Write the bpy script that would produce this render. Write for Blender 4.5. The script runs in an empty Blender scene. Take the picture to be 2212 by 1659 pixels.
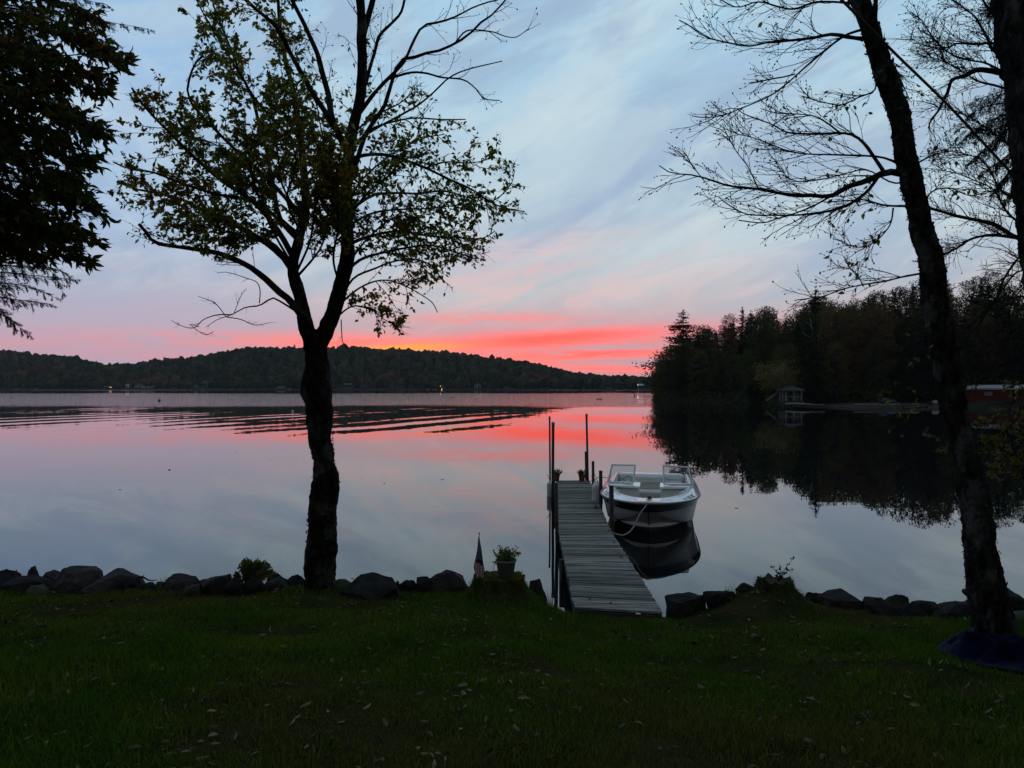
import bpy, bmesh, math, random
import numpy as np
from mathutils import Vector, Matrix

random.seed(7)
RNG = np.random.default_rng(11)
sc = bpy.context.scene
COL = sc.collection

# ------------------------------------------------------------------ camera
F_PX, CX, HY, CAM_H = 1579.0, 1106.0, 835.0, 3.55      # measured on a 2212 px wide view of the photograph
cam_data = bpy.data.cameras.new("camera")
cam_data.sensor_width = 36.0
cam_data.lens = 36.0 * F_PX / 2212.0
cam_data.shift_y = 5.5 / 2212.0
cam_data.clip_start, cam_data.clip_end = 0.1, 6000.0
cam = bpy.data.objects.new("camera", cam_data)
COL.objects.link(cam)
cam.location = (0.0, 0.0, CAM_H)
cam.rotation_euler = (math.radians(90), 0, 0)
sc.camera = cam

sc.view_settings.view_transform = 'Standard'
sc.view_settings.look = 'None'
sc.view_settings.exposure = 0.0
sc.view_settings.gamma = 1.0
sc.view_settings.use_curve_mapping = False
sc.render.engine = 'CYCLES'
sc.cycles.max_bounces = 6
sc.cycles.diffuse_bounces = 3
sc.cycles.glossy_bounces = 3
sc.cycles.transmission_bounces = 4
sc.cycles.transparent_max_bounces = 8
sc.cycles.volume_bounces = 0
sc.cycles.use_denoising = True
sc.cycles.denoiser = 'OPENIMAGEDENOISE'
sc.cycles.denoising_input_passes = 'RGB_ALBEDO_NORMAL'
sc.cycles.use_adaptive_sampling = False


def lin(c):
    return tuple(((v / 255.0) / 12.92) if v / 255.0 <= 0.04045 else (((v / 255.0) + 0.055) / 1.055) ** 2.4 for v in c) + (1.0,)


# ------------------------------------------------------------------ world: dusk sky with lit cloud bands
class NG:
    """tiny helper to write node maths"""
    def __init__(self, tree):
        self.t = tree
        self.n = tree.nodes
        self.l = tree.links

    def put(self, sock, v):
        if isinstance(v, bpy.types.NodeSocket):
            self.l.new(v, sock)
        elif v is not None:
            sock.default_value = v

    def m(self, op, a, b=None, c=None, clamp=False):
        nd = self.n.new('ShaderNodeMath')
        nd.operation = op
        nd.use_clamp = clamp
        self.put(nd.inputs[0], a)
        if b is not None:
            self.put(nd.inputs[1], b)
        if c is not None:
            self.put(nd.inputs[2], c)
        return nd.outputs[0]

    def xyz(self, x, y, z):
        nd = self.n.new('ShaderNodeCombineXYZ')
        for i, v in enumerate((x, y, z)):
            self.put(nd.inputs[i], v)
        return nd.outputs[0]

    def sep(self, v):
        nd = self.n.new('ShaderNodeSeparateXYZ')
        self.l.new(v, nd.inputs[0])
        return nd.outputs

    def noise(self, vec, scale=1.0, detail=4.0, rough=0.5, dist=0.0, color=False):
        nd = self.n.new('ShaderNodeTexNoise')
        self.l.new(vec, nd.inputs['Vector'])
        nd.inputs['Scale'].default_value = scale
        nd.inputs['Detail'].default_value = detail
        nd.inputs['Roughness'].default_value = rough
        nd.inputs['Distortion'].default_value = dist
        return nd.outputs['Color'] if color else nd.outputs[0]

    def ramp(self, fac, stops, interp='EASE'):
        nd = self.n.new('ShaderNodeValToRGB')
        cr = nd.color_ramp
        cr.interpolation = interp
        while len(cr.elements) < len(stops):
            cr.elements.new(0.5)
        for el, (p, c) in zip(cr.elements, stops):
            el.position = p
            el.color = c
        self.put(nd.inputs[0], fac)
        return nd.outputs[0]

    def mix(self, fac, a, b, blend='MIX'):
        nd = self.n.new('ShaderNodeMix')
        nd.data_type = 'RGBA'
        nd.blend_type = blend
        self.put(nd.inputs[0], fac)
        self.put(nd.inputs[6], a)
        self.put(nd.inputs[7], b)
        return nd.outputs[2]

    def sstep(self, v, lo, hi):
        nd = self.n.new('ShaderNodeMapRange')
        nd.interpolation_type = 'SMOOTHSTEP'
        self.put(nd.inputs[0], v)
        nd.inputs[1].default_value = lo
        nd.inputs[2].default_value = hi
        return nd.outputs[0]


SUN_AZ, SUN_EL = -8.0, -1.5        # the sun has just set behind the far hill
world = bpy.data.worlds.new("World")
sc.world = world
world.use_nodes = True
wt = world.node_tree
wt.nodes.clear()
g = NG(wt)
tc = g.n.new('ShaderNodeTexCoord')
dx, dy, dz = g.sep(tc.outputs['Generated'])
el = g.m('MULTIPLY', g.m('ARCSINE', dz), 57.2958)
az = g.m('MULTIPLY', g.m('ARCTAN2', dx, dy), 57.2958)
ele = g.m('MAXIMUM', el, 0.0)
stops = [(0.0, (190, 150, 160)), (1.8, (192, 152, 162)), (4.2, (188, 166, 176)), (6.0, (186, 180, 188)), (8.0, (188, 192, 197)), (10.5, (186, 199, 208)),
         (14, (174, 197, 212)), (18, (176, 203, 218)), (23, (166, 202, 223)), (28, (162, 204, 228)), (36, (128, 168, 204)), (55, (84, 112, 144)), (90, (60, 80, 108))]
base = g.ramp(g.m('DIVIDE', ele, 90.0), [(s / 90.0, lin(c)) for s, c in stops], 'LINEAR')
# the sky opposite the sunset is already dark
back = g.sstep(dy, -0.55, 0.35)
# bluer and a little dimmer away from the sunset on the left
lft = g.m('MULTIPLY', g.sstep(az, -4.0, -38.0), g.sstep(el, 2.0, 12.0))
base = g.mix(g.m('MULTIPLY', lft, 0.75), base, lin((140, 174, 220)))
lftl = g.m('MULTIPLY', g.sstep(az, -8.0, -30.0), g.sstep(el, 12.0, 4.0))
base = g.mix(g.m('MULTIPLY', lftl, 0.8), base, lin((180, 168, 192)))
base = g.mix(back, lin((96, 98, 102)), base)
# high cloud sheet, streaks running away towards the sunset
zz = g.m('MAXIMUM', dz, 0.03)
px_, py_ = g.m('DIVIDE', dx, zz), g.m('DIVIDE', dy, zz)
sa = math.radians(-14.0)
along = g.m('ADD', g.m('MULTIPLY', px_, math.sin(sa)), g.m('MULTIPLY', py_, math.cos(sa)))
across = g.m('SUBTRACT', g.m('MULTIPLY', px_, math.cos(sa)), g.m('MULTIPLY', py_, math.sin(sa)))
n1 = g.noise(g.xyz(g.m('MULTIPLY', across, 1.25), g.m('MULTIPLY', along, 0.17), 3.1), 1.0, 5.0, 0.5, 0.35)
n2 = g.noise(g.xyz(g.m('MULTIPLY', across, 3.0), g.m('MULTIPLY', along, 0.5), 8.7), 1.0, 6.0, 0.55, 0.5)
tilt_el = g.m('SUBTRACT', el, g.m('MULTIPLY', az, 0.30))
n3 = g.noise(g.xyz(g.m('MULTIPLY', az, 0.055), g.m('MULTIPLY', tilt_el, 0.20), 1.3), 1.0, 5.0, 0.55, 0.6)
n5 = g.noise(g.xyz(g.m('MULTIPLY', az, 0.16), g.m('MULTIPLY', tilt_el, 0.42), 6.3), 1.0, 6.0, 0.6, 0.8)
hi = g.sstep(el, 6.0, 13.0)
lightc = g.m('MULTIPLY', g.m('MULTIPLY', g.sstep(n1, 0.50, 0.68), hi), 0.55)
darkc = g.m('MULTIPLY', g.m('MULTIPLY', g.sstep(n1, 0.50, 0.32), hi), 0.75)
col = g.mix(g.m('MULTIPLY', lightc, back), base, lin((198, 220, 226)))
col = g.mix(g.m('MULTIPLY', darkc, back), col, lin((148, 172, 202)))
col = g.mix(g.m('MULTIPLY', g.m('MULTIPLY', g.sstep(n2, 0.5, 0.72), hi), 0.42), col, lin((206, 218, 222)))
n4 = g.noise(g.xyz(g.m('MULTIPLY', across, 9.0), g.m('MULTIPLY', along, 3.2), 12.0), 1.0, 5.0, 0.6, 0.6)
col = g.mix(g.m('MULTIPLY', g.m('MULTIPLY', g.m('MULTIPLY', g.sstep(n4, 0.52, 0.74), g.sstep(n2, 0.42, 0.62)), hi), 0.26), col, lin((214, 228, 230)))
col = g.mix(g.m('MULTIPLY', g.m('MULTIPLY', g.sstep(n2, 0.48, 0.28), hi), 0.3), col, lin((156, 172, 200)))
mid = g.m('MULTIPLY', g.sstep(el, 4.0, 9.0), back)
col = g.mix(g.m('MULTIPLY', g.m('MULTIPLY', g.sstep(n3, 0.50, 0.66), mid), 0.38), col, lin((194, 212, 218)))
col = g.mix(g.m('MULTIPLY', g.m('MULTIPLY', g.sstep(n3, 0.52, 0.36), mid), 0.70), col, lin((152, 174, 200)))
col = g.mix(g.m('MULTIPLY', g.m('MULTIPLY', g.sstep(n5, 0.52, 0.72), mid), 0.28), col, lin((206, 220, 222)))
col = g.mix(g.m('MULTIPLY', g.m('MULTIPLY', g.sstep(n5, 0.48, 0.30), mid), 0.30), col, lin((156, 176, 200)))
# soft pink patches over the glow
pk = g.m('MULTIPLY', g.m('EXPONENT', g.m('MULTIPLY', g.m('ADD', g.m('POWER', g.m('DIVIDE', az, 17.0), 2.0), g.m('POWER', g.m('DIVIDE', g.m('SUBTRACT', el, 7.5), 4.0), 2.0)), -1.0)), g.sstep(n5, 0.42, 0.66))
col = g.mix(g.m('MULTIPLY', pk, 0.62), col, lin((228, 184, 184)))
wisp = g.noise(g.xyz(g.m('MULTIPLY', az, 0.20), g.m('MULTIPLY', el, 1.9), 5.5), 1.0, 7.0, 0.66, 1.0)
warp = g.m('MULTIPLY', g.m('SUBTRACT', g.noise(g.xyz(g.m('MULTIPLY', az, 0.09), g.m('MULTIPLY', el, 0.5), 2.2), 1.0, 4.0, 0.5), 0.5), 2.2)


def band(u0, e0, slope, su, se, amp=1.0, wlo=0.30, whi=0.55, warped=0.35):
    du = g.m('SUBTRACT', az, u0)
    de = g.m('SUBTRACT', g.m('SUBTRACT', el, e0), g.m('ADD', g.m('MULTIPLY', du, slope), g.m('MULTIPLY', warp, warped)))
    a = g.m('POWER', g.m('DIVIDE', du, su), 2.0)
    b = g.m('POWER', g.m('DIVIDE', de, se), 2.0)
    e = g.m('EXPONENT', g.m('MULTIPLY', g.m('ADD', a, b), -1.0))
    return g.m('MULTIPLY', g.m('MULTIPLY', e, g.sstep(wisp, wlo, whi)), amp, clamp=True)


PINK, ROSE, GREY = lin((226, 158, 172)), lin((240, 142, 150)), lin((182, 168, 182))
RED, CORAL, ORANGE = (1.30, 0.125, 0.105, 1.0), (1.22, 0.22, 0.185, 1.0), (1.35, 0.40, 0.055, 1.0)
glow = g.m('MULTIPLY', g.m('EXPONENT', g.m('MULTIPLY', g.m('ADD', g.m('POWER', g.m('DIVIDE', g.m('SUBTRACT', az, 1.0), 15.0), 2.0), g.m('POWER', g.m('DIVIDE', g.m('SUBTRACT', el, 2.4), 2.2), 2.0)), -1.0)), 0.34)
col = g.mix(glow, col, PINK)
for args, c in [
    ((2.0, 10.6, 0.13, 7.5, 0.75, 0.55, 0.25, 0.6), lin((228, 192, 190))),
    ((1.0, 8.9, 0.12, 6.0, 0.45, 0.5, 0.25, 0.6), lin((230, 176, 180))),
    ((-1.0, 5.35, 0.02, 7.5, 0.50, 0.95, 0.36, 0.56), lin((246, 146, 146))),
    ((-23.0, 3.5, 0.0, 9.5, 0.50, 0.72, 0.30, 0.54), ROSE),
    ((-33.0, 2.7, -0.02, 9.0, 0.5, 0.35, 0.3, 0.55), ROSE),
    ((-23.0, 2.1, 0.0, 7.0, 0.3, 0.4, 0.35, 0.55), ROSE),
    ((-13.0, 3.35, 0.03, 6.0, 0.60, 0.9, 0.2, 0.45), CORAL),
    ((3.5, 2.2, 0.0, 11.0, 1.05, 0.95, 0.34, 0.52), CORAL),
    ((3.0, 3.75, 0.05, 11.0, 0.70, 1.0, 0.24, 0.44), RED),
    ((7.0, 2.75, 0.0, 5.0, 0.55, 0.9, 0.25, 0.5), RED),
    ((9.0, 1.35, 0.0, 7.0, 0.22, 0.8, 0.2, 0.45), CORAL),
    ((8.0, 3.05, 0.03, 4.5, 0.24, 0.9, 0.22, 0.46), GREY),
    ((11.5, 1.95, 0.0, 6.5, 0.27, 0.9, 0.22, 0.46), GREY),
    ((-8.0, 3.05, 0.045, 4.2, 0.30, 1.0, 0.12, 0.45, 0.25), ORANGE),
    ((-10.0, 2.7, 0.0, 3.0, 0.22, 1.0, 0.12, 0.4, 0.2), lin((255, 190, 70))),
]:
    col = g.mix(band(*args), col, c)
bg1 = g.n.new('ShaderNodeBackground')
g.l.new(col, bg1.inputs['Color'])
bg1.inputs['Strength'].default_value = 1.04
sky = g.n.new('ShaderNodeTexSky')
sky.sky_type = 'NISHITA'
sky.sun_disc = False
sky.sun_elevation = math.radians(SUN_EL)
sky.sun_rotation = math.radians(SUN_AZ)
sky.air_density, sky.dust_density, sky.ozone_density = 1.0, 1.0, 1.5
bg2 = g.n.new('ShaderNodeBackground')
g.l.new(sky.outputs[0], bg2.inputs['Color'])
bg2.inputs['Strength'].default_value = 0.05
addn = g.n.new('ShaderNodeAddShader')
g.l.new(bg1.outputs[0], addn.inputs[0])
g.l.new(bg2.outputs[0], addn.inputs[1])
wout = g.n.new('ShaderNodeOutputWorld')
g.l.new(addn.outputs[0], wout.inputs['Surface'])


# ------------------------------------------------------------------ mesh helpers
def P(px, py, d):
    """the point at distance d (metres along y) seen at pixel (px, py)"""
    return np.array(((px - CX) / F_PX * d, d, CAM_H - (py - HY) / F_PX * d))


def h3(ix, iy, iz, seed):
    n = (ix * 374761393 + iy * 668265263 + iz * 2147483647 + seed * 1274126177) & 0xFFFFFFFF
    n = ((n ^ (n >> 13)) * 1274126177) & 0xFFFFFFFF
    return ((n ^ (n >> 16)) & 0xFFFF) / 65535.0


def vnoise(p, seed=0):
    p = np.asarray(p, float)
    i = np.floor(p).astype(np.int64)
    f = p - i
    u = f * f * (3 - 2 * f)
    r = 0
    for a in (0, 1):
        for b in (0, 1):
            for c in (0, 1):
                w = (u[..., 0] if a else 1 - u[..., 0]) * (u[..., 1] if b else 1 - u[..., 1]) * (u[..., 2] if c else 1 - u[..., 2])
                r = r + w * h3(i[..., 0] + a, i[..., 1] + b, i[..., 2] + c, seed)
    return r * 2 - 1


def fbm(p, oct=4, seed=0, gain=0.5):
    p = np.asarray(p, float)
    r, a = 0, 1.0
    for k in range(oct):
        r = r + a * vnoise(p * (2.03 ** k), seed + k * 17)
        a *= gain
    return r


def nrm(v):
    return v / np.maximum(np.linalg.norm(v, axis=-1, keepdims=True), 1e-9)


class MB:
    """collects vertices and faces, then links them as ONE mesh object"""
    def __init__(self):
        self.v, self.f, self.n = [], [], 0

    def add(self, v, f, mi=0):
        v = np.asarray(v, float).reshape(-1, 3)
        if isinstance(f, np.ndarray):
            self.f.append((f.astype(np.int64) + self.n, mi))
        else:
            by = {}
            for q in f:
                by.setdefault(len(q), []).append(q)
            for q in by.values():
                self.f.append((np.array(q, np.int64) + self.n, mi))
        self.v.append(v)
        self.n += len(v)
        return self

    def mesh(self, name, mats, smooth=False, origin=(0, 0, 0)):
        V = np.concatenate(self.v) - np.asarray(origin, float)
        me = bpy.data.meshes.new(name)
        me.vertices.add(len(V))
        me.vertices.foreach_set('co', V.ravel())
        loops = np.concatenate([f.ravel() for f, _ in self.f])
        sizes = np.concatenate([np.full(len(f), f.shape[1]) for f, _ in self.f])
        mi = np.concatenate([np.full(len(f), m) for f, m in self.f])
        me.loops.add(len(loops))
        me.loops.foreach_set('vertex_index', loops.astype(np.int32))
        me.polygons.add(len(sizes))
        starts = np.concatenate(([0], np.cumsum(sizes)[:-1])).astype(np.int32)
        me.polygons.foreach_set('loop_start', starts)
        me.polygons.foreach_set('material_index', mi.astype(np.int32))
        me.polygons.foreach_set('use_smooth', np.full(len(sizes), smooth))
        me.update(calc_edges=True)
        for m in (mats if isinstance(mats, (list, tuple)) else [mats]):
            me.materials.append(m)
        return me

    def build(self, name, mats, parent=None, smooth=False, kind=None, at=None):
        org = world_loc(parent) if parent is not None else (at if at is not None else (0, 0, 0))
        return link(name, self.mesh(name, mats, smooth, org), parent, kind, at if parent is None else None)


def world_loc(o):
    p = np.zeros(3)
    while o is not None:
        p += np.array(o.location)
        o = o.parent
    return p


def link(name, me, parent=None, kind=None, loc=None):
    o = bpy.data.objects.new(name, me)
    COL.objects.link(o)
    if parent is not None:
        o.parent = parent
    if loc is not None:
        o.location = loc
    if kind:
        o['kind'] = kind
    return o


def tag(o, label, cat, group=None):
    o['label'] = label
    o['category'] = cat
    if group:
        o['group'] = group
    return o


def thing(name, label, cat, loc, group=None):
    o = bpy.data.objects.new(name, None)
    COL.objects.link(o)
    o.location = [float(v) for v in loc]
    o.empty_display_size = 0.2
    return tag(o, label, cat, group)


def dup(root, loc, rotz=0.0, scale=(1, 1, 1), label=None, group=None):
    r = root.copy()
    COL.objects.link(r)
    r.location = loc
    r.rotation_euler = (0, 0, rotz)
    r.scale = scale
    if label:
        r['label'] = label
    if group:
        r['group'] = group
    for ch in list(root.children):
        c = ch.copy()
        COL.objects.link(c)
        c.parent = r
        for gch in list(ch.children):
            d = gch.copy()
            COL.objects.link(d)
            d.parent = c
    return r


def resample(p, k):
    p = np.asarray(p, float)
    # Catmull-Rom through the points, then even spacing
    q = np.vstack([2 * p[0] - p[1], p, 2 * p[-1] - p[-2]])
    out = []
    for i in range(1, len(q) - 2):
        t = np.linspace(0, 1, 12, endpoint=False)[:, None]
        a, b, c, d = q[i - 1], q[i], q[i + 1], q[i + 2]
        out.append(0.5 * (2 * b + (c - a) * t + (2 * a - 5 * b + 4 * c - d) * t ** 2 + (3 * b - a - 3 * c + d) * t ** 3))
    out.append(q[-2][None])
    r = np.vstack(out)
    s = np.concatenate(([0], np.cumsum(np.linalg.norm(np.diff(r[:, :3], axis=0), axis=1))))
    t = np.linspace(0, s[-1], k)
    return np.stack([np.interp(t, s, r[:, j]) for j in range(r.shape[1])], 1)


def tubes(mb, PTS, RAD, n=5, mi=0, cap=True, rough=0.0, seed=0, rfreq=6.0):
    """PTS (N,K,3), RAD (N,K): N tapered tubes of n sides"""
    PTS = np.asarray(PTS, float)
    if PTS.ndim == 2:
        PTS = PTS[None]
    N, K, _ = PTS.shape
    RAD = np.broadcast_to(np.asarray(RAD, float), (N, K))
    T = nrm(np.gradient(PTS, axis=1))
    mt = nrm(PTS[:, -1] - PTS[:, 0] + 1e-6)
    ref = np.where(np.abs(mt[:, 2:3]) > 0.8, np.array([[1.0, 0.13, 0]]), np.array([[0.1, 0.05, 1.0]]))
    A = nrm(np.cross(T, ref[:, None, :]))
    B = np.cross(T, A)
    th = np.linspace(0, 2 * np.pi, n, endpoint=False)
    dirs = A[:, :, None, :] * np.cos(th)[None, None, :, None] + B[:, :, None, :] * np.sin(th)[None, None, :, None]
    R = RAD[:, :, None] * np.ones(n)
    if rough:
        V0 = PTS[:, :, None, :] + dirs * R[..., None]
        R = R * (1 + rough * fbm(V0 * np.array([rfreq, rfreq, rfreq * 0.45]), 4, seed, 0.6))
    V = PTS[:, :, None, :] + dirs * R[..., None]
    idx = np.arange(N * K * n).reshape(N, K, n)
    a, b = idx[:, :-1, :], idx[:, 1:, :]
    F = np.stack([a, np.roll(a, -1, 2), np.roll(b, -1, 2), b], -1).reshape(-1, 4)
    mb.add(V, F, mi)
    if cap and n >= 3:
        base = mb.n - N * K * n
        mb.f.append((idx[:, -1, :].reshape(N, n) + base, mi))
        mb.f.append((idx[:, 0, ::-1].reshape(N, n) + base, mi))
    return mb


def box(mb, c, s, mi=0, rotz=0.0, bevel=0.0):
    x, y, z = np.array(s) / 2.0
    v = np.array([(i, j, k) for k in (-z, z) for j in (-y, y) for i in (-x, x)])
    if rotz:
        cs, sn = math.cos(rotz), math.sin(rotz)
        v = np.stack([v[:, 0] * cs - v[:, 1] * sn, v[:, 0] * sn + v[:, 1] * cs, v[:, 2]], 1)
    return mb.add(v + np.array(c), [(0, 2, 3, 1), (4, 5, 7, 6), (0, 1, 5, 4), (2, 6, 7, 3), (0, 4, 6, 2), (1, 3, 7, 5)], mi)


def hexa(mb, v8, mi=0):
    """8 corners: bottom 4 counter-clockwise, then top 4"""
    return mb.add(v8, [(3, 2, 1, 0), (4, 5, 6, 7), (0, 1, 5, 4), (1, 2, 6, 5), (2, 3, 7, 6), (3, 0, 4, 7)], mi)


def lathe(mb, prof, n=20, c=(0, 0, 0), mi=0):
    """prof: list of (r, z)"""
    prof = np.asarray(prof, float)
    th = np.linspace(0, 2 * np.pi, n, endpoint=False)
    V = np.stack([prof[:, 0:1] * np.cos(th), prof[:, 0:1] * np.sin(th), np.repeat(prof[:, 1:2], n, 1)], -1) + np.asarray(c, float)
    idx = np.arange(len(prof) * n).reshape(len(prof), n)
    a, b = idx[:-1], idx[1:]
    return mb.add(V, np.stack([a, np.roll(a, -1, 1), np.roll(b, -1, 1), b], -1).reshape(-1, 4), mi)


def ico(sub):
    bm = bmesh.new()
    bmesh.ops.create_icosphere(bm, subdivisions=sub, radius=1.0)
    v = np.array([x.co[:] for x in bm.verts])
    f = np.array([[q.index for q in p.verts] for p in bm.faces])
    bm.free()
    return v, f


# ------------------------------------------------------------------ materials
def mk(name, c1, c2, scale=6.0, rough=0.85, bump=0.25, bscale=None, spec=0.25, stretch=(1, 1, 1), island=0.0, objrand=0.0,
       translucent=0.0, tgain=2.4, metallic=0.0, detail=6.0, c3=None, bdist=0.02, coat=0.0, contrast=(0.35, 0.68)):
    m = bpy.data.materials.new(name)
    m.use_nodes = True
    t = m.node_tree
    k = NG(t)
    bsdf = t.nodes['Principled BSDF']
    tco = k.n.new('ShaderNodeTexCoord')
    mp = k.n.new('ShaderNodeMapping')
    mp.inputs['Scale'].default_value = stretch
    k.l.new(tco.outputs['Object'], mp.inputs['Vector'])
    vec = mp.outputs[0]
    nz = k.noise(vec, scale, detail, 0.6, 0.3)
    stops_ = [(contrast[0], c1 + (1,)), (contrast[1], c2 + (1,))]
    colr = k.ramp(nz, stops_, 'LINEAR')
    if c3 is not None:
        colr = k.mix(k.sstep(k.noise(vec, scale * 0.31, 3.0, 0.5), 0.5, 0.66), colr, c3 + (1,))
    if island or objrand:
        if island:
            gi = k.n.new('ShaderNodeNewGeometry')
            r = gi.outputs['Random Per Island']
        else:
            oi = k.n.new('ShaderNodeObjectInfo')
            r = oi.outputs['Random']
        amt = island or objrand
        hsv = k.n.new('ShaderNodeHueSaturation')
        k.l.new(colr, hsv.inputs['Color'])
        k.l.new(k.m('ADD', k.m('MULTIPLY', r, amt * 2.0), 1.0 - amt), hsv.inputs['Value'])
        k.l.new(k.m('ADD', k.m('MULTIPLY', k.m('FRACT', k.m('MULTIPLY', r, 7.31)), 0.06 * amt), 0.5 - 0.03 * amt), hsv.inputs['Hue'])
        colr = hsv.outputs[0]
    k.l.new(colr, bsdf.inputs['Base Color'])
    bsdf.inputs['Roughness'].default_value = rough
    bsdf.inputs['Metallic'].default_value = metallic
    bsdf.inputs['Specular IOR Level'].default_value = spec
    bsdf.inputs['Coat Weight'].default_value = coat
    if bump:
        bn = k.n.new('ShaderNodeBump')
        bn.inputs['Strength'].default_value = bump
        bn.inputs['Distance'].default_value = bdist
        k.l.new(k.noise(vec, bscale or scale * 2.5, 8.0, 0.65), bn.inputs['Height'])
        k.l.new(bn.outputs[0], bsdf.inputs['Normal'])
    if translucent:
        tr = k.n.new('ShaderNodeBsdfTranslucent')
        k.l.new(k.mix(1.0, colr, (tgain, tgain * 0.92, tgain * 0.7, 1.0), 'MULTIPLY'), tr.inputs['Color'])
        mx = k.n.new('ShaderNodeMixShader')
        mx.inputs[0].default_value = translucent
        k.l.new(bsdf.outputs[0], mx.inputs[1])
        k.l.new(tr.outputs[0], mx.inputs[2])
        k.l.new(mx.outputs[0], t.nodes['Material Output'].inputs['Surface'])
    return m


def glow_mat(name, c, strength):
    m = bpy.data.materials.new(name)
    m.use_nodes = True
    b = m.node_tree.nodes['Principled BSDF']
    b.inputs['Base Color'].default_value = c + (1,)
    b.inputs['Emission Color'].default_value = c + (1,)
    b.inputs['Emission Strength'].default_value = strength
    return m


M = {}
M['lawn'] = mk('lawn_soil', (0.013, 0.017, 0.005), (0.034, 0.029, 0.013), 2.2, 0.95, 0.5, 60, 0.0)
M['grass'] = mk('grass', (0.028, 0.090, 0.006), (0.074, 0.118, 0.013), 0.8, 0.9, 0, None, 0.0, island=0.45, translucent=0.25, tgain=1.6, c3=(0.070, 0.078, 0.017))
M['moss'] = mk('moss', (0.022, 0.026, 0.009), (0.070, 0.074, 0.018), 9, 0.95, 0.9, 40, 0.0, c3=(0.040, 0.030, 0.018))
M['stump'] = mk('stump_wood', (0.020, 0.016, 0.012), (0.055, 0.045, 0.034), 7, 0.95, 0.8, 22, 0.1, stretch=(1, 1, 0.3), c3=(0.028, 0.034, 0.012))
M['rock'] = mk('rock', (0.022, 0.021, 0.021), (0.060, 0.057, 0.053), 5.0, 0.95, 0.9, 22, 0.04, objrand=0.4, c3=(0.024, 0.025, 0.018))
M['rock_dark'] = mk('rock_dark', (0.011, 0.011, 0.011), (0.033, 0.032, 0.030), 5.0, 0.95, 0.9, 22, 0.04, objrand=0.35)
M['rock_pale'] = mk('rock_pale', (0.06, 0.056, 0.045), (0.095, 0.09, 0.074), 6.0, 0.95, 0.6, 26, 0.04)
M['bark'] = mk('bark', (0.006, 0.0055, 0.005), (0.042, 0.038, 0.034), 16, 0.95, 1.0, 34, 0.02, stretch=(1, 1, 0.6), c3=(0.062, 0.058, 0.052), bdist=0.05, contrast=(0.42, 0.75))
M['bark_grey'] = mk('bark_grey', (0.008, 0.0076, 0.007), (0.055, 0.053, 0.050), 16, 0.95, 1.0, 30, 0.02, stretch=(1, 1, 0.5), c3=(0.085, 0.088, 0.084), bdist=0.05, contrast=(0.42, 0.72))
M['twig'] = mk('twig', (0.012, 0.010, 0.009), (0.035, 0.030, 0.026), 12, 0.9, 0.0, None, 0.1)
M['leaf'] = mk('leaf_green', (0.040, 0.062, 0.012), (0.080, 0.088, 0.018), 2.0, 0.7, 0, None, 0.08, island=0.55, translucent=0.48, tgain=3.4, c3=(0.11, 0.080, 0.016))
M['leaf_obj'] = mk('leaf_green_single', (0.042, 0.064, 0.012), (0.092, 0.094, 0.018), 2.0, 0.7, 0, None, 0.08, objrand=0.55, translucent=0.48, tgain=3.4)
M['leaf_gold'] = mk('leaf_gold', (0.10, 0.072, 0.014), (0.085, 0.048, 0.013), 2.0, 0.7, 0, None, 0.06, objrand=0.4, translucent=0.4)
M['leaf_dark'] = mk('leaf_dark', (0.022, 0.036, 0.008), (0.052, 0.056, 0.014), 1.4, 0.75, 0, None, 0.06, island=0.6, translucent=0.35)
M['leaf_dark_obj'] = mk('leaf_dark_single', (0.024, 0.038, 0.009), (0.056, 0.060, 0.015), 1.4, 0.75, 0, None, 0.06, objrand=0.6, translucent=0.35)
M['leaf_rust'] = mk('leaf_rust', (0.085, 0.024, 0.012), (0.11, 0.05, 0.016), 3, 0.7, 0, None, 0.06, objrand=0.4, translucent=0.4)
M['needle'] = mk('needle', (0.011, 0.020, 0.010), (0.026, 0.036, 0.014), 4, 0.9, 0, None, 0.0, island=0.4)
M['shrub_leaf'] = mk('shrub_leaf', (0.060, 0.066, 0.020), (0.110, 0.100, 0.026), 5, 0.6, 0, None, 0.2, island=0.4, translucent=0.25)
M['fern'] = mk('fern', (0.034, 0.040, 0.010), (0.080, 0.078, 0.018), 6, 0.9, 0, None, 0.03, island=0.35, translucent=0.2)
M['dead_leaf'] = mk('dead_leaf', (0.050, 0.037, 0.022), (0.19, 0.155, 0.108), 9, 0.9, 0.2, 60, 0.02, objrand=0.85)
M['dead_leaf_many'] = mk('dead_leaf_many', (0.040, 0.030, 0.018), (0.15, 0.12, 0.082), 9, 0.9, 0.0, None, 0.02, island=0.85)
M['plank'] = mk('plank', (0.085, 0.090, 0.078), (0.30, 0.31, 0.27), 7, 0.9, 0.6, 34, 0.05, stretch=(0.35, 6, 6), objrand=0.42, contrast=(0.3, 0.72), c3=(0.11, 0.105, 0.085))
M['dock_frame'] = mk('dock_frame', (0.030, 0.028, 0.025), (0.080, 0.076, 0.068), 5, 0.95, 0.4, 20, 0.05, stretch=(4, 0.4, 4))
M['pipe'] = mk('post_metal', (0.018, 0.016, 0.015), (0.050, 0.046, 0.042), 14, 0.7, 0.3, 40, 0.2)
M['pipe_cap'] = mk('post_cap', (0.13, 0.13, 0.13), (0.20, 0.20, 0.20), 20, 0.7, 0.1, 40, 0.2)
M['vinyl'] = mk('vinyl_white', (0.40, 0.40, 0.37), (0.56, 0.56, 0.53), 14, 0.45, 0.15, 30, 0.4, c3=(0.30, 0.30, 0.27))
M['gel'] = mk('gelcoat_white', (0.74, 0.76, 0.77), (0.80, 0.82, 0.83), 3, 0.16, 0.02, 8, 0.5, coat=0.4)
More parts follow.
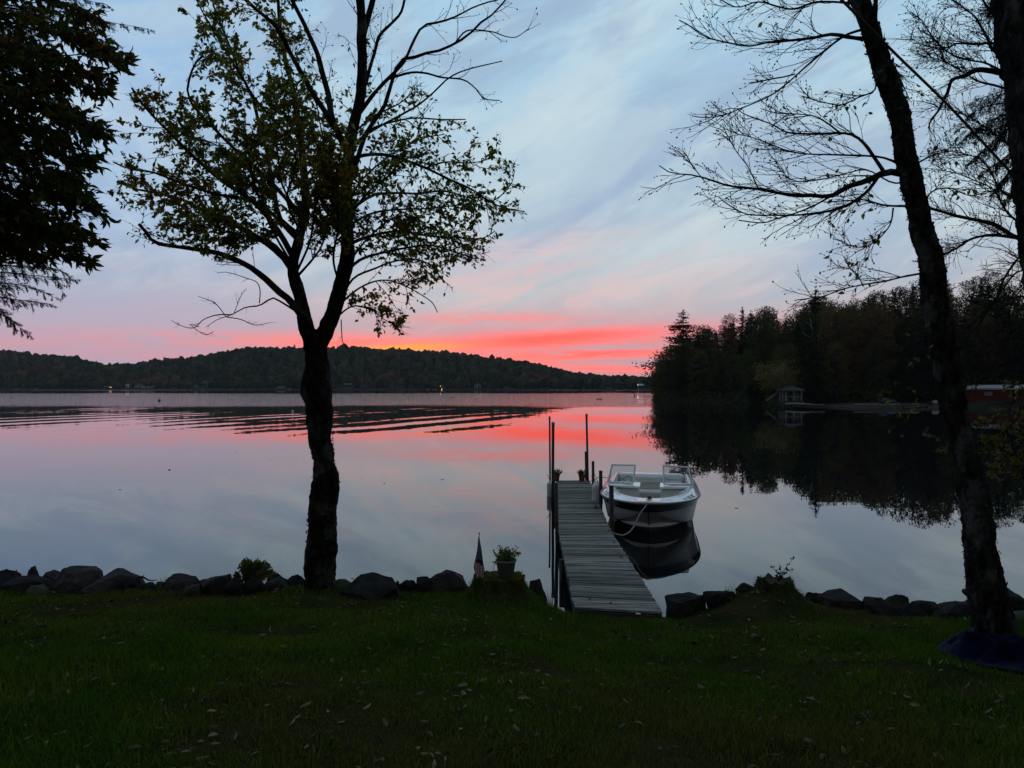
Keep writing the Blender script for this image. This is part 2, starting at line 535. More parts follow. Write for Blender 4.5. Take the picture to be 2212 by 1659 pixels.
M['gel_hull'] = mk('gelcoat_hull', (0.33, 0.325, 0.31), (0.40, 0.39, 0.375), 3, 0.25, 0.02, 8, 0.4, coat=0.2, contrast=(0.3, 0.7))
M['gel_black'] = mk('gelcoat_black', (0.006, 0.006, 0.007), (0.012, 0.012, 0.013), 3, 0.15, 0.02, 8, 0.5, coat=0.4)
M['rubrail'] = mk('rubrail', (0.11, 0.10, 0.085), (0.17, 0.16, 0.14), 9, 0.5, 0.1, 30, 0.3)
M['upholstery'] = mk('upholstery', (0.60, 0.60, 0.55), (0.68, 0.68, 0.63), 7, 0.5, 0.15, 50, 0.35)
M['boat_floor'] = mk('boat_floor', (0.10, 0.13, 0.14), (0.15, 0.18, 0.19), 40, 0.95, 0.3, 120, 0.1)
M['chrome'] = mk('bright_frame', (0.66, 0.68, 0.69), (0.74, 0.76, 0.77), 8, 0.35, 0.03, 20, 0.5, metallic=0.15)
M['black_trim'] = mk('black_trim', (0.012, 0.012, 0.013), (0.022, 0.022, 0.023), 8, 0.5, 0.1, 30, 0.3)
M['letters'] = mk('letters_navy', (0.010, 0.012, 0.022), (0.015, 0.018, 0.03), 8, 0.5, 0.0, None, 0.3)
M['rope'] = mk('rope', (0.30, 0.28, 0.25), (0.44, 0.42, 0.38), 60, 0.9, 0.6, 160, 0.1)
M['rope_dark'] = mk('rope_dark', (0.045, 0.045, 0.045), (0.08, 0.08, 0.078), 60, 0.9, 0.6, 160, 0.1)
M['cable'] = mk('cable', (0.020, 0.017, 0.015), (0.045, 0.038, 0.034), 30, 0.8, 0.3, 80, 0.2)
M['pot'] = mk('pot_clay', (0.055, 0.050, 0.045), (0.080, 0.074, 0.067), 8, 0.95, 0.15, 50, 0.03)
M['pot_rim'] = mk('pot_rim', (0.13, 0.127, 0.12), (0.18, 0.176, 0.167), 8, 0.9, 0.15, 50, 0.05)
M['pot_terra'] = mk('pot_terracotta', (0.10, 0.045, 0.028), (0.15, 0.07, 0.042), 9, 0.85, 0.15, 50, 0.2)
M['soil'] = mk('potting_soil', (0.012, 0.010, 0.008), (0.03, 0.024, 0.018), 30, 1.0, 0.8, 60, 0.05)
M['pot_leaf'] = mk('marigold_leaf', (0.040, 0.075, 0.016), (0.085, 0.11, 0.028), 9, 0.65, 0, None, 0.2, island=0.4, translucent=0.2)
M['petal'] = mk('marigold_petal', (0.55, 0.16, 0.02), (0.62, 0.26, 0.03), 20, 0.7, 0, None, 0.2, island=0.3)
M['flag_red'] = mk('flag_red', (0.30, 0.022, 0.030), (0.38, 0.032, 0.040), 10, 0.8, 0.15, 80, 0.1)
M['flag_white'] = mk('flag_white', (0.56, 0.54, 0.53), (0.64, 0.62, 0.60), 10, 0.8, 0.15, 80, 0.1)
M['flag_blue'] = mk('flag_blue', (0.016, 0.020, 0.062), (0.024, 0.030, 0.085), 10, 0.8, 0.15, 80, 0.1)
M['stick'] = mk('flag_stick', (0.05, 0.035, 0.022), (0.09, 0.065, 0.04), 12, 0.7, 0.2, 30, 0.2, stretch=(4, 4, 0.4))
M['tarp'] = mk('tarp', (0.0006, 0.0022, 0.014), (0.0016, 0.0046, 0.026), 5, 0.7, 0.9, 14, 0.05)
M['sand'] = mk('sand', (0.034, 0.030, 0.025), (0.075, 0.067, 0.058), 0.7, 0.95, 0.4, 6, 0.02, c3=(0.027, 0.024, 0.020))
M['forest_floor'] = mk('forest_floor', (0.012, 0.013, 0.008), (0.030, 0.026, 0.016), 0.25, 1.0, 0.5, 2, 0.05)
M['far_wood'] = mk('far_wood', (0.013, 0.022, 0.008), (0.048, 0.052, 0.018), 0.03, 1.0, 0, None, 0.0, island=0.7, c3=(0.072, 0.040, 0.022))
M['conifer'] = mk('conifer', (0.012, 0.020, 0.012), (0.028, 0.037, 0.019), 0.3, 0.95, 0, None, 0.0, objrand=0.35)
M['broad_green'] = mk('broad_green', (0.030, 0.043, 0.014), (0.066, 0.070, 0.024), 0.35, 0.95, 0, None, 0.0, objrand=0.4, translucent=0.2)
M['broad_rust'] = mk('broad_rust', (0.060, 0.034, 0.020), (0.092, 0.058, 0.029), 0.35, 0.95, 0, None, 0.0, objrand=0.35, translucent=0.2)
M['broad_gold'] = mk('broad_gold', (0.072, 0.066, 0.023), (0.12, 0.10, 0.034), 0.35, 0.95, 0, None, 0.0, objrand=0.3, translucent=0.25)
M['trunk_far'] = mk('trunk_far', (0.025, 0.021, 0.018), (0.06, 0.053, 0.046), 2, 0.95, 0, None, 0.1)
M['white_wood'] = mk('white_wood', (0.30, 0.31, 0.305), (0.40, 0.41, 0.405), 2, 0.8, 0.1, 10, 0.1)
M['bleached'] = mk('bleached_wood', (0.11, 0.11, 0.105), (0.20, 0.20, 0.19), 2, 0.9, 0.2, 10, 0.05)
M['snag'] = mk('snag_wood', (0.26, 0.255, 0.24), (0.42, 0.41, 0.39), 2, 0.85, 0, None, 0.2)
M['grey_roof'] = mk('grey_roof', (0.055, 0.068, 0.066), (0.095, 0.11, 0.108), 3, 0.9, 0.2, 12, 0.05)
M['dark_roof'] = mk('dark_roof', (0.06, 0.058, 0.056), (0.10, 0.097, 0.094), 3, 0.85, 0.2, 12, 0.2)
M['red_wall'] = mk('red_wall', (0.085, 0.013, 0.010), (0.125, 0.021, 0.016), 2.5, 0.9, 0.2, 9, 0.05, stretch=(6, 6, 0.4))
M['gazebo_white'] = mk('gazebo_white', (0.17, 0.175, 0.17), (0.24, 0.245, 0.24), 2, 0.85, 0.1, 10, 0.05)
M['pale_wall'] = mk('pale_wall', (0.34, 0.35, 0.35), (0.44, 0.45, 0.45), 2, 0.8, 0.1, 9, 0.2)
M['brown_wall'] = mk('brown_wall', (0.05, 0.042, 0.034), (0.085, 0.07, 0.058), 2, 0.85, 0.1, 9, 0.2)
M['window'] = mk('window_dark', (0.010, 0.012, 0.014), (0.018, 0.020, 0.022), 2, 0.12, 0, None, 0.5)
M['blue_hull'] = mk('blue_hull', (0.10, 0.16, 0.22), (0.14, 0.21, 0.28), 3, 0.5, 0.1, 9, 0.3)
M['buoy'] = mk('buoy_white', (0.62, 0.62, 0.60), (0.74, 0.74, 0.72), 5, 0.5, 0.05, 20, 0.3)
M['dark_paint'] = mk('dark_paint', (0.02, 0.02, 0.021), (0.04, 0.04, 0.041), 5, 0.6, 0.1, 20, 0.3)
M['lamp_warm'] = glow_mat('lamp_warm', (1.0, 0.62, 0.22), 3.2)
M['lamp_white'] = glow_mat('lamp_white', (0.95, 1.0, 0.85), 2.0)


def glass_mat():
    m = bpy.data.materials.new('windshield_glass')
    m.use_nodes = True
    t = m.node_tree
    t.nodes.clear()
    k = NG(t)
    tr = k.n.new('ShaderNodeBsdfTransparent')
    tr.inputs[0].default_value = (0.86, 0.90, 0.90, 1)
    gl = k.n.new('ShaderNodeBsdfGlossy')
    gl.inputs['Roughness'].default_value = 0.03
    fr = k.n.new('ShaderNodeFresnel')
    fr.inputs[0].default_value = 1.5
    tco = k.n.new('ShaderNodeTexCoord')
    smear = k.m('MULTIPLY', k.sstep(k.noise(tco.outputs['Object'], 3.0, 5.0, 0.6, 1.0), 0.5, 0.75), 0.12)
    mx = k.n.new('ShaderNodeMixShader')
    k.l.new(k.m('ADD', k.m('MULTIPLY', fr.outputs[0], 1.2), smear, clamp=True), mx.inputs[0])
    k.l.new(tr.outputs[0], mx.inputs[1])
    k.l.new(gl.outputs[0], mx.inputs[2])
    o = k.n.new('ShaderNodeOutputMaterial')
    k.l.new(mx.outputs[0], o.inputs[0])
    return m


M['glass'] = glass_mat()


def water_mat():
    """still lake: mirror with slow swell, a boat's wake far out and a breeze-rippled patch beyond it"""
    m = bpy.data.materials.new('lake_water')
    m.use_nodes = True
    t = m.node_tree
    k = NG(t)
    b = t.nodes['Principled BSDF']
    b.inputs['Base Color'].default_value = (0.005, 0.0065, 0.0065, 1)
    b.inputs['Roughness'].default_value = 0.0
    b.inputs['IOR'].default_value = 1.5
    geo = k.n.new('ShaderNodeNewGeometry')
    x, y, z = k.sep(geo.outputs['Position'])
    # breeze patch between about 130 and 370 m out
    wob = k.m('MULTIPLY', k.m('SUBTRACT', k.noise(k.xyz(k.m('MULTIPLY', x, 0.012), k.m('MULTIPLY', y, 0.008), 0.0), 1.0, 4.0, 0.6), 0.5), 2.0)
    yw = k.m('ADD', y, k.m('MULTIPLY', k.m('MULTIPLY', wob, y), 0.22))
    xr = k.m('DIVIDE', x, k.m('MAXIMUM', y, 1.0))
    lee = k.sstep(xr, 0.235, 0.16)
    patch = k.m('MULTIPLY', k.m('MULTIPLY', k.sstep(yw, 120.0, 150.0), k.sstep(yw, 420.0, 350.0)), lee)
    shore = k.m('MULTIPLY', k.m('MULTIPLY', k.sstep(yw, 560.0, 640.0), lee), 0.8)
    breeze = k.m('ADD', k.m('MULTIPLY', patch, 0.30), k.m('MULTIPLY', shore, 0.25))
    # wake trains
    kx, ky, lam = 0.915, -0.403, 5.2
    ph = k.m('ADD', k.m('MULTIPLY', x, kx), k.m('MULTIPLY', y, ky))
    ph = k.m('ADD', ph, k.m('MULTIPLY', k.m('SUBTRACT', k.noise(k.xyz(k.m('MULTIPLY', x, 0.03), k.m('MULTIPLY', y, 0.02), 4.0), 1.0, 3.0, 0.5), 0.5), 11.0))
    ph2 = k.m('ADD', k.m('MULTIPLY', ph, 1.0), k.m('MULTIPLY', y, -0.06))
    s1 = k.m('ADD', k.m('MULTIPLY', k.m('COSINE', k.m('MULTIPLY', ph, 2 * math.pi / lam)), 0.62), k.m('MULTIPLY', k.m('COSINE', k.m('MULTIPLY', ph2, 2 * math.pi / 6.9)), 0.5))
    env = k.m('MULTIPLY', k.sstep(y, 48.0, 66.0), k.sstep(y, 140.0, 112.0))
    env = k.m('MULTIPLY', k.m('MULTIPLY', env, k.sstep(xr, 0.05, -0.09)), k.m('ADD', 0.55, k.m('MULTIPLY', k.sstep(xr, -0.42, -0.28), 0.45)))
    env = k.m('MULTIPLY', env, k.m('MULTIPLY', 1.5, k.sstep(k.noise(k.xyz(k.m('MULTIPLY', x, 0.035), k.m('MULTIPLY', y, 0.05), 9.0), 1.0, 4.0, 0.6), 0.30, 0.62)))
    wk = k.m('MULTIPLY', k.m('MULTIPLY', s1, env), 0.013)
    # slow calm swell near the shore, small everywhere
    def slopes(sx, sy, zz_, det):
        nd = k.noise(k.xyz(k.m('MULTIPLY', x, sx), k.m('MULTIPLY', y, sy), zz_), 1.0, det, 0.55, 0.0, True)
        s = k.n.new('ShaderNodeSeparateColor')
        k.l.new(nd, s.inputs[0])
        return k.m('SUBTRACT', s.outputs[0], 0.5), k.m('SUBTRACT', s.outputs[1], 0.5)
    ax, ay = slopes(0.35, 0.55, 0.0, 3.0)
    bx, by = slopes(1.6, 3.2, 3.0, 2.0)
    cx, cy = slopes(47.0, 61.0, 6.0, 0.0)
    calm = k.m('ADD', 0.008, k.m('MULTIPLY', k.sstep(y, 30.0, 110.0), 0.004))
    fine = k.m('ADD', k.m('ADD', 0.004, k.m('MULTIPLY', env, 0.016)), k.m('MULTIPLY', k.sstep(y, 25.0, 100.0), 0.005))
    nx = k.m('ADD', k.m('ADD', k.m('MULTIPLY', ax, calm), k.m('MULTIPLY', bx, fine)), k.m('ADD', k.m('MULTIPLY', cx, breeze), k.m('MULTIPLY', wk, kx)))
    ny = k.m('ADD', k.m('ADD', k.m('MULTIPLY', ay, calm), k.m('MULTIPLY', by, fine)), k.m('ADD', k.m('MULTIPLY', cy, breeze), k.m('MULTIPLY', wk, ky * 2.2)))
    nv = k.n.new('ShaderNodeVectorMath')
    nv.operation = 'NORMALIZE'
    k.l.new(k.xyz(nx, ny, 1.0), nv.inputs[0])
    k.l.new(nv.outputs[0], b.inputs['Normal'])
    return m


M['water'] = water_mat()


# ================================================================== ground
def lerp_tab(x, xs, ys):
    return np.interp(x, xs, ys)


def lawn_edge(x):
    return lerp_tab(x, [-30, -6, -1.6, 0.0, 0.7, 2.1, 2.7, 4.2, 5.6, 8, 30], [10.6, 10.5, 10.35, 10.2, 9.8, 9.75, 9.75, 9.7, 9.2, 9.2, 9.4])


def ground(x, y):
    x, y = np.asarray(x, float), np.asarray(y, float)
    s = lerp_tab(x, [-30, -1.0, 0.2, 0.9, 2.2, 3.2, 30], [0.12, 0.12, 0.126, 0.150, 0.150, 0.136, 0.135])
    e = lawn_edge(x)
    yy = np.clip(y, -30, None)
    z = 1.9 - s * np.minimum(yy, e)
    z = z + 0.045 * fbm(np.stack([x * 0.8, yy * 0.8, x * 0], -1), 3, 3) * np.clip(y / 3, 0, 1)
    z = z + 0.10 * np.exp(-(((x + 0.18) / 0.62) ** 2 + ((y - 9.7) / 0.55) ** 2))
    z = z + 0.24 * np.exp(-(((x - 3.22) / 0.62) ** 2 + ((y - 9.6) / 0.55) ** 2))
    z = z + 0.05 * np.exp(-(((x + 2.71) / 0.6) ** 2 + ((y - 10.3) / 0.5) ** 2))
    over = np.maximum(yy - e, 0)
    z = z - np.where(over > 0, 0.12 * over + 0.62 * np.maximum(over - 0.12, 0), 0)
    return np.maximum(z, -1.2)


def gz(x, y):
    return float(ground(np.array([x]), np.array([y]))[0])


def hit(px, py, lo=2.0, hi=14.0):
    """where the ray through a pixel of the lawn meets the ground"""
    d = np.linspace(lo, hi, 1500)
    zr = CAM_H - (py - HY) / F_PX * d
    g_ = ground((px - CX) / F_PX * d, d)
    ok = zr <= g_
    x0 = (px - CX) / F_PX * 9.6
    dd = d[np.argmax(ok)] if ok.any() else 99.0
    return P(px, py, min(dd, float(lawn_edge(x0)) + 0.05))


def grid(xs, ys, zf):
    X, Y = np.meshgrid(xs, ys)
    V = np.stack([X, Y, zf(X, Y)], -1).reshape(-1, 3)
    nx, ny = len(xs), len(ys)
    i = np.arange(nx * ny).reshape(ny, nx)
    return V, np.stack([i[:-1, :-1], i[:-1, 1:], i[1:, 1:], i[1:, :-1]], -1).reshape(-1, 4)


xs = np.concatenate([np.linspace(-40, -10, 40, endpoint=False), np.linspace(-10, 10, 200, endpoint=False), np.linspace(10, 40, 40)])
ys = np.concatenate([np.linspace(-30, 0, 30, endpoint=False), np.linspace(0, 14, 150)])
mb = MB()
mb.add(*grid(xs, ys, ground))
lawn = mb.build('lawn', M['lawn'], smooth=True, kind='structure')

mb = MB()
mb.add([(-3000, 9, 0), (3000, 9, 0), (3000, 3500, 0), (-3000, 3500, 0)], [(0, 1, 2, 3)])
lake = mb.build('lake_water', M['water'], kind='structure')

# ================================================================== far hill and its wood
SKYL = np.array([(-900, 800), (-500, 770), (-200, 752), (0, 757), (40, 764), (100, 770), (150, 772), (200, 784), (240, 792), (285, 791), (310, 784), (350, 779), (420, 774), (480, 764),
                 (520, 755), (560, 752), (620, 754), (680, 757), (740, 752), (775, 751), (800, 757), (850, 757), (900, 760), (960, 763), (1000, 767), (1050, 774),
                 (1100, 780), (1150, 787), (1190, 795), (1210, 803), (1250, 810), (1290, 814), (1330, 816), (1400, 819), (1700, 815), (2300, 800), (3200, 800)], float)


def shore_d(px):
    return lerp_tab(px, [-900, 0, 600, 1000, 1200, 3200], [860, 900, 850, 780, 755, 755])


def hill_z(px, d):
    d0 = shore_d(px)
    crest = d0 + 300
    top = CAM_H + (HY - lerp_tab(px, SKYL[:, 0], SKYL[:, 1])) / F_PX * crest - 7.3
    t = np.clip((d - d0) / 300.0, -0.2, 1.6)
    s = np.where(t < 0, t * 4, np.where(t < 1, t * t * (3 - 2 * t) * 0.75 + 0.25 * t, 1.0 - 0.25 * (t - 1)))
    return np.where(t < 0, t * 12, 1.2 + np.maximum(top - 1.2, 4) * s)


pxs = np.linspace(-900, 3000, 240)
ts = np.linspace(-0.05, 1.5, 24)
PX, TT = np.meshgrid(pxs, ts)
D = shore_d(PX) + TT * 300
V = np.stack([(PX - CX) / F_PX * D, D, hill_z(PX, D)], -1).reshape(-1, 3)
i = np.arange(V.shape[0]).reshape(len(ts), len(pxs))
mb = MB()
mb.add(V, np.stack([i[:-1, :-1], i[:-1, 1:], i[1:, 1:], i[1:, :-1]], -1).reshape(-1, 4))
hill = mb.build('hill', M['forest_floor'], smooth=True, kind='structure')

# distant blue hill in the notch
mb = MB()
hx = np.linspace(-1300, -350, 50)
hz = 8 + 40 * np.exp(-((hx + 820) / 90) ** 2) + 15 * np.exp(-((hx + 650) / 160) ** 2)
V = np.concatenate([np.stack([hx, hx * 0 + 1480 + k * 60, hz * (1 - (k - 1) ** 2 * 0.95)], 1) for k in (0, 1, 2)])
i = np.arange(150).reshape(3, 50)
mb.add(V, np.stack([i[:-1, :-1], i[:-1, 1:], i[1:, 1:], i[1:, :-1]], -1).reshape(-1, 4))
mb.build('distant_hill', M['far_wood'], smooth=True, kind='structure')

IV1, IF1 = ico(1)
IV2, IF2 = ico(2)


def scatter_crowns(px, d, zb, h, r, seed, spire=None):
    """many lumpy crowns in one go; returns V, F"""
    n = len(px)
    rg = np.random.default_rng(seed)
    base = IV2[None] * (1 + 0.15 * rg.standard_normal((n, len(IV2), 1)))
    zc = base[..., 2]
    if spire is not None:
        taper = np.where(spire[:, None], np.clip(0.62 - 0.55 * zc, 0.05, 1.0), 1.0)
        base[..., :2] *= taper[..., None]
    S = np.stack([r, r, h * 0.5], -1)[:, None, :]
    C = np.stack([(px - CX) / F_PX * d, d, zb + h * 0.56], -1)[:, None, :]
    V = base * S + C
    F = (IF2[None] + (np.arange(n) * len(IV2))[:, None, None]).reshape(-1, 3)
    return V.reshape(-1, 3), F


rg = np.random.default_rng(5)
n = 7400
px = rg.uniform(-700, 1800, n)
t = rg.uniform(0.0, 1.12, n) ** 0.85
# a dense row at the waterside and along the crest
t[:520] = rg.uniform(0.0, 0.03, 520)
t[520:1700] = rg.uniform(0.92, 1.05, 1180)
d = shore_d(px) + 6 + t * 300
h = rg.uniform(5.5, 11.5, n) * np.where(rg.random(n) < 0.05, 1.25, 1)
h[:520] *= 0.8
r = h * rg.uniform(0.26, 0.46, n)
spire = rg.random(n) < 0.07
# clearings round the houses on the far bank
for (c0_, c1_, off_) in [(224, 240, 10), (269, 276, 22), (289, 334, 16), (418, 426, 38), (433, 447, 38), (595, 615, 14), (742, 763, 32), (777, 794, 16), (1024, 1039, 24), (1310, 1324, 10), (1256, 1265, 12), (1378, 1391, 26)]:
    sel_ = (px > c0_ - 6) & (px < c1_ + 6) & (d < shore_d(px) + off_)
    d = np.where(sel_, shore_d(px) + off_ + rg.uniform(3, 12, n), d)
mb = MB()
mb.add(*scatter_crowns(px, d, hill_z(px, d) - 0.8, h, r, 9, spire))
far_wood = mb.build('far_woodland', M['far_wood'], kind='stuff')
tag(far_wood, 'dim mixed autumn woodland covering the low hill across the lake', 'woodland')


# ================================================================== single trees (kinds) for the wooded point
def leaf_cards(n_pts, c, nrm_dir, size, rg, flat=0.4):
    """random small leaf-clump faces (one bent quad each)"""
    a = nrm(rg.standard_normal((n_pts, 3)))
    nn = nrm(nrm_dir * flat + a * (1 - flat))
    u = nrm(np.cross(nn, rg.standard_normal((n_pts, 3))))
    v = np.cross(nn, u)
    s = size * rg.uniform(0.6, 1.35, (n_pts, 1))
    q = np.stack([c - u * s, c - v * s * 0.55 + nn * s * 0.1, c + u * s * 1.1, c + v * s * 0.6 - nn * s * 0.12], 1)
    return q.reshape(-1, 3), np.arange(n_pts * 4).reshape(-1, 4)


def tree_conifer(name, h, r, n_tier, seed, mat, ragged=0.25, lean=0.0, gap=0.0, bare=0.12):
    rg = np.random.default_rng(seed)
    mt, mc = MB(), MB()
    pts = np.stack([np.linspace(0, lean, 8), np.zeros(8), np.linspace(-0.5, h, 8)], 1)
    tubes(mt, pts, np.linspace(h * 0.014, 0.03, 8), 6)
    for k in range(n_tier):
        f = (k + rg.uniform(0, 0.8)) / n_tier
        z = h * (bare + (0.985 - bare) * f)
        L = r * ((1 - f) ** 0.8 * 0.95 + 0.06) * rg.uniform(1 - ragged, 1 + ragged)
        nb = max(5, int(9 - 3 * f))
        a0 = rg.uniform(0, 6.28)
        for j in range(nb):
            if rg.random() < gap:
                continue
            a = a0 + j * 6.28 / nb + rg.uniform(-0.35, 0.35)
            Lj = L * rg.uniform(0.65, 1.2)
            m_ = max(6, int(Lj * 7))
            s = np.linspace(0.12, 1, m_)
            zj = z + rg.uniform(-1.1, 1.1) * h / n_tier
            dr = np.stack([np.cos(a) * s * Lj, np.sin(a) * s * Lj, -0.26 * Lj * s ** 1.0 + 0.20 * Lj * s ** 3], 1) + np.array([lean * z / h, 0, zj])
            dr = np.repeat(dr, 4, 0) + rg.standard_normal((m_ * 4, 3)) * np.array([0.22, 0.22, 0.20]) * max(Lj * 0.38, 0.45)
            q, F = leaf_cards(len(dr), dr, np.array([0, 0, 1.0]), 0.07 + 0.05 * min(Lj, 3), rg, 0.5)
            mc.add(q, F)
    return mt, mc


def tree_broad(name, h, r, seed, mat, n=1100, bare=0.18, droop=0.0, density=1.0):
    rg = np.random.default_rng(seed)
    mt, mc = MB(), MB()
    top = np.array([rg.uniform(-0.8, 0.8), rg.uniform(-0.8, 0.8), h * 0.82])
    pts = resample(np.array([(0, 0, -0.5), (top[0] * 0.2, top[1] * 0.3, h * 0.35), top]), 8)
    tubes(mt, pts, np.linspace(h * 0.014, 0.04, 8), 6)
    nl = 34
    for k in range(nl):
        a = k * 2.4 + rg.uniform(-0.4, 0.4)
        f = (k + 0.5) / nl
        zc = h * (bare + 0.08 + (0.93 - bare) * f)
        rr = r * math.sqrt(max(0.06, 1 - (2.0 * f - 0.75) ** 2 / 1.7)) * rg.uniform(0.45, 0.85)
        c = np.array([math.cos(a) * rr, math.sin(a) * rr, zc])
        st = pts[min(7, max(1, int(7 * zc / h * 0.9)))]
        tubes(mt, np.stack([st, (st + c) / 2 + [0, 0, 0.3], c]), [0.08, 0.05, 0.02], 4)
        m_ = int(n / nl * density)
        dirs = nrm(rg.standard_normal((m_, 3)))
        rad = rg.uniform(0.25, 1.0, (m_, 1)) ** 0.6
        sz = np.array([0.34, 0.34, 0.24]) * r * rg.uniform(0.65, 1.25)
        p = c + dirs * rad * sz
        p[:, 2] -= droop * np.linalg.norm(p[:, :2] - c[:2], axis=1)
        q, F = leaf_cards(m_, p, dirs, 0.13, rg, 0.35)
        mc.add(q, F)
    return mt, mc


KIND = {}


def make_kind(key, cat, maker, mat, trunk_mat='trunk_far', **kw):
    root = thing(key, 'x', 'tree', (0, -500, -50))
    mt, mc = maker(key, mat=mat, **kw)
    link('trunk', mt.mesh('trunk', M[trunk_mat], True), root)
    link('crown', mc.mesh('crown', M[mat]), root)
    KIND[key] = [root, kw['h'], kw['r'], False]


make_kind('spruce_tree', 'tree', tree_conifer, 'conifer', h=16, r=2.9, n_tier=36, seed=1, bare=0.05)
make_kind('hemlock_tree', 'tree', tree_conifer, 'conifer', h=17, r=3.7, n_tier=34, seed=2, ragged=0.45, bare=0.05)
make_kind('white_pine', 'tree', tree_conifer, 'conifer', h=21, r=5.4, n_tier=34, seed=3, ragged=0.45, gap=0.06, bare=0.05)
make_kind('maple_tree', 'tree', tree_broad, 'broad_green', h=15, r=4.0, seed=4, n=5200)
make_kind('rust_maple', 'tree', tree_broad, 'broad_rust', h=14, r=3.8, seed=5, n=4800)
make_kind('birch_tree', 'tree', tree_broad, 'broad_gold', h=11, r=3.0, seed=6, n=3400, bare=0.1)
make_kind('ash_tree', 'tree', tree_broad, 'broad_green', h=16, r=3.4, seed=8, n=4600)


def place_tree(key, x, y, z, h, rot, label, group=None, wide=1.0):
    root, kh, kr, used = KIND[key]
    s = h / kh
    KIND[key][3] = True
    if not used:
        root.location = (x, y, z)
        root.rotation_euler = (0, 0, rot)
        root.scale = (s * wide, s * wide, s)
        root['label'] = label
        if group:
            root['group'] = group
        return root
    return dup(root, (x, y, z), rot, (s * wide, s * wide, s), label, group)


# ------------------------------------------------------------------ the wooded point on the right
SHORE = np.array([(88, 420), (60, 300), (42.5, 215), (35.8, 186), (38, 172), (42, 166), (47, 155), (49, 143), (49.5, 133), (55, 121), (63, 118.5), (71, 118), (80, 121), (92, 123), (115, 118), (160, 100), (260, 60)], float)


def inland(x, y):
    """signed distance inland from the point's shoreline"""
    x, y = np.asarray(x, float), np.asarray(y, float)
    best = np.full(x.shape, 1e9)
    sgn = np.ones(x.shape)
    for a, b in zip(SHORE[:-1], SHORE[1:]):
        ab = b - a
        t = np.clip(((x - a[0]) * ab[0] + (y - a[1]) * ab[1]) / (ab @ ab), 0, 1)
        ddx, ddy = x - a[0] - t * ab[0], y - a[1] - t * ab[1]
        dd = np.hypot(ddx, ddy)
        cr = ab[0] * (y - a[1]) - ab[1] * (x - a[0])
        upd = dd < best
        best = np.where(upd, dd, best)
        sgn = np.where(upd, np.sign(cr), sgn)
    return best * sgn


BEACH_L, BEACH_R = 51.0, 76.0


def point_z(x, y):
    s = inland(x, y)
    x = np.asarray(x, float)
    beach = np.clip((x - 47) / 5, 0, 1) * np.clip((80 - x) / 4, 0, 1) * np.clip((170 - np.asarray(y, float)) / 20, 0, 1)
    wild = 0.5 * np.clip(s, -2, 2) + 0.20 * np.maximum(s - 2, 0)
    sand = 0.085 * np.minimum(s, 11) + 0.22 * np.maximum(s - 11, 0)
    z = wild * (1 - beach) + sand * beach
    z = np.where(z > 24, 24 + (z - 24) * 0.2, z)
    return z + 0.12 * fbm(np.stack([x * 0.4, np.asarray(y) * 0.4, x * 0], -1), 3, 21) * (1 - beach) * np.clip(s, 0, 1)


mb = MB()
mb.add(*grid(np.concatenate([np.arange(28, 100, 1.0), np.arange(100, 330, 8)]), np.concatenate([np.arange(62, 110, 4), np.arange(110, 200, 1.0), np.arange(200, 430, 10)]),
             lambda X, Y: np.maximum(point_z(X, Y), -1.5)))
mb.build('wooded_point', M['forest_floor'], smooth=True, kind='structure')
# the beach: a sheet of sand just over the ground
mb = MB()
bx = np.linspace(49.5, 73.0, 70)
V, F = [], []
tt = np.linspace(0, 1, 10)
for x_ in bx:
    y0 = np.interp(x_, [49.5, 55, 63, 71, 80], [131, 121, 118.5, 118, 121])
    for q in tt:
        yy = y0 - 0.15 + q * (9.5 + 0.8 * math.sin(x_ * 0.9))
        V.append((x_, yy, float(point_z(np.array([x_]), np.array([yy]))[0]) + 0.03))
i = np.arange(700).reshape(70, 10)
mb.add(np.array(V), np.stack([i[:-1, :-1], i[1:, :-1], i[1:, 1:], i[:-1, 1:]], -1).reshape(-1, 4))
mb.build('beach', M['sand'], smooth=True, kind='structure')

SKY_R = np.array([(1380, 850), (1398, 801), (1408, 760), (1428, 744), (1447, 738), (1475, 735), (1494, 715), (1506, 700), (1521, 689), (1537, 681), (1552, 694), (1568, 690), (1591, 664), (1615, 660), (1638, 664),
                  (1662, 658), (1677, 680), (1697, 688), (1716, 680), (1732, 645), (1755, 634), (1771, 624), (1790, 624), (1817, 645), (1833, 651), (1852, 645), (1876, 633), (1895, 618),
                  (1926, 610), (1958, 594), (2051, 586), (2129, 582), (2212, 590), (2400, 580), (2900, 560)], float)
rg = np.random.default_rng(31)
placed = []
KINDTXT = {'spruce_tree': 'dark pointed spruce', 'hemlock_tree': 'dark ragged hemlock', 'white_pine': 'open-branched pine', 'maple_tree': 'round dull green maple',
           'rust_maple': 'rust-tinted maple', 'birch_tree': 'small golden birch', 'ash_tree': 'tall narrow green ash'}
ZONES = [(1480, 'below the tall pine'), (1570, 'right of the tall pine'), (1690, 'left of the gazebo'), (1800, 'above the gazebo'), (1960, 'behind the beach'), (2085, 'behind the leaning trunk'), (9999, 'behind the red boathouse')]


def name_tree(key, pxc, row):
    zone = next(z for lim, z in ZONES if pxc < lim)
    where = 'in the front row' if row == 0 else 'in the second row' if row < 2 else 'in the middle of the wood' if row < 4 else 'high up at the skyline'
    return KINDTXT[key] + ' ' + where + ' ' + zone


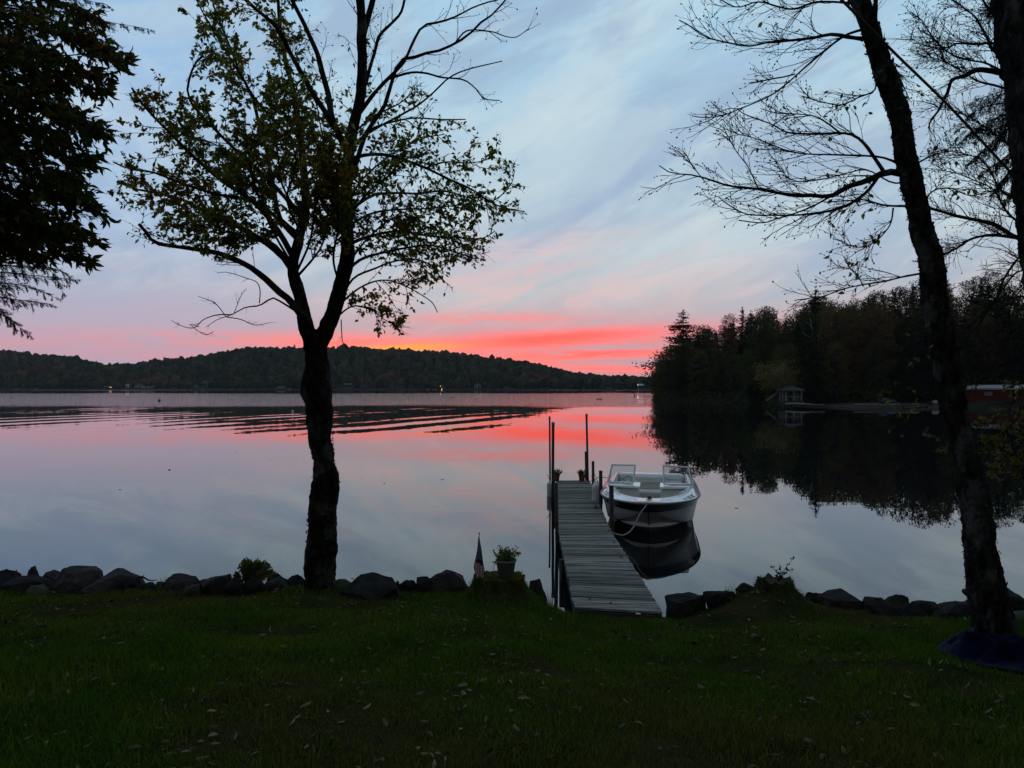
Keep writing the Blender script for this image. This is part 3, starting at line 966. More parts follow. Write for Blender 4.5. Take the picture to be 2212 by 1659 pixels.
def try_tree(x, y, key, hmax=17.0, frac=(0.86, 1.0), mind=3.4, label=None, group=True, row=0):
    s = float(inland(np.array([x]), np.array([y]))[0])
    for (a, b) in placed:
        if (a - x) ** 2 + (b - y) ** 2 < mind * mind:
            return False
    z = float(point_z(np.array([x]), np.array([y]))[0])
    pxc = CX + F_PX * x / y
    allow = CAM_H + (HY - np.interp(pxc, SKY_R[:, 0], SKY_R[:, 1])) / F_PX * y - z
    h = min(hmax * rg.uniform(0.75, 1.0), allow * rg.uniform(*frac))
    if h < 4.0:
        return False
    wide = 1.0
    kh, kr = KIND[key][1], KIND[key][2]
    wide = float(np.clip(rg.uniform(0.9, 1.2), 0.7, 1.3))
    # keep the crown inside the outline at the point's tip
    left = pxc - kr * wide * h / kh * F_PX / y
    if left < 1398:
        wide *= max(0.45, (pxc - 1398) / max(pxc - left, 1))
    if key == 'white_pine':
        wide *= 1.45
    placed.append((x, y))
    place_tree(key, x, y, z - 0.1, h, rg.uniform(0, 6.28), label or name_tree(key, pxc, row), (name_tree(key, pxc, row).replace(KINDTXT[key], KINDTXT[key] + 's')) if group else None, wide)
    return True


# landmark trees first, each with its own label
try_tree(44.5, 190, 'white_pine', 30, (1.60, 1.61), label='tallest open-branched pine at the tip of the wooded point', group=False)
try_tree(37.4, 174, 'maple_tree', 14, (0.92, 0.93), label='bushy green tree at the very tip of the wooded point', group=False)
try_tree(43.2, 168, 'birch_tree', 11, (0.78, 0.8), label='pale golden birch at the waterside below the tall pine', group=False)
try_tree(69.0, 166, 'hemlock_tree', 26, (1.06, 1.07), label='tall dark hemlock spire standing over the snags', group=False)
try_tree(58.0, 184, 'spruce_tree', 24, (1.0, 1.01), label='dark spruce in the dip of the skyline left of the hemlock spire', group=False)
# front row at the water or beach edge, then rows behind
for row, (off, step, keys) in enumerate([(2.0, 3.3, ['maple_tree', 'birch_tree', 'hemlock_tree', 'ash_tree', 'maple_tree', 'rust_maple']),
                                         (7.0, 3.8, ['hemlock_tree', 'spruce_tree', 'maple_tree', 'rust_maple', 'ash_tree', 'hemlock_tree']),
                                         (13.0, 4.2, ['spruce_tree', 'maple_tree', 'hemlock_tree', 'rust_maple']),
                                         (20.0, 4.8, ['hemlock_tree', 'ash_tree', 'spruce_tree', 'maple_tree']),
                                         (29.0, 5.2, ['spruce_tree', 'hemlock_tree', 'maple_tree', 'rust_maple']),
                                         (40.0, 5.6, ['maple_tree', 'spruce_tree', 'rust_maple', 'hemlock_tree']),
                                         (54.0, 6.0, ['maple_tree', 'hemlock_tree', 'rust_maple', 'spruce_tree']),
                                         (72.0, 6.5, ['hemlock_tree', 'maple_tree', 'spruce_tree'])]):
    seg = SHORE[2:15]
    L = np.concatenate(([0], np.cumsum(np.linalg.norm(np.diff(seg, axis=0), axis=1))))
    for q in np.arange(0, L[-1], step):
        c = np.array([np.interp(q, L, seg[:, 0]), np.interp(q, L, seg[:, 1])])
        t2 = np.array([np.interp(q + 1, L, seg[:, 0]), np.interp(q + 1, L, seg[:, 1])]) - c
        nrm2 = np.array([-t2[1], t2[0]]) / max(np.linalg.norm(t2), 1e-6)
        o = off + rg.uniform(-1.2, 1.2)
        beachy = 50 < c[0] < 82 and c[1] < 136
        if beachy:
            o += 9.0
        pnt = c + nrm2 * o + rg.uniform(-0.8, 0.8, 2)
        pxc = CX + F_PX * pnt[0] / pnt[1]
        if pxc < 1404 or pxc > 2420:
            continue
        if 82 < pnt[0] < 100 and pnt[1] < 132:      # the red boathouse stands here
            continue
        try_tree(pnt[0], pnt[1], keys[rg.integers(len(keys))], 11.0 if row == 0 else 17.0 if row < 3 else 19.0, (0.6, 0.95) if row == 0 else (0.84, 1.0), row=row)
print('trees on the point', len(placed))

# undergrowth along the wooded bank: nobody could count it
mb = MB()
rgu = np.random.default_rng(77)
uq = rgu.uniform(0, 1, 5200)
seg = SHORE[2:16]
L = np.concatenate(([0], np.cumsum(np.linalg.norm(np.diff(seg, axis=0), axis=1))))
uq = uq * L[-1]
c = np.stack([np.interp(uq, L, seg[:, 0]), np.interp(uq, L, seg[:, 1])], 1)
t2 = np.stack([np.interp(uq + 1, L, seg[:, 0]), np.interp(uq + 1, L, seg[:, 1])], 1) - c
nn2 = nrm(np.stack([-t2[:, 1], t2[:, 0]], 1))
beachy = (c[:, 0] > 50) & (c[:, 0] < 100) & (c[:, 1] < 136)
o = rgu.uniform(-0.3, 3.2, len(uq)) + np.where(beachy, 10.5, 0)
q2 = c + nn2 * o[:, None]
hh = rgu.uniform(0.0, 1.0, len(uq)) ** 1.3 * np.where(beachy, 3.0, 2.2)
pz = point_z(q2[:, 0], q2[:, 1])
q3 = np.stack([q2[:, 0], q2[:, 1], pz + hh], 1)
qv, qf = leaf_cards(len(q3), q3, np.array([0, -0.5, 0.6]), 0.32, rgu, 0.3)
mb.add(qv, qf)
tag(mb.build('undergrowth', M['broad_green'], kind='stuff'), 'dark undergrowth along the bank of the wooded point', 'undergrowth')

# leaning tree over the gazebo
tb = P(1655, 866, 131)
root = thing('leaning_tree', 'sparse golden tree leaning out over the gazebo roof', 'tree', (tb[0], tb[1], 0.4))
mt, mc = MB(), MB()
pts = resample(np.array([P(1655, 866, 131), P(1668, 858, 131), P(1680, 845, 131), P(1690, 815, 131.5), P(1694, 785, 132)]), 12)
tubes(mt, pts, np.linspace(0.2, 0.04, 12), 7, rough=0.2)
rg2 = np.random.default_rng(3)
for k in range(34):
    s_ = pts[rg2.integers(4, 12)]
    e_ = P(rg2.uniform(1640, 1716), rg2.uniform(783, 845), 131 + rg2.uniform(-2.5, 2.5))
    tubes(mt, np.stack([s_, (s_ + e_) / 2 + [0, 0, 0.2], e_]), [0.05, 0.035, 0.012], 4)
    p_ = e_ + rg2.standard_normal((90, 3)) * np.array([0.85, 0.85, 0.42])
    q, F_ = leaf_cards(90, p_, np.array([0, 0, 1.0]), 0.15, rg2, 0.5)
    mc.add(q, F_)
mt.build('trunk', M['bleached'], root, True)
mc.build('crown', M['broad_gold'], root)

# bleached dead trees standing in front of the wood
def snag(label, pts_list, rad):
    p0 = pts_list[0][0]
    root = thing('dead_tree', label, 'dead tree', p0)
    m_ = MB()
    for k, pl in enumerate(pts_list):
        mm = MB()
        tubes(mm, resample(np.array(pl), 10), np.linspace(rad if k == 0 else rad * 0.6, 0.03, 10), 5, rough=0.15)
        mm.build('trunk' if k == 0 else 'branch', M['snag'], root, True)


def Q(c):      # pixel in the 2212 px crop of the point -> 2212 px view
    return 1620.1 + c[0] * 0.2676, 621.0 + c[1] * 0.2676


D_S = 139.0
S_ = lambda *pp: [P(*(Q(c)), D_S) for c in pp]
snag('forked bare white snag in the dark wood above the beach',
     [S_((527, 640), (522, 500), (512, 400), (500, 320), (486, 250)), S_((500, 320), (470, 290), (455, 285)), S_((510, 405), (450, 385), (425, 355)), S_((524, 480), (490, 498), (460, 488))], 0.11)
snag('slender bare white snag just right of the forked one',
     [[P(*(Q(c)), D_S + 1) for c in ((556, 640), (552, 500), (548, 390), (520, 330), (524, 300))], [P(*(Q(c)), D_S + 1) for c in ((551, 430), (570, 340), (580, 310))]], 0.08)
snag('short pale dead trunk left of the forked snag', [[P(*(Q(c)), D_S - 2) for c in ((366, 640), (355, 560), (345, 490), (338, 450))]], 0.08)


# ================================================================== buildings and boats on the far shore
def house(label, px0, px1, ytop, ybase, roof_y, d, wall, roof, style='gable', openings=(), depth=6.0, cat='house', group=None, lift=None):
    """a small building seen between two pixel columns, at distance d"""
    a, b = P(px0, ybase, d), P(px1, ybase, d)
    w = b[0] - a[0]
    zb = a[2] if lift is None else lift
    zt = P(px0, ytop, d)[2]
    zr = P(px0, roof_y, d)[2]
    cx_ = (a[0] + b[0]) / 2
    root = thing('boathouse' if cat == 'boathouse' else 'cottage', label, cat, (cx_, d, zb), group)
    m_ = MB()
    box(m_, (cx_, d + depth / 2, (zb + zr) / 2 - 0.4), (w, depth, zr - zb + 0.8))
    m_.build('wall', M[wall], root)
    m_ = MB()
    o = 0.35
    x0, x1, y0, y1 = cx_ - w / 2 - o, cx_ + w / 2 + o, d - o, d + depth + o
    if style == 'hip':
        k = min(w, depth) * 0.42
        V = [(x0, y0, zr), (x1, y0, zr), (x1, y1, zr), (x0, y1, zr), (x0 + k, (y0 + y1) / 2, zt), (x1 - k, (y0 + y1) / 2, zt)]
        m_.add(V, [(0, 1, 5, 4), (2, 3, 4, 5), (1, 2, 5), (3, 0, 4), (3, 2, 1, 0)])
    elif style == 'front':     # gable end faces the lake
        V = [(x0, y0, zr), (x1, y0, zr), (x1, y1, zr), (x0, y1, zr), (cx_, y0, zt), (cx_, y1, zt)]
        m_.add(V, [(0, 1, 4), (2, 3, 5), (1, 2, 5, 4), (3, 0, 4, 5), (3, 2, 1, 0)])
    elif style == 'flat':
        box(m_, (cx_, d + depth / 2, (zr + zt) / 2), (w + 2 * o, depth + 2 * o, max(zt - zr, 0.25)))
    else:
        V = [(x0, y0, zr), (x1, y0, zr), (x1, y1, zr), (x0, y1, zr), (x0, (y0 + y1) / 2, zt), (x1, (y0 + y1) / 2, zt)]
        m_.add(V, [(0, 1, 5, 4), (2, 3, 4, 5), (1, 2, 5), (3, 0, 4), (3, 2, 1, 0)])
    m_.build('roof', M[roof], root)
    for (u0, u1, v0, v1, nm) in openings:
        m_ = MB()
        h_ = zr - zb
        box(m_, (cx_ - w / 2 + w * (u0 + u1) / 2, d - 0.06, zb + h_ * (v0 + v1) / 2), (w * (u1 - u0), 0.12, h_ * (v1 - v0)))
        m_.build(nm, M['window'], root)
    return root


def dsh(px, off=4.0):
    return float(shore_d(px)) + off


WIN2 = ((0.15, 0.38, 0.35, 0.75, 'window'), (0.6, 0.85, 0.35, 0.75, 'window'))
house('low grey-roofed boathouse with two lit lamps by the far shore', 224, 240, 833.4, 841, 836.4, dsh(232), 'brown_wall', 'grey_roof', 'gable', ((0.1, 0.5, 0.05, 0.7, 'door'),), cat='boathouse')
house('tiny white gabled hut on the bank left of the white boathouses', 270, 275.5, 829.5, 836.2, 832.5, dsh(273, 14), 'pale_wall', 'pale_wall', 'front', ((0.35, 0.65, 0.0, 0.7, 'door'),), 4, 'hut')
house('white boathouse under a hipped grey roof with two dark bays', 290, 307, 829.6, 840.6, 834.8, dsh(298), 'white_wood', 'grey_roof', 'hip', ((0.08, 0.38, 0.0, 0.72, 'door'), (0.62, 0.88, 0.05, 0.7, 'door'), (0.45, 0.55, 0.4, 0.75, 'window')), 8, 'boathouse')
house('flat-topped white boathouse with three dark openings', 312, 327.5, 834.6, 840.4, 835.3, dsh(320), 'white_wood', 'white_wood', 'flat', ((0.06, 0.3, 0.0, 0.7, 'door'), (0.42, 0.58, 0.3, 0.75, 'window'), (0.70, 0.88, 0.0, 0.7, 'door')), 7, 'boathouse')
house('grey-green shed just right of the flat white boathouse', 328.5, 334, 832.2, 838.6, 834, dsh(331, 10), 'brown_wall', 'grey_roof', 'hip', ((0.3, 0.7, 0.1, 0.6, 'door'),), 4, 'shed')
house('small pale shed with a door on the far bank', 419, 425, 831.6, 835.6, 832.4, dsh(422, 30), 'pale_wall', 'grey_roof', 'gable', ((0.6, 0.85, 0.0, 0.8, 'door'),), 4, 'shed')
house('two-storey cottage with balcony high on the far bank', 434, 446, 822, 836.5, 827.5, dsh(440, 30), 'brown_wall', 'grey_roof', 'hip', ((0.1, 0.4, 0.55, 0.85, 'window'), (0.6, 0.9, 0.55, 0.85, 'window'), (0.1, 0.9, 0.2, 0.28, 'balcony')), 8)
house('low cottage beside the lamp left of the birch trunk', 596, 614, 834, 841, 837, dsh(605, 6), 'pale_wall', 'grey_roof', 'hip', WIN2, 7)
house('dark brown cottage on the bank just right of the birch trunk', 743, 762, 828, 835.5, 831, dsh(752, 25), 'brown_wall', 'dark_roof', 'gable', WIN2, 7)
house('grey gable-fronted cottage at the water right of the birch', 778, 793, 830.5, 841.5, 835, dsh(785, 8), 'brown_wall', 'grey_roof', 'front', ((0.4, 0.6, 0.1, 0.7, 'door'), (0.7, 0.9, 0.35, 0.75, 'window')), 8)
house('pale cottage with steep gable among the trees in mid shore', 1025, 1038, 826, 839.5, 831, dsh(1031, 16), 'pale_wall', 'grey_roof', 'front', ((0.12, 0.35, 0.3, 0.8, 'window'), (0.55, 0.9, 0.0, 0.75, 'window')), 8)
house('wide low boathouse near the right end of the far shore', 1311, 1323, 837.6, 842.4, 839.2, dsh(1317, 2), 'brown_wall', 'grey_roof', 'gable', ((0.15, 0.85, 0.0, 0.6, 'door'),), 7, 'boathouse')
house('small pale hut on the shore beyond the dock posts', 1257, 1264, 837.8, 842, 839.4, dsh(1260, 4), 'pale_wall', 'grey_roof', 'front', ((0.3, 0.7, 0.0, 0.7, 'door'),), 5, 'hut')
house('pale-roofed house with a bright lamp beside the wooded point', 1379.5, 1390, 829.3, 838, 832.6, dsh(1385, 18), 'brown_wall', 'pale_wall', 'gable', WIN2, 8)


def small_boat(label, px0, px1, y, d, mat, kind='motorboat', group=None):
    a, b = P(px0, y, d), P(px1, y, d)
    L = b[0] - a[0]
    root = thing(kind, label, 'boat', ((a[0] + b[0]) / 2, d, 0.0), group)
    c = np.array(((a[0] + b[0]) / 2, d, 0.0))
    m_ = MB()
    s = np.linspace(-0.5, 0.5, 9)
    hw = L * 0.17 * np.sqrt(np.clip(1 - np.clip((s + 0.05) / 0.56, 0, 1) ** 2.2, 0.002, 1))
    V = np.stack([np.stack([c[0] + s * L, c[1] - hw, 0.55 + 0.2 * np.clip(s, 0, 1)], 1), np.stack([c[0] + s * L * 0.92, c[1] - hw * 0.6, s * 0 - 0.1], 1),
                  np.stack([c[0] + s * L * 0.92, c[1] + hw * 0.6, s * 0 - 0.1], 1), np.stack([c[0] + s * L, c[1] + hw, 0.55 + 0.2 * np.clip(s, 0, 1)], 1)], 0)
    i = np.arange(36).reshape(4, 9)
    m_.add(V.reshape(-1, 3), np.stack([i[:-1, :-1], i[:-1, 1:], i[1:, 1:], i[1:, :-1]], -1).reshape(-1, 4))
    m_.add(V[[0, 3]].reshape(-1, 3) - [0, 0, 0.05], [(k, k + 1, k + 10, k + 9) for k in range(8)])
    m_.build('hull', M[mat], root)
    if kind == 'motorboat':
        m_ = MB()
        box(m_, (c[0] - 0.05 * L, c[1], 0.85), (L * 0.28, L * 0.2, 0.5))
        m_.build('cabin', M['window'], root)
    return root


BOATS = [('white motorboat moored at the left end of the far shore', 29, 44, 'white_wood', 'motorboat'), ('small white motorboat by the left far shore', 75, 82, 'white_wood', 'motorboat'),
         ('white motorboat just right of the white boathouses', 338, 349, 'white_wood', 'motorboat'), ('second white motorboat to the right of the white boathouses', 352, 361, 'white_wood', 'motorboat'),
         ('long white motorboat below the small pale shed', 393, 402, 'white_wood', 'motorboat'), ('white motorboat below the two-storey cottage', 434, 441, 'white_wood', 'motorboat'),
         ('white motorboat half way between cottage and birch trunk', 496, 504, 'white_wood', 'motorboat'), ('grey-white motorboat left of the low cottage', 516, 526, 'pale_wall', 'motorboat'),
         ('dark rowing boat right of the gable-fronted cottage', 820, 828, 'blue_hull', 'rowing_boat'), ('reddish rowing boat on the shore left of the lit lamps', 838, 855, 'red_wall', 'rowing_boat'),
         ('pale rowing boat just left of the lit lamps', 921, 929, 'pale_wall', 'rowing_boat'), ('pale rowing boat touching the lit lamps', 933, 944, 'pale_wall', 'rowing_boat'),
         ('white motorboat with long hull beyond the dock', 1189, 1209, 'pale_wall', 'motorboat'), ('small pale boat near the right end of the far shore', 1346, 1353, 'pale_wall', 'rowing_boat')]
for lb, p0, p1, mt_, kd in BOATS:
    small_boat(lb, p0, p1, 841, dsh((p0 + p1) / 2, -6), mt_, kd)


def lamp(label, px, py, d, r, mat, zb=None):
    c = P(px, py, d)
    root = thing('shore_lamp', label, 'lamp', (c[0], c[1], c[2] - 1.2))
    m_ = MB()
    m_.add(IV1 * r + c, IF1)
    m_.build('bulb', M[mat], root)
    m_ = MB()
    tubes(m_, np.array([c - [0, 0, max(0.9, c[2])], c - [0, 0, r * 0.8]]), [0.05, 0.05], 5)
    m_.build('post', M['dark_paint'], root)


lamp('warm lit lamp at the left of the pair on the grey-roofed boathouse', 237.4, 836.6, dsh(237, -2), 0.34, 'lamp_warm')
lamp('warm lit lamp at the right of the pair on the grey-roofed boathouse', 239.8, 836.5, dsh(240, -2), 0.38, 'lamp_warm')
lamp('single warm lamp close left of the birch trunk', 624.8, 840.2, dsh(625, -2), 0.32, 'lamp_warm')
lamp('upper warm lamp of the lit group in mid shore', 951.5, 834.2, dsh(951, -2), 0.34, 'lamp_warm')
lamp('low bright lamp of the lit group in mid shore', 954.3, 840.4, dsh(954, -4), 0.42, 'lamp_warm')
lamp('white lamp beside the pale-roofed house near the point', 1377.7, 831.6, dsh(1378, 10), 0.45, 'lamp_white')

# ridge-top lattice mast
c = P(636.5, 758, 1165)
root = thing('lattice_mast', 'thin mast with stacked antennas on the hill skyline', 'mast', (c[0], c[1], c[2] - 8))
m_ = MB()
tubes(m_, np.array([c - [0, 0, 8], c + [0, 0, 10.5]]), [0.5, 0.35], 6)
m_.build('pole', M['dark_paint'], root)
for k, (zz_, w_) in enumerate([(3.0, 2.6), (5.2, 3.2), (7.4, 2.8), (9.2, 1.6)]):
    m_ = MB()
    box(m_, c + [0, -0.2, zz_], (w_, 0.7, 0.35))
    for sx in (-1, -0.35, 0.35, 1):
        box(m_, c + [sx * w_ / 2, -0.5, zz_], (0.42, 0.42, 1.5))
    m_.build('antenna_ring', M['dark_paint'], root)

# a few trees that stand out on the far skyline
for k, (lb, px_c, top, key, d_) in enumerate([('pointed pine standing clear on the far skyline beyond the dock', 1271, 803, 'spruce_tree', 960), ('smaller spruce just right of the pointed skyline pine', 1297, 814, 'spruce_tree', 940),
                                             ('bushy pine on the descending skyline left of the pointed one', 1205, 793, 'hemlock_tree', 1000), ('dark pine at the left end of the far skyline', 66, 764, 'hemlock_tree', 1120)]):
    zb = float(hill_z(np.array([px_c]), np.array([d_]))[0])
    zt = P(px_c, top, d_)[2]
    place_tree(key, (px_c - CX) / F_PX * d_, d_, zb, max(zt - zb, 10), k * 1.3, lb)

# ================================================================== far dock, gazebo, boathouse, logs at the point
c0, c1 = P(1369, 857, 243), P(1417, 857, 243)
root = thing('swim_dock', 'thin dark dock reaching out from the tip of the point', 'dock', (c0[0], 243, 0))
m_ = MB()
box(m_, ((c0[0] + c1[0]) / 2, 243, 0.38), (c1[0] - c0[0], 1.4, 0.16))
m_.build('deck', M['dock_frame'], root)
for k, u in enumerate((0.01, 0.05, 0.45, 0.95)):
    m_ = MB()
    x_ = c0[0] + (c1[0] - c0[0]) * u
    tubes(m_, np.array([(x_, 242.3 + 1.4 * (k % 2), -1.0), (x_, 242.3 + 1.4 * (k % 2), 1.95 if k < 2 else 0.7)]), [0.07, 0.07], 6)
    m_.build('post', M['dark_paint'], root)
m_ = MB()
tubes(m_, np.array([(c0[0], 242.3, 1.3), (c0[0] + 0.6, 243.7, 1.3)]), [0.04, 0.04], 5)
m_.build('rail', M['dark_paint'], root)

# gazebo
dg = 128.0
gl, gr = P(1697.5, 866, dg), P(1731.5, 866, dg)
gw = gr[0] - gl[0]
gx = (gl[0] + gr[0]) / 2
gy = dg + gw / 2
gzb = float(point_z(np.array([gx]), np.array([gy]))[0]) + 0.05
gzb = max(gzb, 0.9)
root = thing('gazebo', 'open white-posted gazebo with grey hipped roof by the beach', 'gazebo', (gx, gy, gzb))
m_ = MB()
for k in range(8):
    a = gw / 2 * 1.02
box(m_, (gx, gy, gzb), (gw + 0.5, gw + 0.5, 0.25))
m_.build('floor', M['dock_frame'], root)
corners = [(-1, -1), (0, -1), (1, -1), (1, 0.1), (1, 1), (0, 1), (-1, 1), (-1, 0)]
ez = P(1700, 844.5, dg)[2]
for (u, v) in corners:
    m_ = MB()
    box(m_, (gx + u * gw / 2, gy + v * gw / 2, (gzb + ez) / 2 + 0.06), (0.2, 0.2, ez - gzb - 0.12))
    m_.build('post', M['gazebo_white'], root)
rz = gzb + 0.88
for (u0, v0), (u1, v1) in [((-1, -1), (0, -1)), ((0, -1), (1, -1)), ((1, -1), (1, 0.1)), ((1, 0.1), (1, 1)), ((-1, 1), (-1, 0)), ((-1, 0), (-1, -1)), ((-1, 1), (0, 1)), ((0, 1), (1, 1))]:
    p0 = np.array([gx + u0 * gw / 2, gy + v0 * gw / 2, rz])
    p1 = np.array([gx + u1 * gw / 2, gy + v1 * gw / 2, rz])
    m_ = MB()
    tubes(m_, np.stack([p0, p1]), [0.075, 0.075], 4)
    m_.build('rail', M['gazebo_white'], root)
    if v0 == -1 and v1 == -1:
        for (q0, q1) in (((0.0, 0.0), (0.28, 0.88)), ((1.0, 0.0), (0.72, 0.88))):
            m_ = MB()
            tubes(m_, np.stack([p0 + (p1 - p0) * q0[0] + [0, 0, q0[1] - 0.78], p0 + (p1 - p0) * q1[0] + [0, 0, -0.05]]), [0.06, 0.06], 4)
            m_.build('brace', M['gazebo_white'], root)
m_ = MB()
tz = P(1714, 832.5, dg)[2]
o = gw / 2 + 0.45
ring = []
for (u, v) in [(-1, -1), (1, -1), (1, 1), (-1, 1)]:
    ring.append((gx + u * o, gy + v * o, ez))
for (u, v) in [(-1, -1), (1, -1), (1, 1), (-1, 1)]:
    ring.append((gx + u * o, gy + v * o, ez + 0.12))
t0 = len(ring)
ring += [(gx - gw * 0.14, gy, tz), (gx + gw * 0.14, gy, tz)]
m_.add(ring, [(3, 2, 1, 0), (0, 1, 5, 4), (1, 2, 6, 5), (2, 3, 7, 6), (3, 0, 4, 7), (4, 5, 9, 8), (6, 7, 8, 9), (5, 6, 9), (7, 4, 8)])
m_.build('roof', M['grey_roof'], root)
for (u, lb) in ((-0.42, 'dark chair standing inside the gazebo'),):
    ch = thing('chair', lb, 'chair', (gx + u * gw, gy, gzb + 0.13))
    m_ = MB()
    box(m_, (gx + u * gw + 0.6, gy, gzb + 0.5), (0.5, 0.5, 0.08))
    m_.build('seat', M['dark_paint'], ch)
    m_ = MB()
    box(m_, (gx + u * gw + 0.6, gy + 0.25, gzb + 0.9), (0.5, 0.07, 0.7))
    m_.build('backrest', M['dark_paint'], ch)
    for sx in (-0.22, 0.22):
        for sy in (-0.22, 0.22):
            m_ = MB()
            box(m_, (gx + u * gw + 0.6 + sx, gy + sy, gzb + 0.3), (0.06, 0.06, 0.36))
            m_.build('leg', M['dark_paint'], ch)

# red boathouse
db = 124.5
a, b = P(2084, 871, db), P(2320, 871, db)
zb = 0.85
zt = P(2100, 841.5, db)[2]
root = thing('red_boathouse', 'long dark red boathouse with a pale flag on its wall', 'boathouse', ((a[0] + b[0]) / 2, db, zb))
xc, w_ = (a[0] + b[0]) / 2, b[0] - a[0]
m_ = MB()
box(m_, (xc, db + 3, (zb + zt) / 2 - 0.1), (w_, 6, zt - zb + 0.2))
m_.build('wall', M['red_wall'], root)
nb = 46
for k in range(nb):
    m_ = MB()
    box(m_, (a[0] + (k + 0.5) * w_ / nb, db - 0.012 - 0.008 * (k % 2), (zb + zt) / 2), (w_ / nb - 0.03, 0.03, zt - zb - 0.02))
    m_.build('wall_board', M['red_wall'], root)
m_ = MB()
V = [(a[0] - 0.3, db - 0.35, zt), (b[0] + 0.3, db - 0.35, zt), (b[0] + 0.3, db + 6.4, zt + 0.55), (a[0] - 0.3, db + 6.4, zt + 0.55)]
V = V + [(x_, y_, z_ + 0.28) for x_, y_, z_ in V]
hexa(m_, V)
m_.build('roof', M['white_wood'], root)
c = P(2193, 840, db)
m_ = MB()
box(m_, (c[0], db - 0.1, (zb + zt) / 2), (0.2, 0.14, zt - zb))
m_.build('corner_board', M['white_wood'], root)
m_ = MB()
box(m_, (xc, db - 1.1, 0.55), (w_ + 1.0, 2.0, 0.5))
m_.build('deck', M['dock_frame'], root)
# flag panel on the wall
f0, f1 = P(2125.5, 854, db), P(2143, 846, db)
fl = thing('wall_flag', 'pale striped flag panel fixed to the red boathouse wall', 'flag', ((f0[0] + f1[0]) / 2, db - 0.06, f0[2]))
fw, fh = f1[0] - f0[0], f1[2] - f0[2]
m_ = MB()
box(m_, (f0[0] + fw / 2, db - 0.065, f0[2] + fh / 2), (fw, 0.03, fh))
m_.build('panel', M['flag_blue'], fl)
for k in range(4):
    m_ = MB()
    z_ = f0[2] + fh * (0.10 + 0.25 * k)
    x0 = f0[0] + (fw * 0.40 if k >= 2 else 0.0)
    box(m_, ((x0 + f1[0]) / 2, db - 0.09, z_), (f1[0] - x0, 0.03, fh * 0.125))
    m_.build('stripe', M['white_wood'], fl)
m_ = MB()
for r_ in range(3):
    for q in range(4):
        box(m_, (f0[0] + fw * (0.06 + 0.09 * q), db - 0.09, f0[2] + fh * (0.6 + 0.14 * r_)), (0.075, 0.03, 0.075))
m_.build('stars', M['white_wood'], fl)

# upturned blue rowing boat on the beach, small white boat, logs
def upturned(label, px0, px1, py, d, mat, H=0.55, slope=0.0):
    a, b = P(px0, py, d), P(px1, py, d)
    L = b[0] - a[0]
    zb = float(point_z(np.array([(a[0] + b[0]) / 2]), np.array([d]))[0])
    root = thing('rowing_boat', label, 'boat', ((a[0] + b[0]) / 2, d, zb))
    s = np.linspace(-0.5, 0.5, 13)
    hw = 0.62 * np.sqrt(np.clip(1 - np.abs(s * 2) ** 2.5, 0.01, 1))
    th = np.linspace(0, np.pi, 9)
    V = np.stack([np.repeat((s * L)[:, None], 9, 1) + (a[0] + b[0]) / 2, d + hw[:, None] * np.cos(th), zb + slope * s[:, None] + (H * (0.55 + 0.45 * hw[:, None] / 0.62)) * np.sin(th) ** 0.8], -1)
    i = np.arange(117).reshape(13, 9)
    m_ = MB()
    m_.add(V.reshape(-1, 3), np.stack([i[:-1, :-1], i[1:, :-1], i[1:, 1:], i[:-1, 1:]], -1).reshape(-1, 4))
    m_.build('hull', M[mat], root, True)
    m_ = MB()
    tubes(m_, np.stack([V[:, 4, 0], V[:, 4, 1], V[:, 4, 2] + 0.015], 1), 0.03, 5)
    m_.build('keel', M[mat], root)


upturned('upturned pale blue rowing boat on the dark beach', 1896, 1936, 860, 129, 'blue_hull', 0.6, -0.35)
upturned('small white boat on the beach left of the leaning trunk', 2012, 2028, 864, 127, 'white_wood', 0.5)


def log(label, px0, py0, px1, py1, d0, d1, r, mat='bleached'):
    a, b = P(px0, py0, d0), P(px1, py1, d1)
    root = thing('driftwood_log', label, 'log', (a + b) / 2)
    m_ = MB()
    tubes(m_, resample(np.array([a, (a * 0.6 + b * 0.4) + [0, 0.1, 0.05], b]), 12), np.linspace(r, r * 0.6, 12), 8, rough=0.25, seed=int(px0))
    m_.build('trunk', M[mat], root, True)
    m_ = MB()
    tubes(m_, np.array([a * 0.35 + b * 0.65, a * 0.35 + b * 0.65 + [0.4, -0.2, 0.5]]), [r * 0.35, r * 0.12], 5)
    m_.build('branch_stub', M[mat], root)


log('long bleached log at the beach edge below the gazebo', 1697, 872.3, 1752, 873.6, 125, 119.5, 0.22)
log('short bleached log at the beach edge right of the long one', 1752, 874.5, 1783, 875.6, 119.3, 118.6, 0.13)
log('pale log lying along the waterline at mid beach', 1845, 874.5, 1918, 874.6, 119.4, 119.4, 0.16)
log('second waterline log with twigs right of mid beach', 1915, 875.2, 1985, 874.0, 119.2, 119.2, 0.19)


# ================================================================== dock
DK0 = (np.array([0.855, 10.05]), np.array([2.03, 9.82]))       # ramp foot, left and right
DK1 = (np.array([1.02, 16.1]), np.array([2.18, 16.1]))
DK2 = (np.array([1.50, 24.95]), np.array([2.64, 24.95]))
ZA, ZB, ZC = 0.515, 0.37, 0.35
dock = thing('wooden_dock', 'long grey plank dock running from the lawn out beside the boat', 'dock', (1.5, 9.9, 0.3))


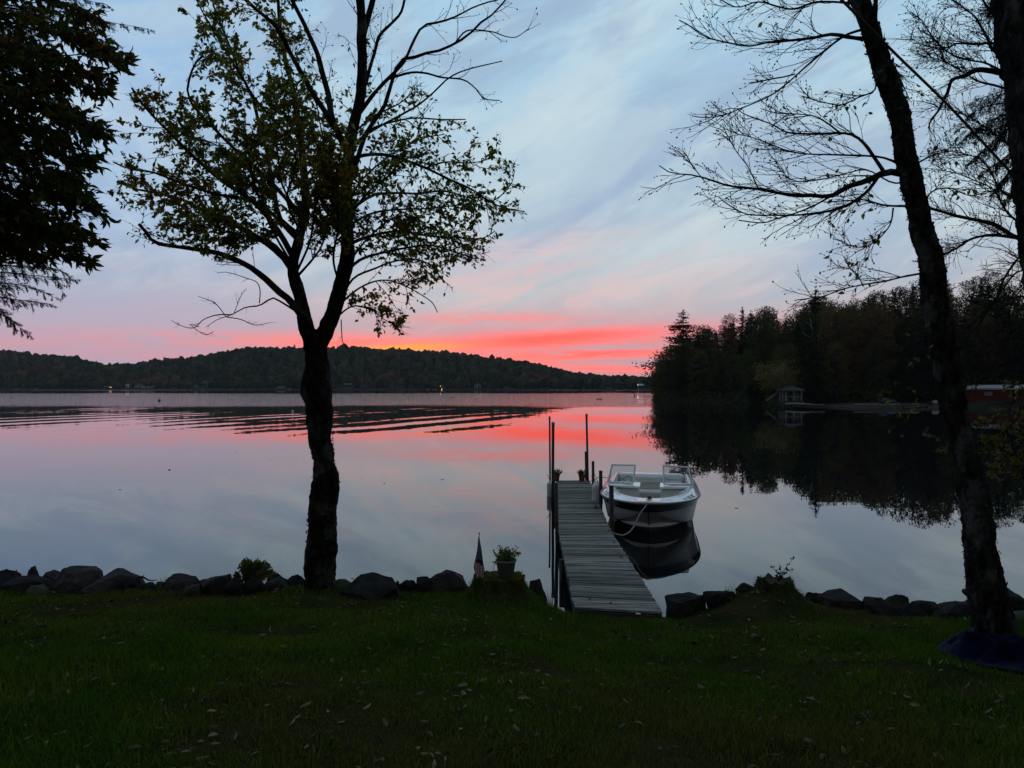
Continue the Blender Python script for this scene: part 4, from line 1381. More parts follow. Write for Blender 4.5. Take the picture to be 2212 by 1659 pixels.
def dock_span(A, B, za, zb, n, tag_seed):
    rgd = np.random.default_rng(tag_seed)
    for k in range(n):
        t0, t1 = k / n, (k + 1) / n
        gp = 0.045 + 0.03 * rgd.random()
        t0b, t1b = t0 + (t1 - t0) * gp, t1 - (t1 - t0) * gp
        jl, jr = rgd.uniform(-0.012, 0.012, 2)
        l0, r0 = A[0] + (B[0] - A[0]) * t0b, A[1] + (B[1] - A[1]) * t0b
        l1, r1 = A[0] + (B[0] - A[0]) * t1b, A[1] + (B[1] - A[1]) * t1b
        e = (r0 - l0) / np.linalg.norm(r0 - l0)
        l0, l1, r0, r1 = l0 + e * jl, l1 + e * jl, r0 + e * jr, r1 + e * jr
        z0, z1 = za + (zb - za) * t0b, za + (zb - za) * t1b
        dz_ = rgd.uniform(-0.005, 0.004)
        tw = rgd.uniform(-0.003, 0.003)
        m_ = MB()
        th = 0.032
        hexa(m_, [(*l0, z0 + dz_ - th), (*r0, z0 + dz_ - th), (*r1, z1 + dz_ - th), (*l1, z1 + dz_ - th),
                  (*l0, z0 + dz_ + tw), (*r0, z0 + dz_ - tw), (*r1, z1 + dz_ - tw), (*l1, z1 + dz_ + tw)])
        m_.build('plank', M['plank'], dock)


dock_span(DK0, DK1, ZA, ZB, 43, 1)
dock_span(DK1, DK2, ZB - 0.004, ZC, 62, 2)
for sd in (0, 1):
    for (A, B, za, zb) in ((DK0, DK1, ZA, ZB), (DK1, DK2, ZB, ZC)):
        p, q = A[sd], B[sd]
        ins = 0.03 if sd == 0 else -0.03
        for xo, hh in ((ins, 0.16), (0.58 if sd == 0 else -0.2, 0.14)):
            m_ = MB()
            w2 = 0.02
            hexa(m_, [(p[0] + xo - w2, p[1] + 0.01, za - 0.036 - hh), (p[0] + xo + w2, p[1] + 0.01, za - 0.036 - hh), (q[0] + xo + w2, q[1] - 0.01, zb - 0.042 - hh), (q[0] + xo - w2, q[1] - 0.01, zb - 0.042 - hh),
                      (p[0] + xo - w2, p[1] + 0.01, za - 0.042), (p[0] + xo + w2, p[1] + 0.01, za - 0.042), (q[0] + xo + w2, q[1] - 0.01, zb - 0.046), (q[0] + xo - w2, q[1] - 0.01, zb - 0.046)])
            m_.build('stringer', M['dock_frame'], dock)
m_ = MB()
p, q = DK0
hexa(m_, [(p[0] + 0.02, p[1] - 0.03, ZA - 0.19), (q[0] - 0.02, q[1] - 0.03, ZA - 0.19), (q[0] - 0.02, q[1] - 0.004, ZA - 0.19), (p[0] + 0.02, p[1] - 0.004, ZA - 0.19),
          (p[0] + 0.02, p[1] - 0.03, ZA - 0.04), (q[0] - 0.02, q[1] - 0.03, ZA - 0.04), (q[0] - 0.02, q[1] - 0.004, ZA - 0.04), (p[0] + 0.02, p[1] - 0.004, ZA - 0.04)])
m_.build('end_board', M['dock_frame'], dock)
for (x_, lb) in ((p[0] + 0.12, None), (q[0] - 0.12, None)):
    m_ = MB()
    box(m_, (x_, 10.12, gz(x_, 10.0) - 0.06), (0.18, 0.16, 0.34), 0, 0.1)
    m_.build('footing_block', M['dock_frame'], dock)


def post(px, d, ztop, r, zbot=-1.1, cap=True, lean=0.0, top_px=None):
    x_ = (px - CX) / F_PX * d
    xt = x_ if top_px is None else (top_px - CX) / F_PX * d
    m_ = MB()
    tubes(m_, np.array([(x_, d, zbot), ((x_ + xt) / 2, d, (zbot + ztop) / 2), (xt, d, ztop)]), [r, r, r], 12)
    o = m_.build('post', M['pipe'], dock, True)
    if cap:
        m_ = MB()
        lathe(m_, [(0.0, ztop + 0.055), (r * 0.7, ztop + 0.05), (r * 1.15, ztop + 0.03), (r * 1.15, ztop - 0.06), (r * 1.02, ztop - 0.062)], 12, (xt, d, 0))
        m_.build('post_cap', M['pipe_cap'], o, True)
    return o


post(1189, 24.6, 2.50, 0.030, top_px=1187.3)
post(1193.5, 21.0, 2.48, 0.042, top_px=1194.8)
post(1272, 24.75, 2.58, 0.036, top_px=1267)
post(1267.5, 25.1, 1.32, 0.034, cap=False, top_px=1265)
post(1282, 23.3, 1.17, 0.046, cap=False, top_px=1281)
post(1297.6, 19.9, 1.26, 0.050, cap=False)
post(1323.5, 16.6, 1.30, 0.054, cap=False, top_px=1320.5)
post(1196.5, 23.0, 0.92, 0.045, cap=False)
post(1205.5, 16.3, 1.40, 0.042, cap=False, top_px=1201)
post(1213, 13.2, 0.43, 0.045, cap=False)
post(1352, 13.6, 0.40, 0.05, cap=False)
for (l, r, d_, z_) in ((1.03, 2.17, 16.2, 0.2), (1.27, 2.4, 20.6, 0.18), (1.46, 2.6, 24.4, 0.18), (0.96, 2.1, 13.4, 0.24)):
    m_ = MB()
    box(m_, ((l + r) / 2, d_, z_ - 0.10), (r - l + 0.1, 0.07, 0.07))
    m_.build('cross_brace', M['dock_frame'], dock)

# white vinyl fenders hanging from the posts
def fender(label, px, ytop, ybot, d, r, name='dock_fender'):
    a, b = P(px, ytop, d), P(px, ybot, d)
    root = thing(name, label, 'fender', (a[0], d, b[2]))
    L = a[2] - b[2]
    th = np.linspace(0, np.pi / 2, 6)
    prof = [(r * math.sin(t), b[2] + r * 0.8 - r * 0.8 * math.cos(t)) for t in th] + [(r, b[2] + L * 0.5)] + [(r * math.cos(t), a[2] - r * 0.8 + r * 0.8 * math.sin(t)) for t in th]
    m_ = MB()
    lathe(m_, prof, 16, (a[0], d, 0))
    m_.build('body', M['vinyl'], root, True)
    m_ = MB()
    lathe(m_, [(0.03, a[2] - 0.02), (0.03, a[2] + 0.05), (0.012, a[2] + 0.06)], 10, (a[0], d, 0))
    m_.build('eye', M['vinyl'], root, True)
    m_ = MB()
    tubes(m_, resample(np.array([(a[0], d, a[2] + 0.05), (a[0] - 0.05, d, a[2] + 0.18), (a[0] - 0.09, d + 0.03, a[2] + 0.26)]), 6), 0.008, 6)
    m_.build('lanyard', M['rope_dark'], root, True)


fender('white bumper hanging on the left side of the dock', 1187.5, 1041, 1086, 23.6, 0.095)
fender('plump white bumper hanging between dock and boat', 1290.5, 1043, 1096, 20.6, 0.155)
fender('small grey bumper behind the plump one on the dock edge', 1283.5, 1046, 1062, 22.9, 0.07)

# flower pots on the dock end
def marigold(label, x_, y_, zb, h, r, leaf_r, seed, pot_mat, rim_mat, nflow, pot_name='flower_pot'):
    rgp = np.random.default_rng(seed)
    root = thing(pot_name, label, 'flower pot', (x_, y_, zb))
    m_ = MB()
    lathe(m_, [(0, zb), (r * 0.66, zb), (r * 0.70, zb + 0.01), (r * 0.92, zb + h * 0.86), (r * 0.92, zb + h * 0.9), (r * 0.86, zb + h * 0.9), (r * 0.84, zb + h * 0.8)], 28, (x_, y_, 0))
    m_.build('pot', M[pot_mat], root, True)
    m_ = MB()
    lathe(m_, [(r * 0.90, zb + h * 0.88), (r * 1.0, zb + h * 0.89), (r * 1.03, zb + h * 0.94), (r * 1.0, zb + h), (r * 0.93, zb + h), (r * 0.88, zb + h * 0.93)], 28, (x_, y_, 0))
    m_.build('rim', M[rim_mat], root, True)
    m_ = MB()
    lathe(m_, [(0, zb + h * 0.87), (r * 0.86, zb + h * 0.85)], 20, (x_, y_, 0))
    m_.build('soil', M['soil'], root)
    stems, leaves = MB(), MB()
    n = 30
    base = np.stack([x_ + rgp.normal(0, r * 0.25, n), y_ + rgp.normal(0, r * 0.25, n), np.full(n, zb + h * 0.86)], 1)
    dirs = nrm(np.stack([rgp.normal(0, 0.6, n), rgp.normal(0, 0.6, n), rgp.uniform(0.7, 1.2, n)], 1))
    tip = base + dirs * leaf_r * rgp.uniform(0.75, 1.35, (n, 1))
    tubes(stems, np.stack([base, (base + tip) / 2 + rgp.normal(0, 0.006, (n, 3)), tip], 1), np.array([[0.004, 0.003, 0.002]]), 4)
    m2 = 26
    c = base[:, None, :] + (tip - base)[:, None, :] * rgp.uniform(0.25, 1.05, (n, m2, 1)) + rgp.normal(0, leaf_r * 0.09, (n, m2, 3))
    c = c.reshape(-1, 3)
    q, F_ = leaf_cards(len(c), c, np.array([0, 0, 1.0]), leaf_r * 0.10, rgp, 0.3)
    leaves.add(q, F_)
    stems.build('stems', M['twig'], root)
    leaves.build('foliage', M['pot_leaf'], root)['kind'] = 'stuff'
    for k in range(nflow):
        j = rgp.integers(n)
        m_ = MB()
        cc = tip[j] + [0, 0, 0.012]
        if k == 0 and nflow == 2 and pot_name == 'flower_pot':
            cc = np.array([x_ - leaf_r * 0.72, y_ - 0.05, zb + h + leaf_r * 0.42])
        v = IV2 * np.array([1, 1, 0.62]) * leaf_r * 0.16 * (1 + 0.18 * rgp.standard_normal((len(IV2), 1))) + cc
        m_.add(v, IF2)
        m_.build('flower', M['petal'], root)
    return root


marigold('small flowering pot at the far left corner of the dock', *P(1202.5, 1037, 24.7)[:2], 0.356, 0.22, 0.115, 0.17, 4, 'pot_terra', 'pot_terra', 6)
marigold('small leafy pot at the far right corner of the dock', *P(1257, 1037, 24.7)[:2], 0.356, 0.22, 0.125, 0.17, 5, 'pot_terra', 'pot_terra', 2)

# ================================================================== the bowrider
BO = np.array([3.13, 16.8, 0.0])
AX = nrm(np.array([0.205, 1.0, 0.0]))
LX = np.array([AX[1], -AX[0], 0.0])


def bw(s, w, z):
    s, w, z = np.broadcast_arrays(np.asarray(s, float), np.asarray(w, float), np.asarray(z, float))
    return BO + s[..., None] * AX + w[..., None] * LX + z[..., None] * np.array([0, 0, 1.0])


LB, BB = 5.8, 1.27


def b_s(s):
    s = np.asarray(s, float)
    return BB * (1 - (1 - np.clip(s / 2.7, 0, 1)) ** 2.1) ** 0.60 - 0.07 * np.clip((s - 3.4) / 2.4, 0, 1) ** 2


def g_s(s):
    return np.interp(s, [0, 0.5, 1.2, 2.6, 5.8], [0.845, 0.825, 0.79, 0.745, 0.75])


def k_s(s):
    return np.interp(s, [0, 0.12, 0.3, 0.6, 1.05, 1.6, 2.4, 5.8], [0.80, 0.66, 0.50, 0.28, 0.0, -0.2, -0.32, -0.34])


def c_z(s):
    return np.interp(s, [0, 0.12, 0.3, 0.6, 1.05, 1.6, 2.4, 5.8], [0.81, 0.70, 0.58, 0.44, 0.30, 0.20, 0.12, 0.06])


def c_r(s):
    return np.interp(s, [0, 0.3, 0.8, 1.4, 2.4, 5.8], [0.40, 0.50, 0.66, 0.78, 0.87, 0.92])


boat = thing('motorboat', 'white open-bow motorboat with black stripe moored at the dock', 'boat', tuple(BO))
ST = np.concatenate([np.linspace(0.0, 0.12, 5) ** 1.0, np.linspace(0.18, 2.8, 34), np.linspace(3.0, LB, 12)])
bs, gs, ks, cs, cr_ = b_s(ST), g_s(ST), k_s(ST), c_z(ST), c_r(ST)
bc = bs * cr_


def side_pt(t, off=0.0):
    """point on the topsides, t=0 at the rubrail, 1 at the chine"""
    w_ = bs + (bc - bs) * (t ** 0.85) + off
    z_ = gs + (cs - gs) * t
    return w_, z_


rows = [side_pt(t) for t in (0.0, 0.15, 0.4, 0.7, 1.0)]
rows.append((np.maximum(bc - 0.035, 0), cs - 0.012))
rows.append((bc * 0.55, ks + (cs - ks) * 0.55))
rows.append((bc * 0.0, ks))
for nm in ('hull',):
    m_ = MB()
    for sg in (-1, 1):
        V = np.stack([bw(ST, sg * w_, z_) for w_, z_ in rows], 0)
        i = np.arange(V.shape[0] * V.shape[1]).reshape(V.shape[0], V.shape[1])
        F = np.stack([i[:-1, :-1], i[:-1, 1:], i[1:, 1:], i[1:, :-1]], -1).reshape(-1, 4)
        m_.add(V.reshape(-1, 3), F if sg > 0 else F[:, ::-1])
    # transom
    Vt = [bw(LB, sg * w_[-1], z_[-1]) for sg in (1,) for w_, z_ in rows] + [bw(LB, -w_[-1], z_[-1]) for w_, z_ in rows[::-1][1:]]
    m_.add(np.array(Vt), [tuple(range(len(Vt)))])
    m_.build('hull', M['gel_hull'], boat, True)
# keel strip
m_ = MB()
ss = np.linspace(0.02, 1.5, 14)
tubes(m_, bw(ss, 0, k_s(ss) - 0.004), 0.014, 6)
m_.build('bow_strip', M['black_trim'], boat, True)
m_ = MB()
m_.add(IV1 * 0.022 + bw(0.86, 0, float(k_s(0.86)) + 0.02) - AX * 0.03, IF1)
m_.build('bow_eye', M['chrome'], boat, True)
# black stripe, proud of the hull, tapering away aft
secw = np.stack([r_[0] * np.ones(len(ST)) for r_ in rows], 0)
secz = np.stack([r_[1] * np.ones(len(ST)) for r_ in rows], 0)


def at_drop(drop):
    # the point of each section that lies the given height below the rubrail
    out_w, out_z = [], []
    for q in range(len(ST)):
        zt = max(gs[q] - drop[q], secz[-1, q])
        zz_, ww_ = secz[::-1, q], secw[::-1, q]
        out_w.append(np.interp(zt, np.maximum.accumulate(zz_ + np.arange(len(zz_)) * 1e-6), ww_))
        out_z.append(zt)
    return np.array(out_w), np.array(out_z)


m_ = MB()
for sg in (-1, 1):
    end = 2.4 if sg > 0 else 3.4
    sel = ST <= end
    te = np.clip(1 - ST / end, 0, 1) ** 0.6
    V = []
    for t in np.linspace(0, 1, 9):
        w_, z_ = at_drop(0.018 + t * (0.02 + 0.175 * te))
        V.append(bw(ST, sg * (w_ + 0.010), z_)[sel] - AX * 0.022)
    V = np.stack(V, 0)
    i = np.arange(V.shape[0] * V.shape[1]).reshape(V.shape[0], V.shape[1])
    F = np.stack([i[:-1, :-1], i[:-1, 1:], i[1:, 1:], i[1:, :-1]], -1).reshape(-1, 4)
    m_.add(V.reshape(-1, 3), F if sg > 0 else F[:, ::-1])
m_.build('hull_stripe', M['gel_black'], boat, True)
# rub rail
m_ = MB()
ring = np.vstack([bw(ST, -bs - 0.008, gs)[::-1], bw(ST, bs + 0.008, gs)[1:]])
tubes(m_, ring, 0.024, 8)
m_.build('rub_rail', M['rubrail'], boat, True)

# deck: flank, top, coaming, then the cockpit liner
S0 = 0.62


def rise(s):
    t = np.clip((np.asarray(s, float) - 0.3) / 2.1, 0, 1)
    return 0.022 + 0.125 * t * t * (3 - 2 * t)


def flank(s, v, sg, off=0.0):
    b0 = b_s(s)
    g0 = g_s(s)
    ins = 0.13 * np.clip(np.asarray(s) / 0.5, 0, 1) * np.clip(b0 / 0.5, 0, 1)
    return bw(s, sg * (b0 - ins * v + off * 0.5), g0 + 0.02 + rise(s) * v + off)


def coam(s):
    s = np.asarray(s, float)
    return np.minimum((BB - 0.27) * (1 - (1 - np.clip((s - S0) / 1.9, 0, 1)) ** 2.0) ** 0.55, np.maximum(b_s(s) - 0.21, 0))


def deck_top(s):
    return g_s(s) + 0.02 + rise(s) + 0.022


SD = np.concatenate([np.linspace(0, 0.6, 10), S0 + np.linspace(0, 1, 26) ** 1.6 * 1.9, np.linspace(2.65, 5.35, 16)])
m_ = MB()
for sg in (-1, 1):
    ins = 0.13 * np.clip(SD / 0.5, 0, 1) * np.clip(b_s(SD) / 0.5, 0, 1)
    w0 = b_s(SD) - ins
    cI = np.where(SD < S0, 0, coam(SD))
    rws = [flank(SD, 0.0, sg), flank(SD, 0.5, sg, 0.006), flank(SD, 1.0, sg)]
    for t, dz_ in ((0.12, 0.008), (0.5, 0.018), (0.9, 0.024), (1.0, 0.022)):
        w_ = w0 + (cI - w0) * t
        rws.append(bw(SD, sg * np.maximum(w_, 0), deck_top(SD) - 0.022 + dz_))
    V = np.stack(rws, 0)
    i = np.arange(V.shape[0] * V.shape[1]).reshape(V.shape[0], V.shape[1])
    F = np.stack([i[:-1, :-1], i[:-1, 1:], i[1:, 1:], i[1:, :-1]], -1).reshape(-1, 4)
    m_.add(V.reshape(-1, 3), F if sg > 0 else F[:, ::-1])
# aft deck
V = np.stack([bw(np.array([5.3, 5.3, LB, LB]), np.array([-1, 1, 1, -1]) * np.array([1.0, 1.0, 1.06, 1.06]), np.array([0.90, 0.90, 0.86, 0.86]))], 0).reshape(-1, 3)
V2 = np.stack([bw(np.array([5.3, 5.3, LB, LB]), np.array([-1, 1, 1, -1]) * np.array([1.12, 1.12, 1.18, 1.18]), np.array([0.72, 0.72, 0.74, 0.74]))], 0).reshape(-1, 3)
m_.add(np.vstack([V, V2]), [(0, 1, 2, 3), (4, 5, 1, 0), (5, 6, 2, 1), (6, 7, 3, 2), (7, 4, 0, 3)])
m_.build('deck', M['gel'], boat, True)
# liner
m_ = MB()
SL = SD[SD >= S0]
for sg in (-1, 1):
    V = np.stack([bw(SL, sg * coam(SL), deck_top(SL) - 0.002), bw(SL, sg * np.maximum(coam(SL) - 0.01, 0), deck_top(SL) - 0.05), bw(SL, sg * np.maximum(coam(SL) - 0.05, 0), np.full(len(SL), 0.20))], 0)
    i = np.arange(V.shape[0] * V.shape[1]).reshape(V.shape[0], V.shape[1])
    F = np.stack([i[:-1, :-1], i[:-1, 1:], i[1:, 1:], i[1:, :-1]], -1).reshape(-1, 4)
    m_.add(V.reshape(-1, 3), F if sg > 0 else F[:, ::-1])
m_.build('cockpit_liner', M['upholstery'], boat, True)
m_ = MB()
V = np.concatenate([bw(SL, -np.maximum(coam(SL) - 0.05, 0), np.full(len(SL), 0.205)), bw(SL, np.maximum(coam(SL) - 0.05, 0), np.full(len(SL), 0.205))])
n_ = len(SL)
m_.add(V, [(k, k + n_, k + 1 + n_, k + 1) for k in range(n_ - 1)])
m_.build('cockpit_floor', M['boat_floor'], boat)


def bbox(name, mat, s0, s1, w0, w1, z0, z1, taper=0.0, parent=None, smooth=False):
    m_ = MB()
    V = [bw(s0, w0, z0), bw(s0, w1, z0), bw(s1, w1, z0), bw(s1, w0, z0), bw(s0 + taper, w0, z1), bw(s0 + taper, w1, z1), bw(s1, w1, z1), bw(s1, w0, z1)]
    hexa(m_, np.array(V))
    o = m_.build(name, M[mat], parent or boat)
    bv = o.modifiers.new('bevel', 'BEVEL')
    bv.width = min(abs(s1 - s0), abs(w1 - w0), abs(z1 - z0)) * 0.22
    bv.segments = 3
    return o


GAP = 0.36
# bow seats: base and cushion each side, backrests against the consoles
for sg in (-1, 1):
    sS = np.linspace(1.0, 2.36, 14)
    inner = np.full(len(sS), 0.26)
    outer = np.maximum(coam(sS) - 0.055, 0.27)
    for nm, z0, z1, mt_ in (('seat_base', 0.21, 0.40, 'gel'), ('seat_cushion', 0.405, 0.47, 'upholstery')):
        m_ = MB()
        V = np.stack([bw(sS, sg * inner, z0), bw(sS, sg * inner, z1), bw(sS, sg * outer, z1), bw(sS, sg * outer, z0)], 0)
        i = np.arange(4 * len(sS)).reshape(4, len(sS))
        F = np.stack([i[:-1, :-1], i[:-1, 1:], i[1:, 1:], i[1:, :-1]], -1).reshape(-1, 4)
        m_.add(V.reshape(-1, 3), F)
        m_.add(V[:, 0], [(0, 1, 2, 3)])
        m_.build(nm, M[mt_], boat)
    lo, hi_ = (GAP - 0.08, 0.90)
    w0, w1 = (lo, hi_) if sg > 0 else (-hi_, -lo)
    bbox('bow_backrest', 'upholstery', 2.36, 2.47, w0, w1, 0.475, 0.865, 0.05)
    bbox('bow_backrest_lower', 'upholstery', 2.37, 2.47, w0, w1, 0.225, 0.468)
    bbox('console', 'gel', 2.475, 3.05, w0, w1 + (0.03 if sg > 0 else 0), 0.21, 0.932)
    # console top that carries the windshield, joins the side deck
    m_ = MB()
    sT = np.linspace(2.30, 3.0, 8)
    V = np.stack([bw(sT, sg * (GAP - 0.10), 0.935 + 0.03 * (sT - 2.3)), bw(sT, sg * 0.75, 0.952 + 0.03 * (sT - 2.3)), bw(sT, sg * (coam(sT) + 0.10), deck_top(sT) + 0.012)], 0)
    Vb = V - np.array([0, 0, 0.05])
    i = np.arange(24).reshape(3, 8)
    F = np.stack([i[:-1, :-1], i[:-1, 1:], i[1:, 1:], i[1:, :-1]], -1).reshape(-1, 4)
    m_.add(V.reshape(-1, 3), F if sg > 0 else F[:, ::-1])
    edge = np.concatenate([V[:, 0], Vb[:, 0][::-1]])
    m_.add(edge, [(0, 1, 2, 3, 4, 5)])
    edge = np.concatenate([V[0], Vb[0][::-1]])
    m_.add(edge, [tuple(range(16))])
    m_.build('console_top', M['gel'], boat, True)
bbox('stern_bench', 'upholstery', 4.45, 5.0, -0.88, 0.88, 0.21, 0.52)
bbox('stern_backrest', 'upholstery', 4.98, 5.16, -0.88, 0.88, 0.50, 0.845, 0.05)
bbox('stern_bolster', 'upholstery', 4.93, 5.02, -0.5, 0.5, 0.70, 0.87, 0.02)
bbox('engine_cover', 'gel', 5.18, 5.62, -0.95, 0.95, 0.5, 0.93)
bbox('helm_seat', 'upholstery', 3.75, 4.2, -0.85, -0.40, 0.21, 0.55)
bbox('helm_seat_back', 'upholstery', 4.12, 4.26, -0.85, -0.40, 0.55, 0.86, 0.03)
bbox('passenger_seat', 'upholstery', 3.75, 4.2, 0.40, 0.85, 0.21, 0.55)
bbox('passenger_seat_back', 'upholstery', 4.12, 4.26, 0.40, 0.85, 0.55, 0.86, 0.03)
m_ = MB()
a_ = np.linspace(0, 2 * np.pi, 29)
ctr = np.array([3.17, -0.60, 0.93])
rim = np.stack([bw(ctr[0] + 0.07 * np.sin(t), ctr[1] + 0.17 * np.cos(t), ctr[2] + 0.15 * np.sin(t)) for t in a_])
tubes(m_, rim, 0.014, 6, cap=False)
for t in (0.5, 2.6, 4.7):
    tubes(m_, np.array([bw(*ctr), bw(ctr[0] + 0.07 * math.sin(t), ctr[1] + 0.17 * math.cos(t), ctr[2] + 0.15 * math.sin(t))]), 0.01, 5)
m_.build('steering_wheel', M['rubrail'], boat, True)

# windshield: two front panes and two side panes in bright frames
def pane(name, c4, parent):
    """c4: corners bottom-in, bottom-out, top-out, top-in as (s, w, z)"""
    C = np.array([bw(*c) for c in c4])
    fr = MB()
    loop = np.vstack([C, C[:1]])
    for a, b in zip(loop[:-1], loop[1:]):
        tubes(fr, np.stack([a, b]), 0.021, 8)
    o = fr.build(name, M['chrome'], parent, False)
    mid = C.mean(0)
    gm = MB()
    Ci = mid + (C - mid) * 0.965
    n_ = nrm(np.cross(C[1] - C[0], C[3] - C[0]))
    gm.add(np.vstack([Ci - n_ * 0.002, Ci + n_ * 0.002]), [(0, 1, 2, 3), (7, 6, 5, 4), (0, 4, 5, 1), (1, 5, 6, 2), (2, 6, 7, 3), (3, 7, 4, 0)])
    gm.build('glass', M['glass'], o)
    sl = MB()
    Cs = mid + (C - mid) * 0.945
    for a, b in zip(np.vstack([Cs, Cs[:1]])[:-1], np.vstack([Cs, Cs[:1]])[1:]):
        tubes(sl, np.stack([a, b]), 0.007, 5)
    sl.build('gasket', M['black_trim'], o)
    return o


ws = boat
zb_ = 0.975
pane('windshield_frame', [(2.62, -GAP - 0.08, zb_ + 0.005), (2.80, -1.12, zb_ - 0.005), (2.98, -1.02, 1.42), (2.78, -GAP - 0.03, 1.44)], ws)
pane('windshield_frame', [(2.56, GAP, zb_ + 0.005), (2.72, 1.10, zb_ - 0.005), (2.94, 0.98, 1.40), (2.74, GAP - 0.02, 1.45)], ws)
pane('side_window_frame', [(2.82, -1.125, zb_ - 0.005), (3.75, -1.14, 0.95), (3.62, -1.10, 1.22), (2.99, -1.025, 1.41)], ws)
pane('side_window_frame', [(2.74, 1.105, zb_ - 0.005), (3.70, 1.13, 0.95), (3.60, 1.09, 1.22), (2.95, 0.985, 1.39)], ws)
# bow grab rails
for sg in (-1, 1):
    sr = np.linspace(1.22, 2.15, 10)
    wr = coam(sr) + 0.035
    zr = deck_top(sr) + 0.055
    body = bw(sr, sg * wr, zr)
    full = np.vstack([bw(1.16, sg * (float(coam(1.16)) + 0.035), float(deck_top(1.16)) - 0.01)[None], body, bw(2.2, sg * (float(coam(2.2)) + 0.035), float(deck_top(2.2)) - 0.01)[None]])
    m_ = MB()
    tubes(m_, full, 0.013, 8)
    m_.build('grab_rail', M['chrome'], boat, True)
# bow light and cleats
m_ = MB()
zl = float(deck_top(0.50))
lathe(m_, [(0.0, zl + 0.075), (0.03, zl + 0.07), (0.042, zl + 0.05), (0.042, zl + 0.03), (0.05, zl + 0.025), (0.05, zl - 0.01)], 14, tuple(bw(0.50, 0.02, 0)))
m_.build('bow_light', M['black_trim'], boat, True)


def cleat(s, w, z, parent, ang=0.0):
    m_ = MB()
    d1 = AX * math.sin(ang) + LX * math.cos(ang)
    c_ = bw(s, w, z + 0.035)
    tubes(m_, np.array([c_ - d1 * 0.085 + [0, 0, 0.008], c_ - d1 * 0.04, c_ + d1 * 0.04, c_ + d1 * 0.085 + [0, 0, 0.008]]), [0.006, 0.013, 0.013, 0.006], 8)
    for q in (-0.03, 0.03):
        tubes(m_, np.array([c_ + d1 * q, c_ + d1 * q - [0, 0, 0.045]]), 0.011, 6)
    return m_.build('cleat', M['chrome'], parent, True)


cleat(0.22, 0.02, float(deck_top(0.22)) - 0.02, boat)
cleat(5.5, 0.98, 0.87, boat, 1.57)
cleat(5.5, -0.98, 0.87, boat, 1.57)
# snap buttons along the cockpit edge
m_ = MB()
for s_ in np.linspace(S0 + 0.03, 2.2, 9):
    for sg in (-1, 1):
        m_.add(IV1 * 0.011 + bw(s_, sg * (float(coam(s_)) + 0.09), float(deck_top(s_)) - 0.004), IF1)
m_.build('snap_buttons', M['chrome'], boat)


def wrap_text(txt, mapper, name, mat, parent, squeeze=1.0):
    cu = bpy.data.curves.new(name, 'FONT')
    cu.body = txt
    cu.size = 1.0
    cu.offset = 0.012
    tmp = bpy.data.objects.new(name, cu)
    COL.objects.link(tmp)
    dg_ = bpy.context.evaluated_depsgraph_get()
    me = bpy.data.meshes.new_from_object(tmp.evaluated_get(dg_))
    co = np.array([v.co[:] for v in me.vertices])
    polys = [tuple(p.vertices) for p in me.polygons]
    bpy.data.objects.remove(tmp)
    bpy.data.meshes.remove(me)
    u = (co[:, 0] - co[:, 0].min()) / (co[:, 0].max() - co[:, 0].min())
    v = (co[:, 1] - co[:, 1].min()) / (co[:, 1].max() - co[:, 1].min())
    m_ = MB()
    m_.add(mapper(u, v), polys)
    return m_.build(name, M[mat], parent)


wrap_text('NY 8078 MG', lambda u, v: flank(0.85 + 0.72 * u, 0.12 + 0.76 * v, 1, 0.006), 'registration_number', 'letters', boat)
wrap_text('NY 8078 MG', lambda u, v: flank(1.75 - 0.80 * u, 0.12 + 0.76 * v, -1, 0.006), 'registration_number', 'letters', boat)

# mooring line from the bow cleat to the dock, stern line to the post
def rope(label, pts, r, mat, name='mooring_line', knot=None):
    pts = np.array(pts)
    root = thing(name, label, 'rope', tuple(pts[0]))
    m_ = MB()
    tubes(m_, resample(pts, 48), r, 8)
    m_.build('line', M[mat], root, True)
    for kp in (knot or []):
        m_ = MB()
        a_ = np.linspace(0, 4 * np.pi, 40)
        tubes(m_, np.stack([kp[0] + 0.035 * np.cos(a_), kp[1] + 0.03 * np.sin(a_), kp[2] + 0.02 * np.sin(a_ * 0.5) - 0.01 + a_ * 0.002], 1), r * 0.9, 6)
        m_.build('knot', M[mat], root, True)


def R6(cx_, cy_, d):     # pixel of the boat close-up
    return P(1269.1 + cx_ * 0.13019, 972.1 + cy_ * 0.13019, d)


bowc = bw(0.20, 0.02, float(deck_top(0.22)) + 0.02)
rope('pale mooring line drooping from the boat bow to the dock edge', [bowc, bw(0.02, -0.03, 0.875), bw(-0.06, -0.06, 0.80), R6(870, 1060, 16.68), R6(790, 1230, 16.6), R6(720, 1335, 16.5), R6(650, 1390, 16.4), R6(590, 1412, 16.33), R6(500, 1400, 16.25), R6(410, 1368, 16.2), np.array([2.165, 16.2, 0.385])],
     0.014, 'rope', knot=[bw(0.0, -0.03, 0.86), np.array([2.15, 16.2, 0.385])])
rope('thin dark stern line from the dock end to the boat side', [P(1271, 1041, 24.6), P(1283, 1037, 23.2), P(1296, 1030.5, 22.0), bw(4.8, -1.12, 0.80)], 0.009, 'rope_dark', 'stern_line')
rope('dark loop of rope on the dock edge by the plump bumper', [P(1277, 1047, 23.2), P(1281, 1040, 23.1), P(1284, 1036, 23.0), P(1287, 1043, 21.5), P(1289, 1046, 20.8)], 0.011, 'rope_dark', 'fender_line')
rope('short dark line tying the plump bumper to the deck edge', [P(1290.5, 1090, 20.5), P(1292, 1093, 20.0), P(1288, 1092, 19.6), P(1286, 1094, 19.3)], 0.010, 'rope_dark', 'fender_line')
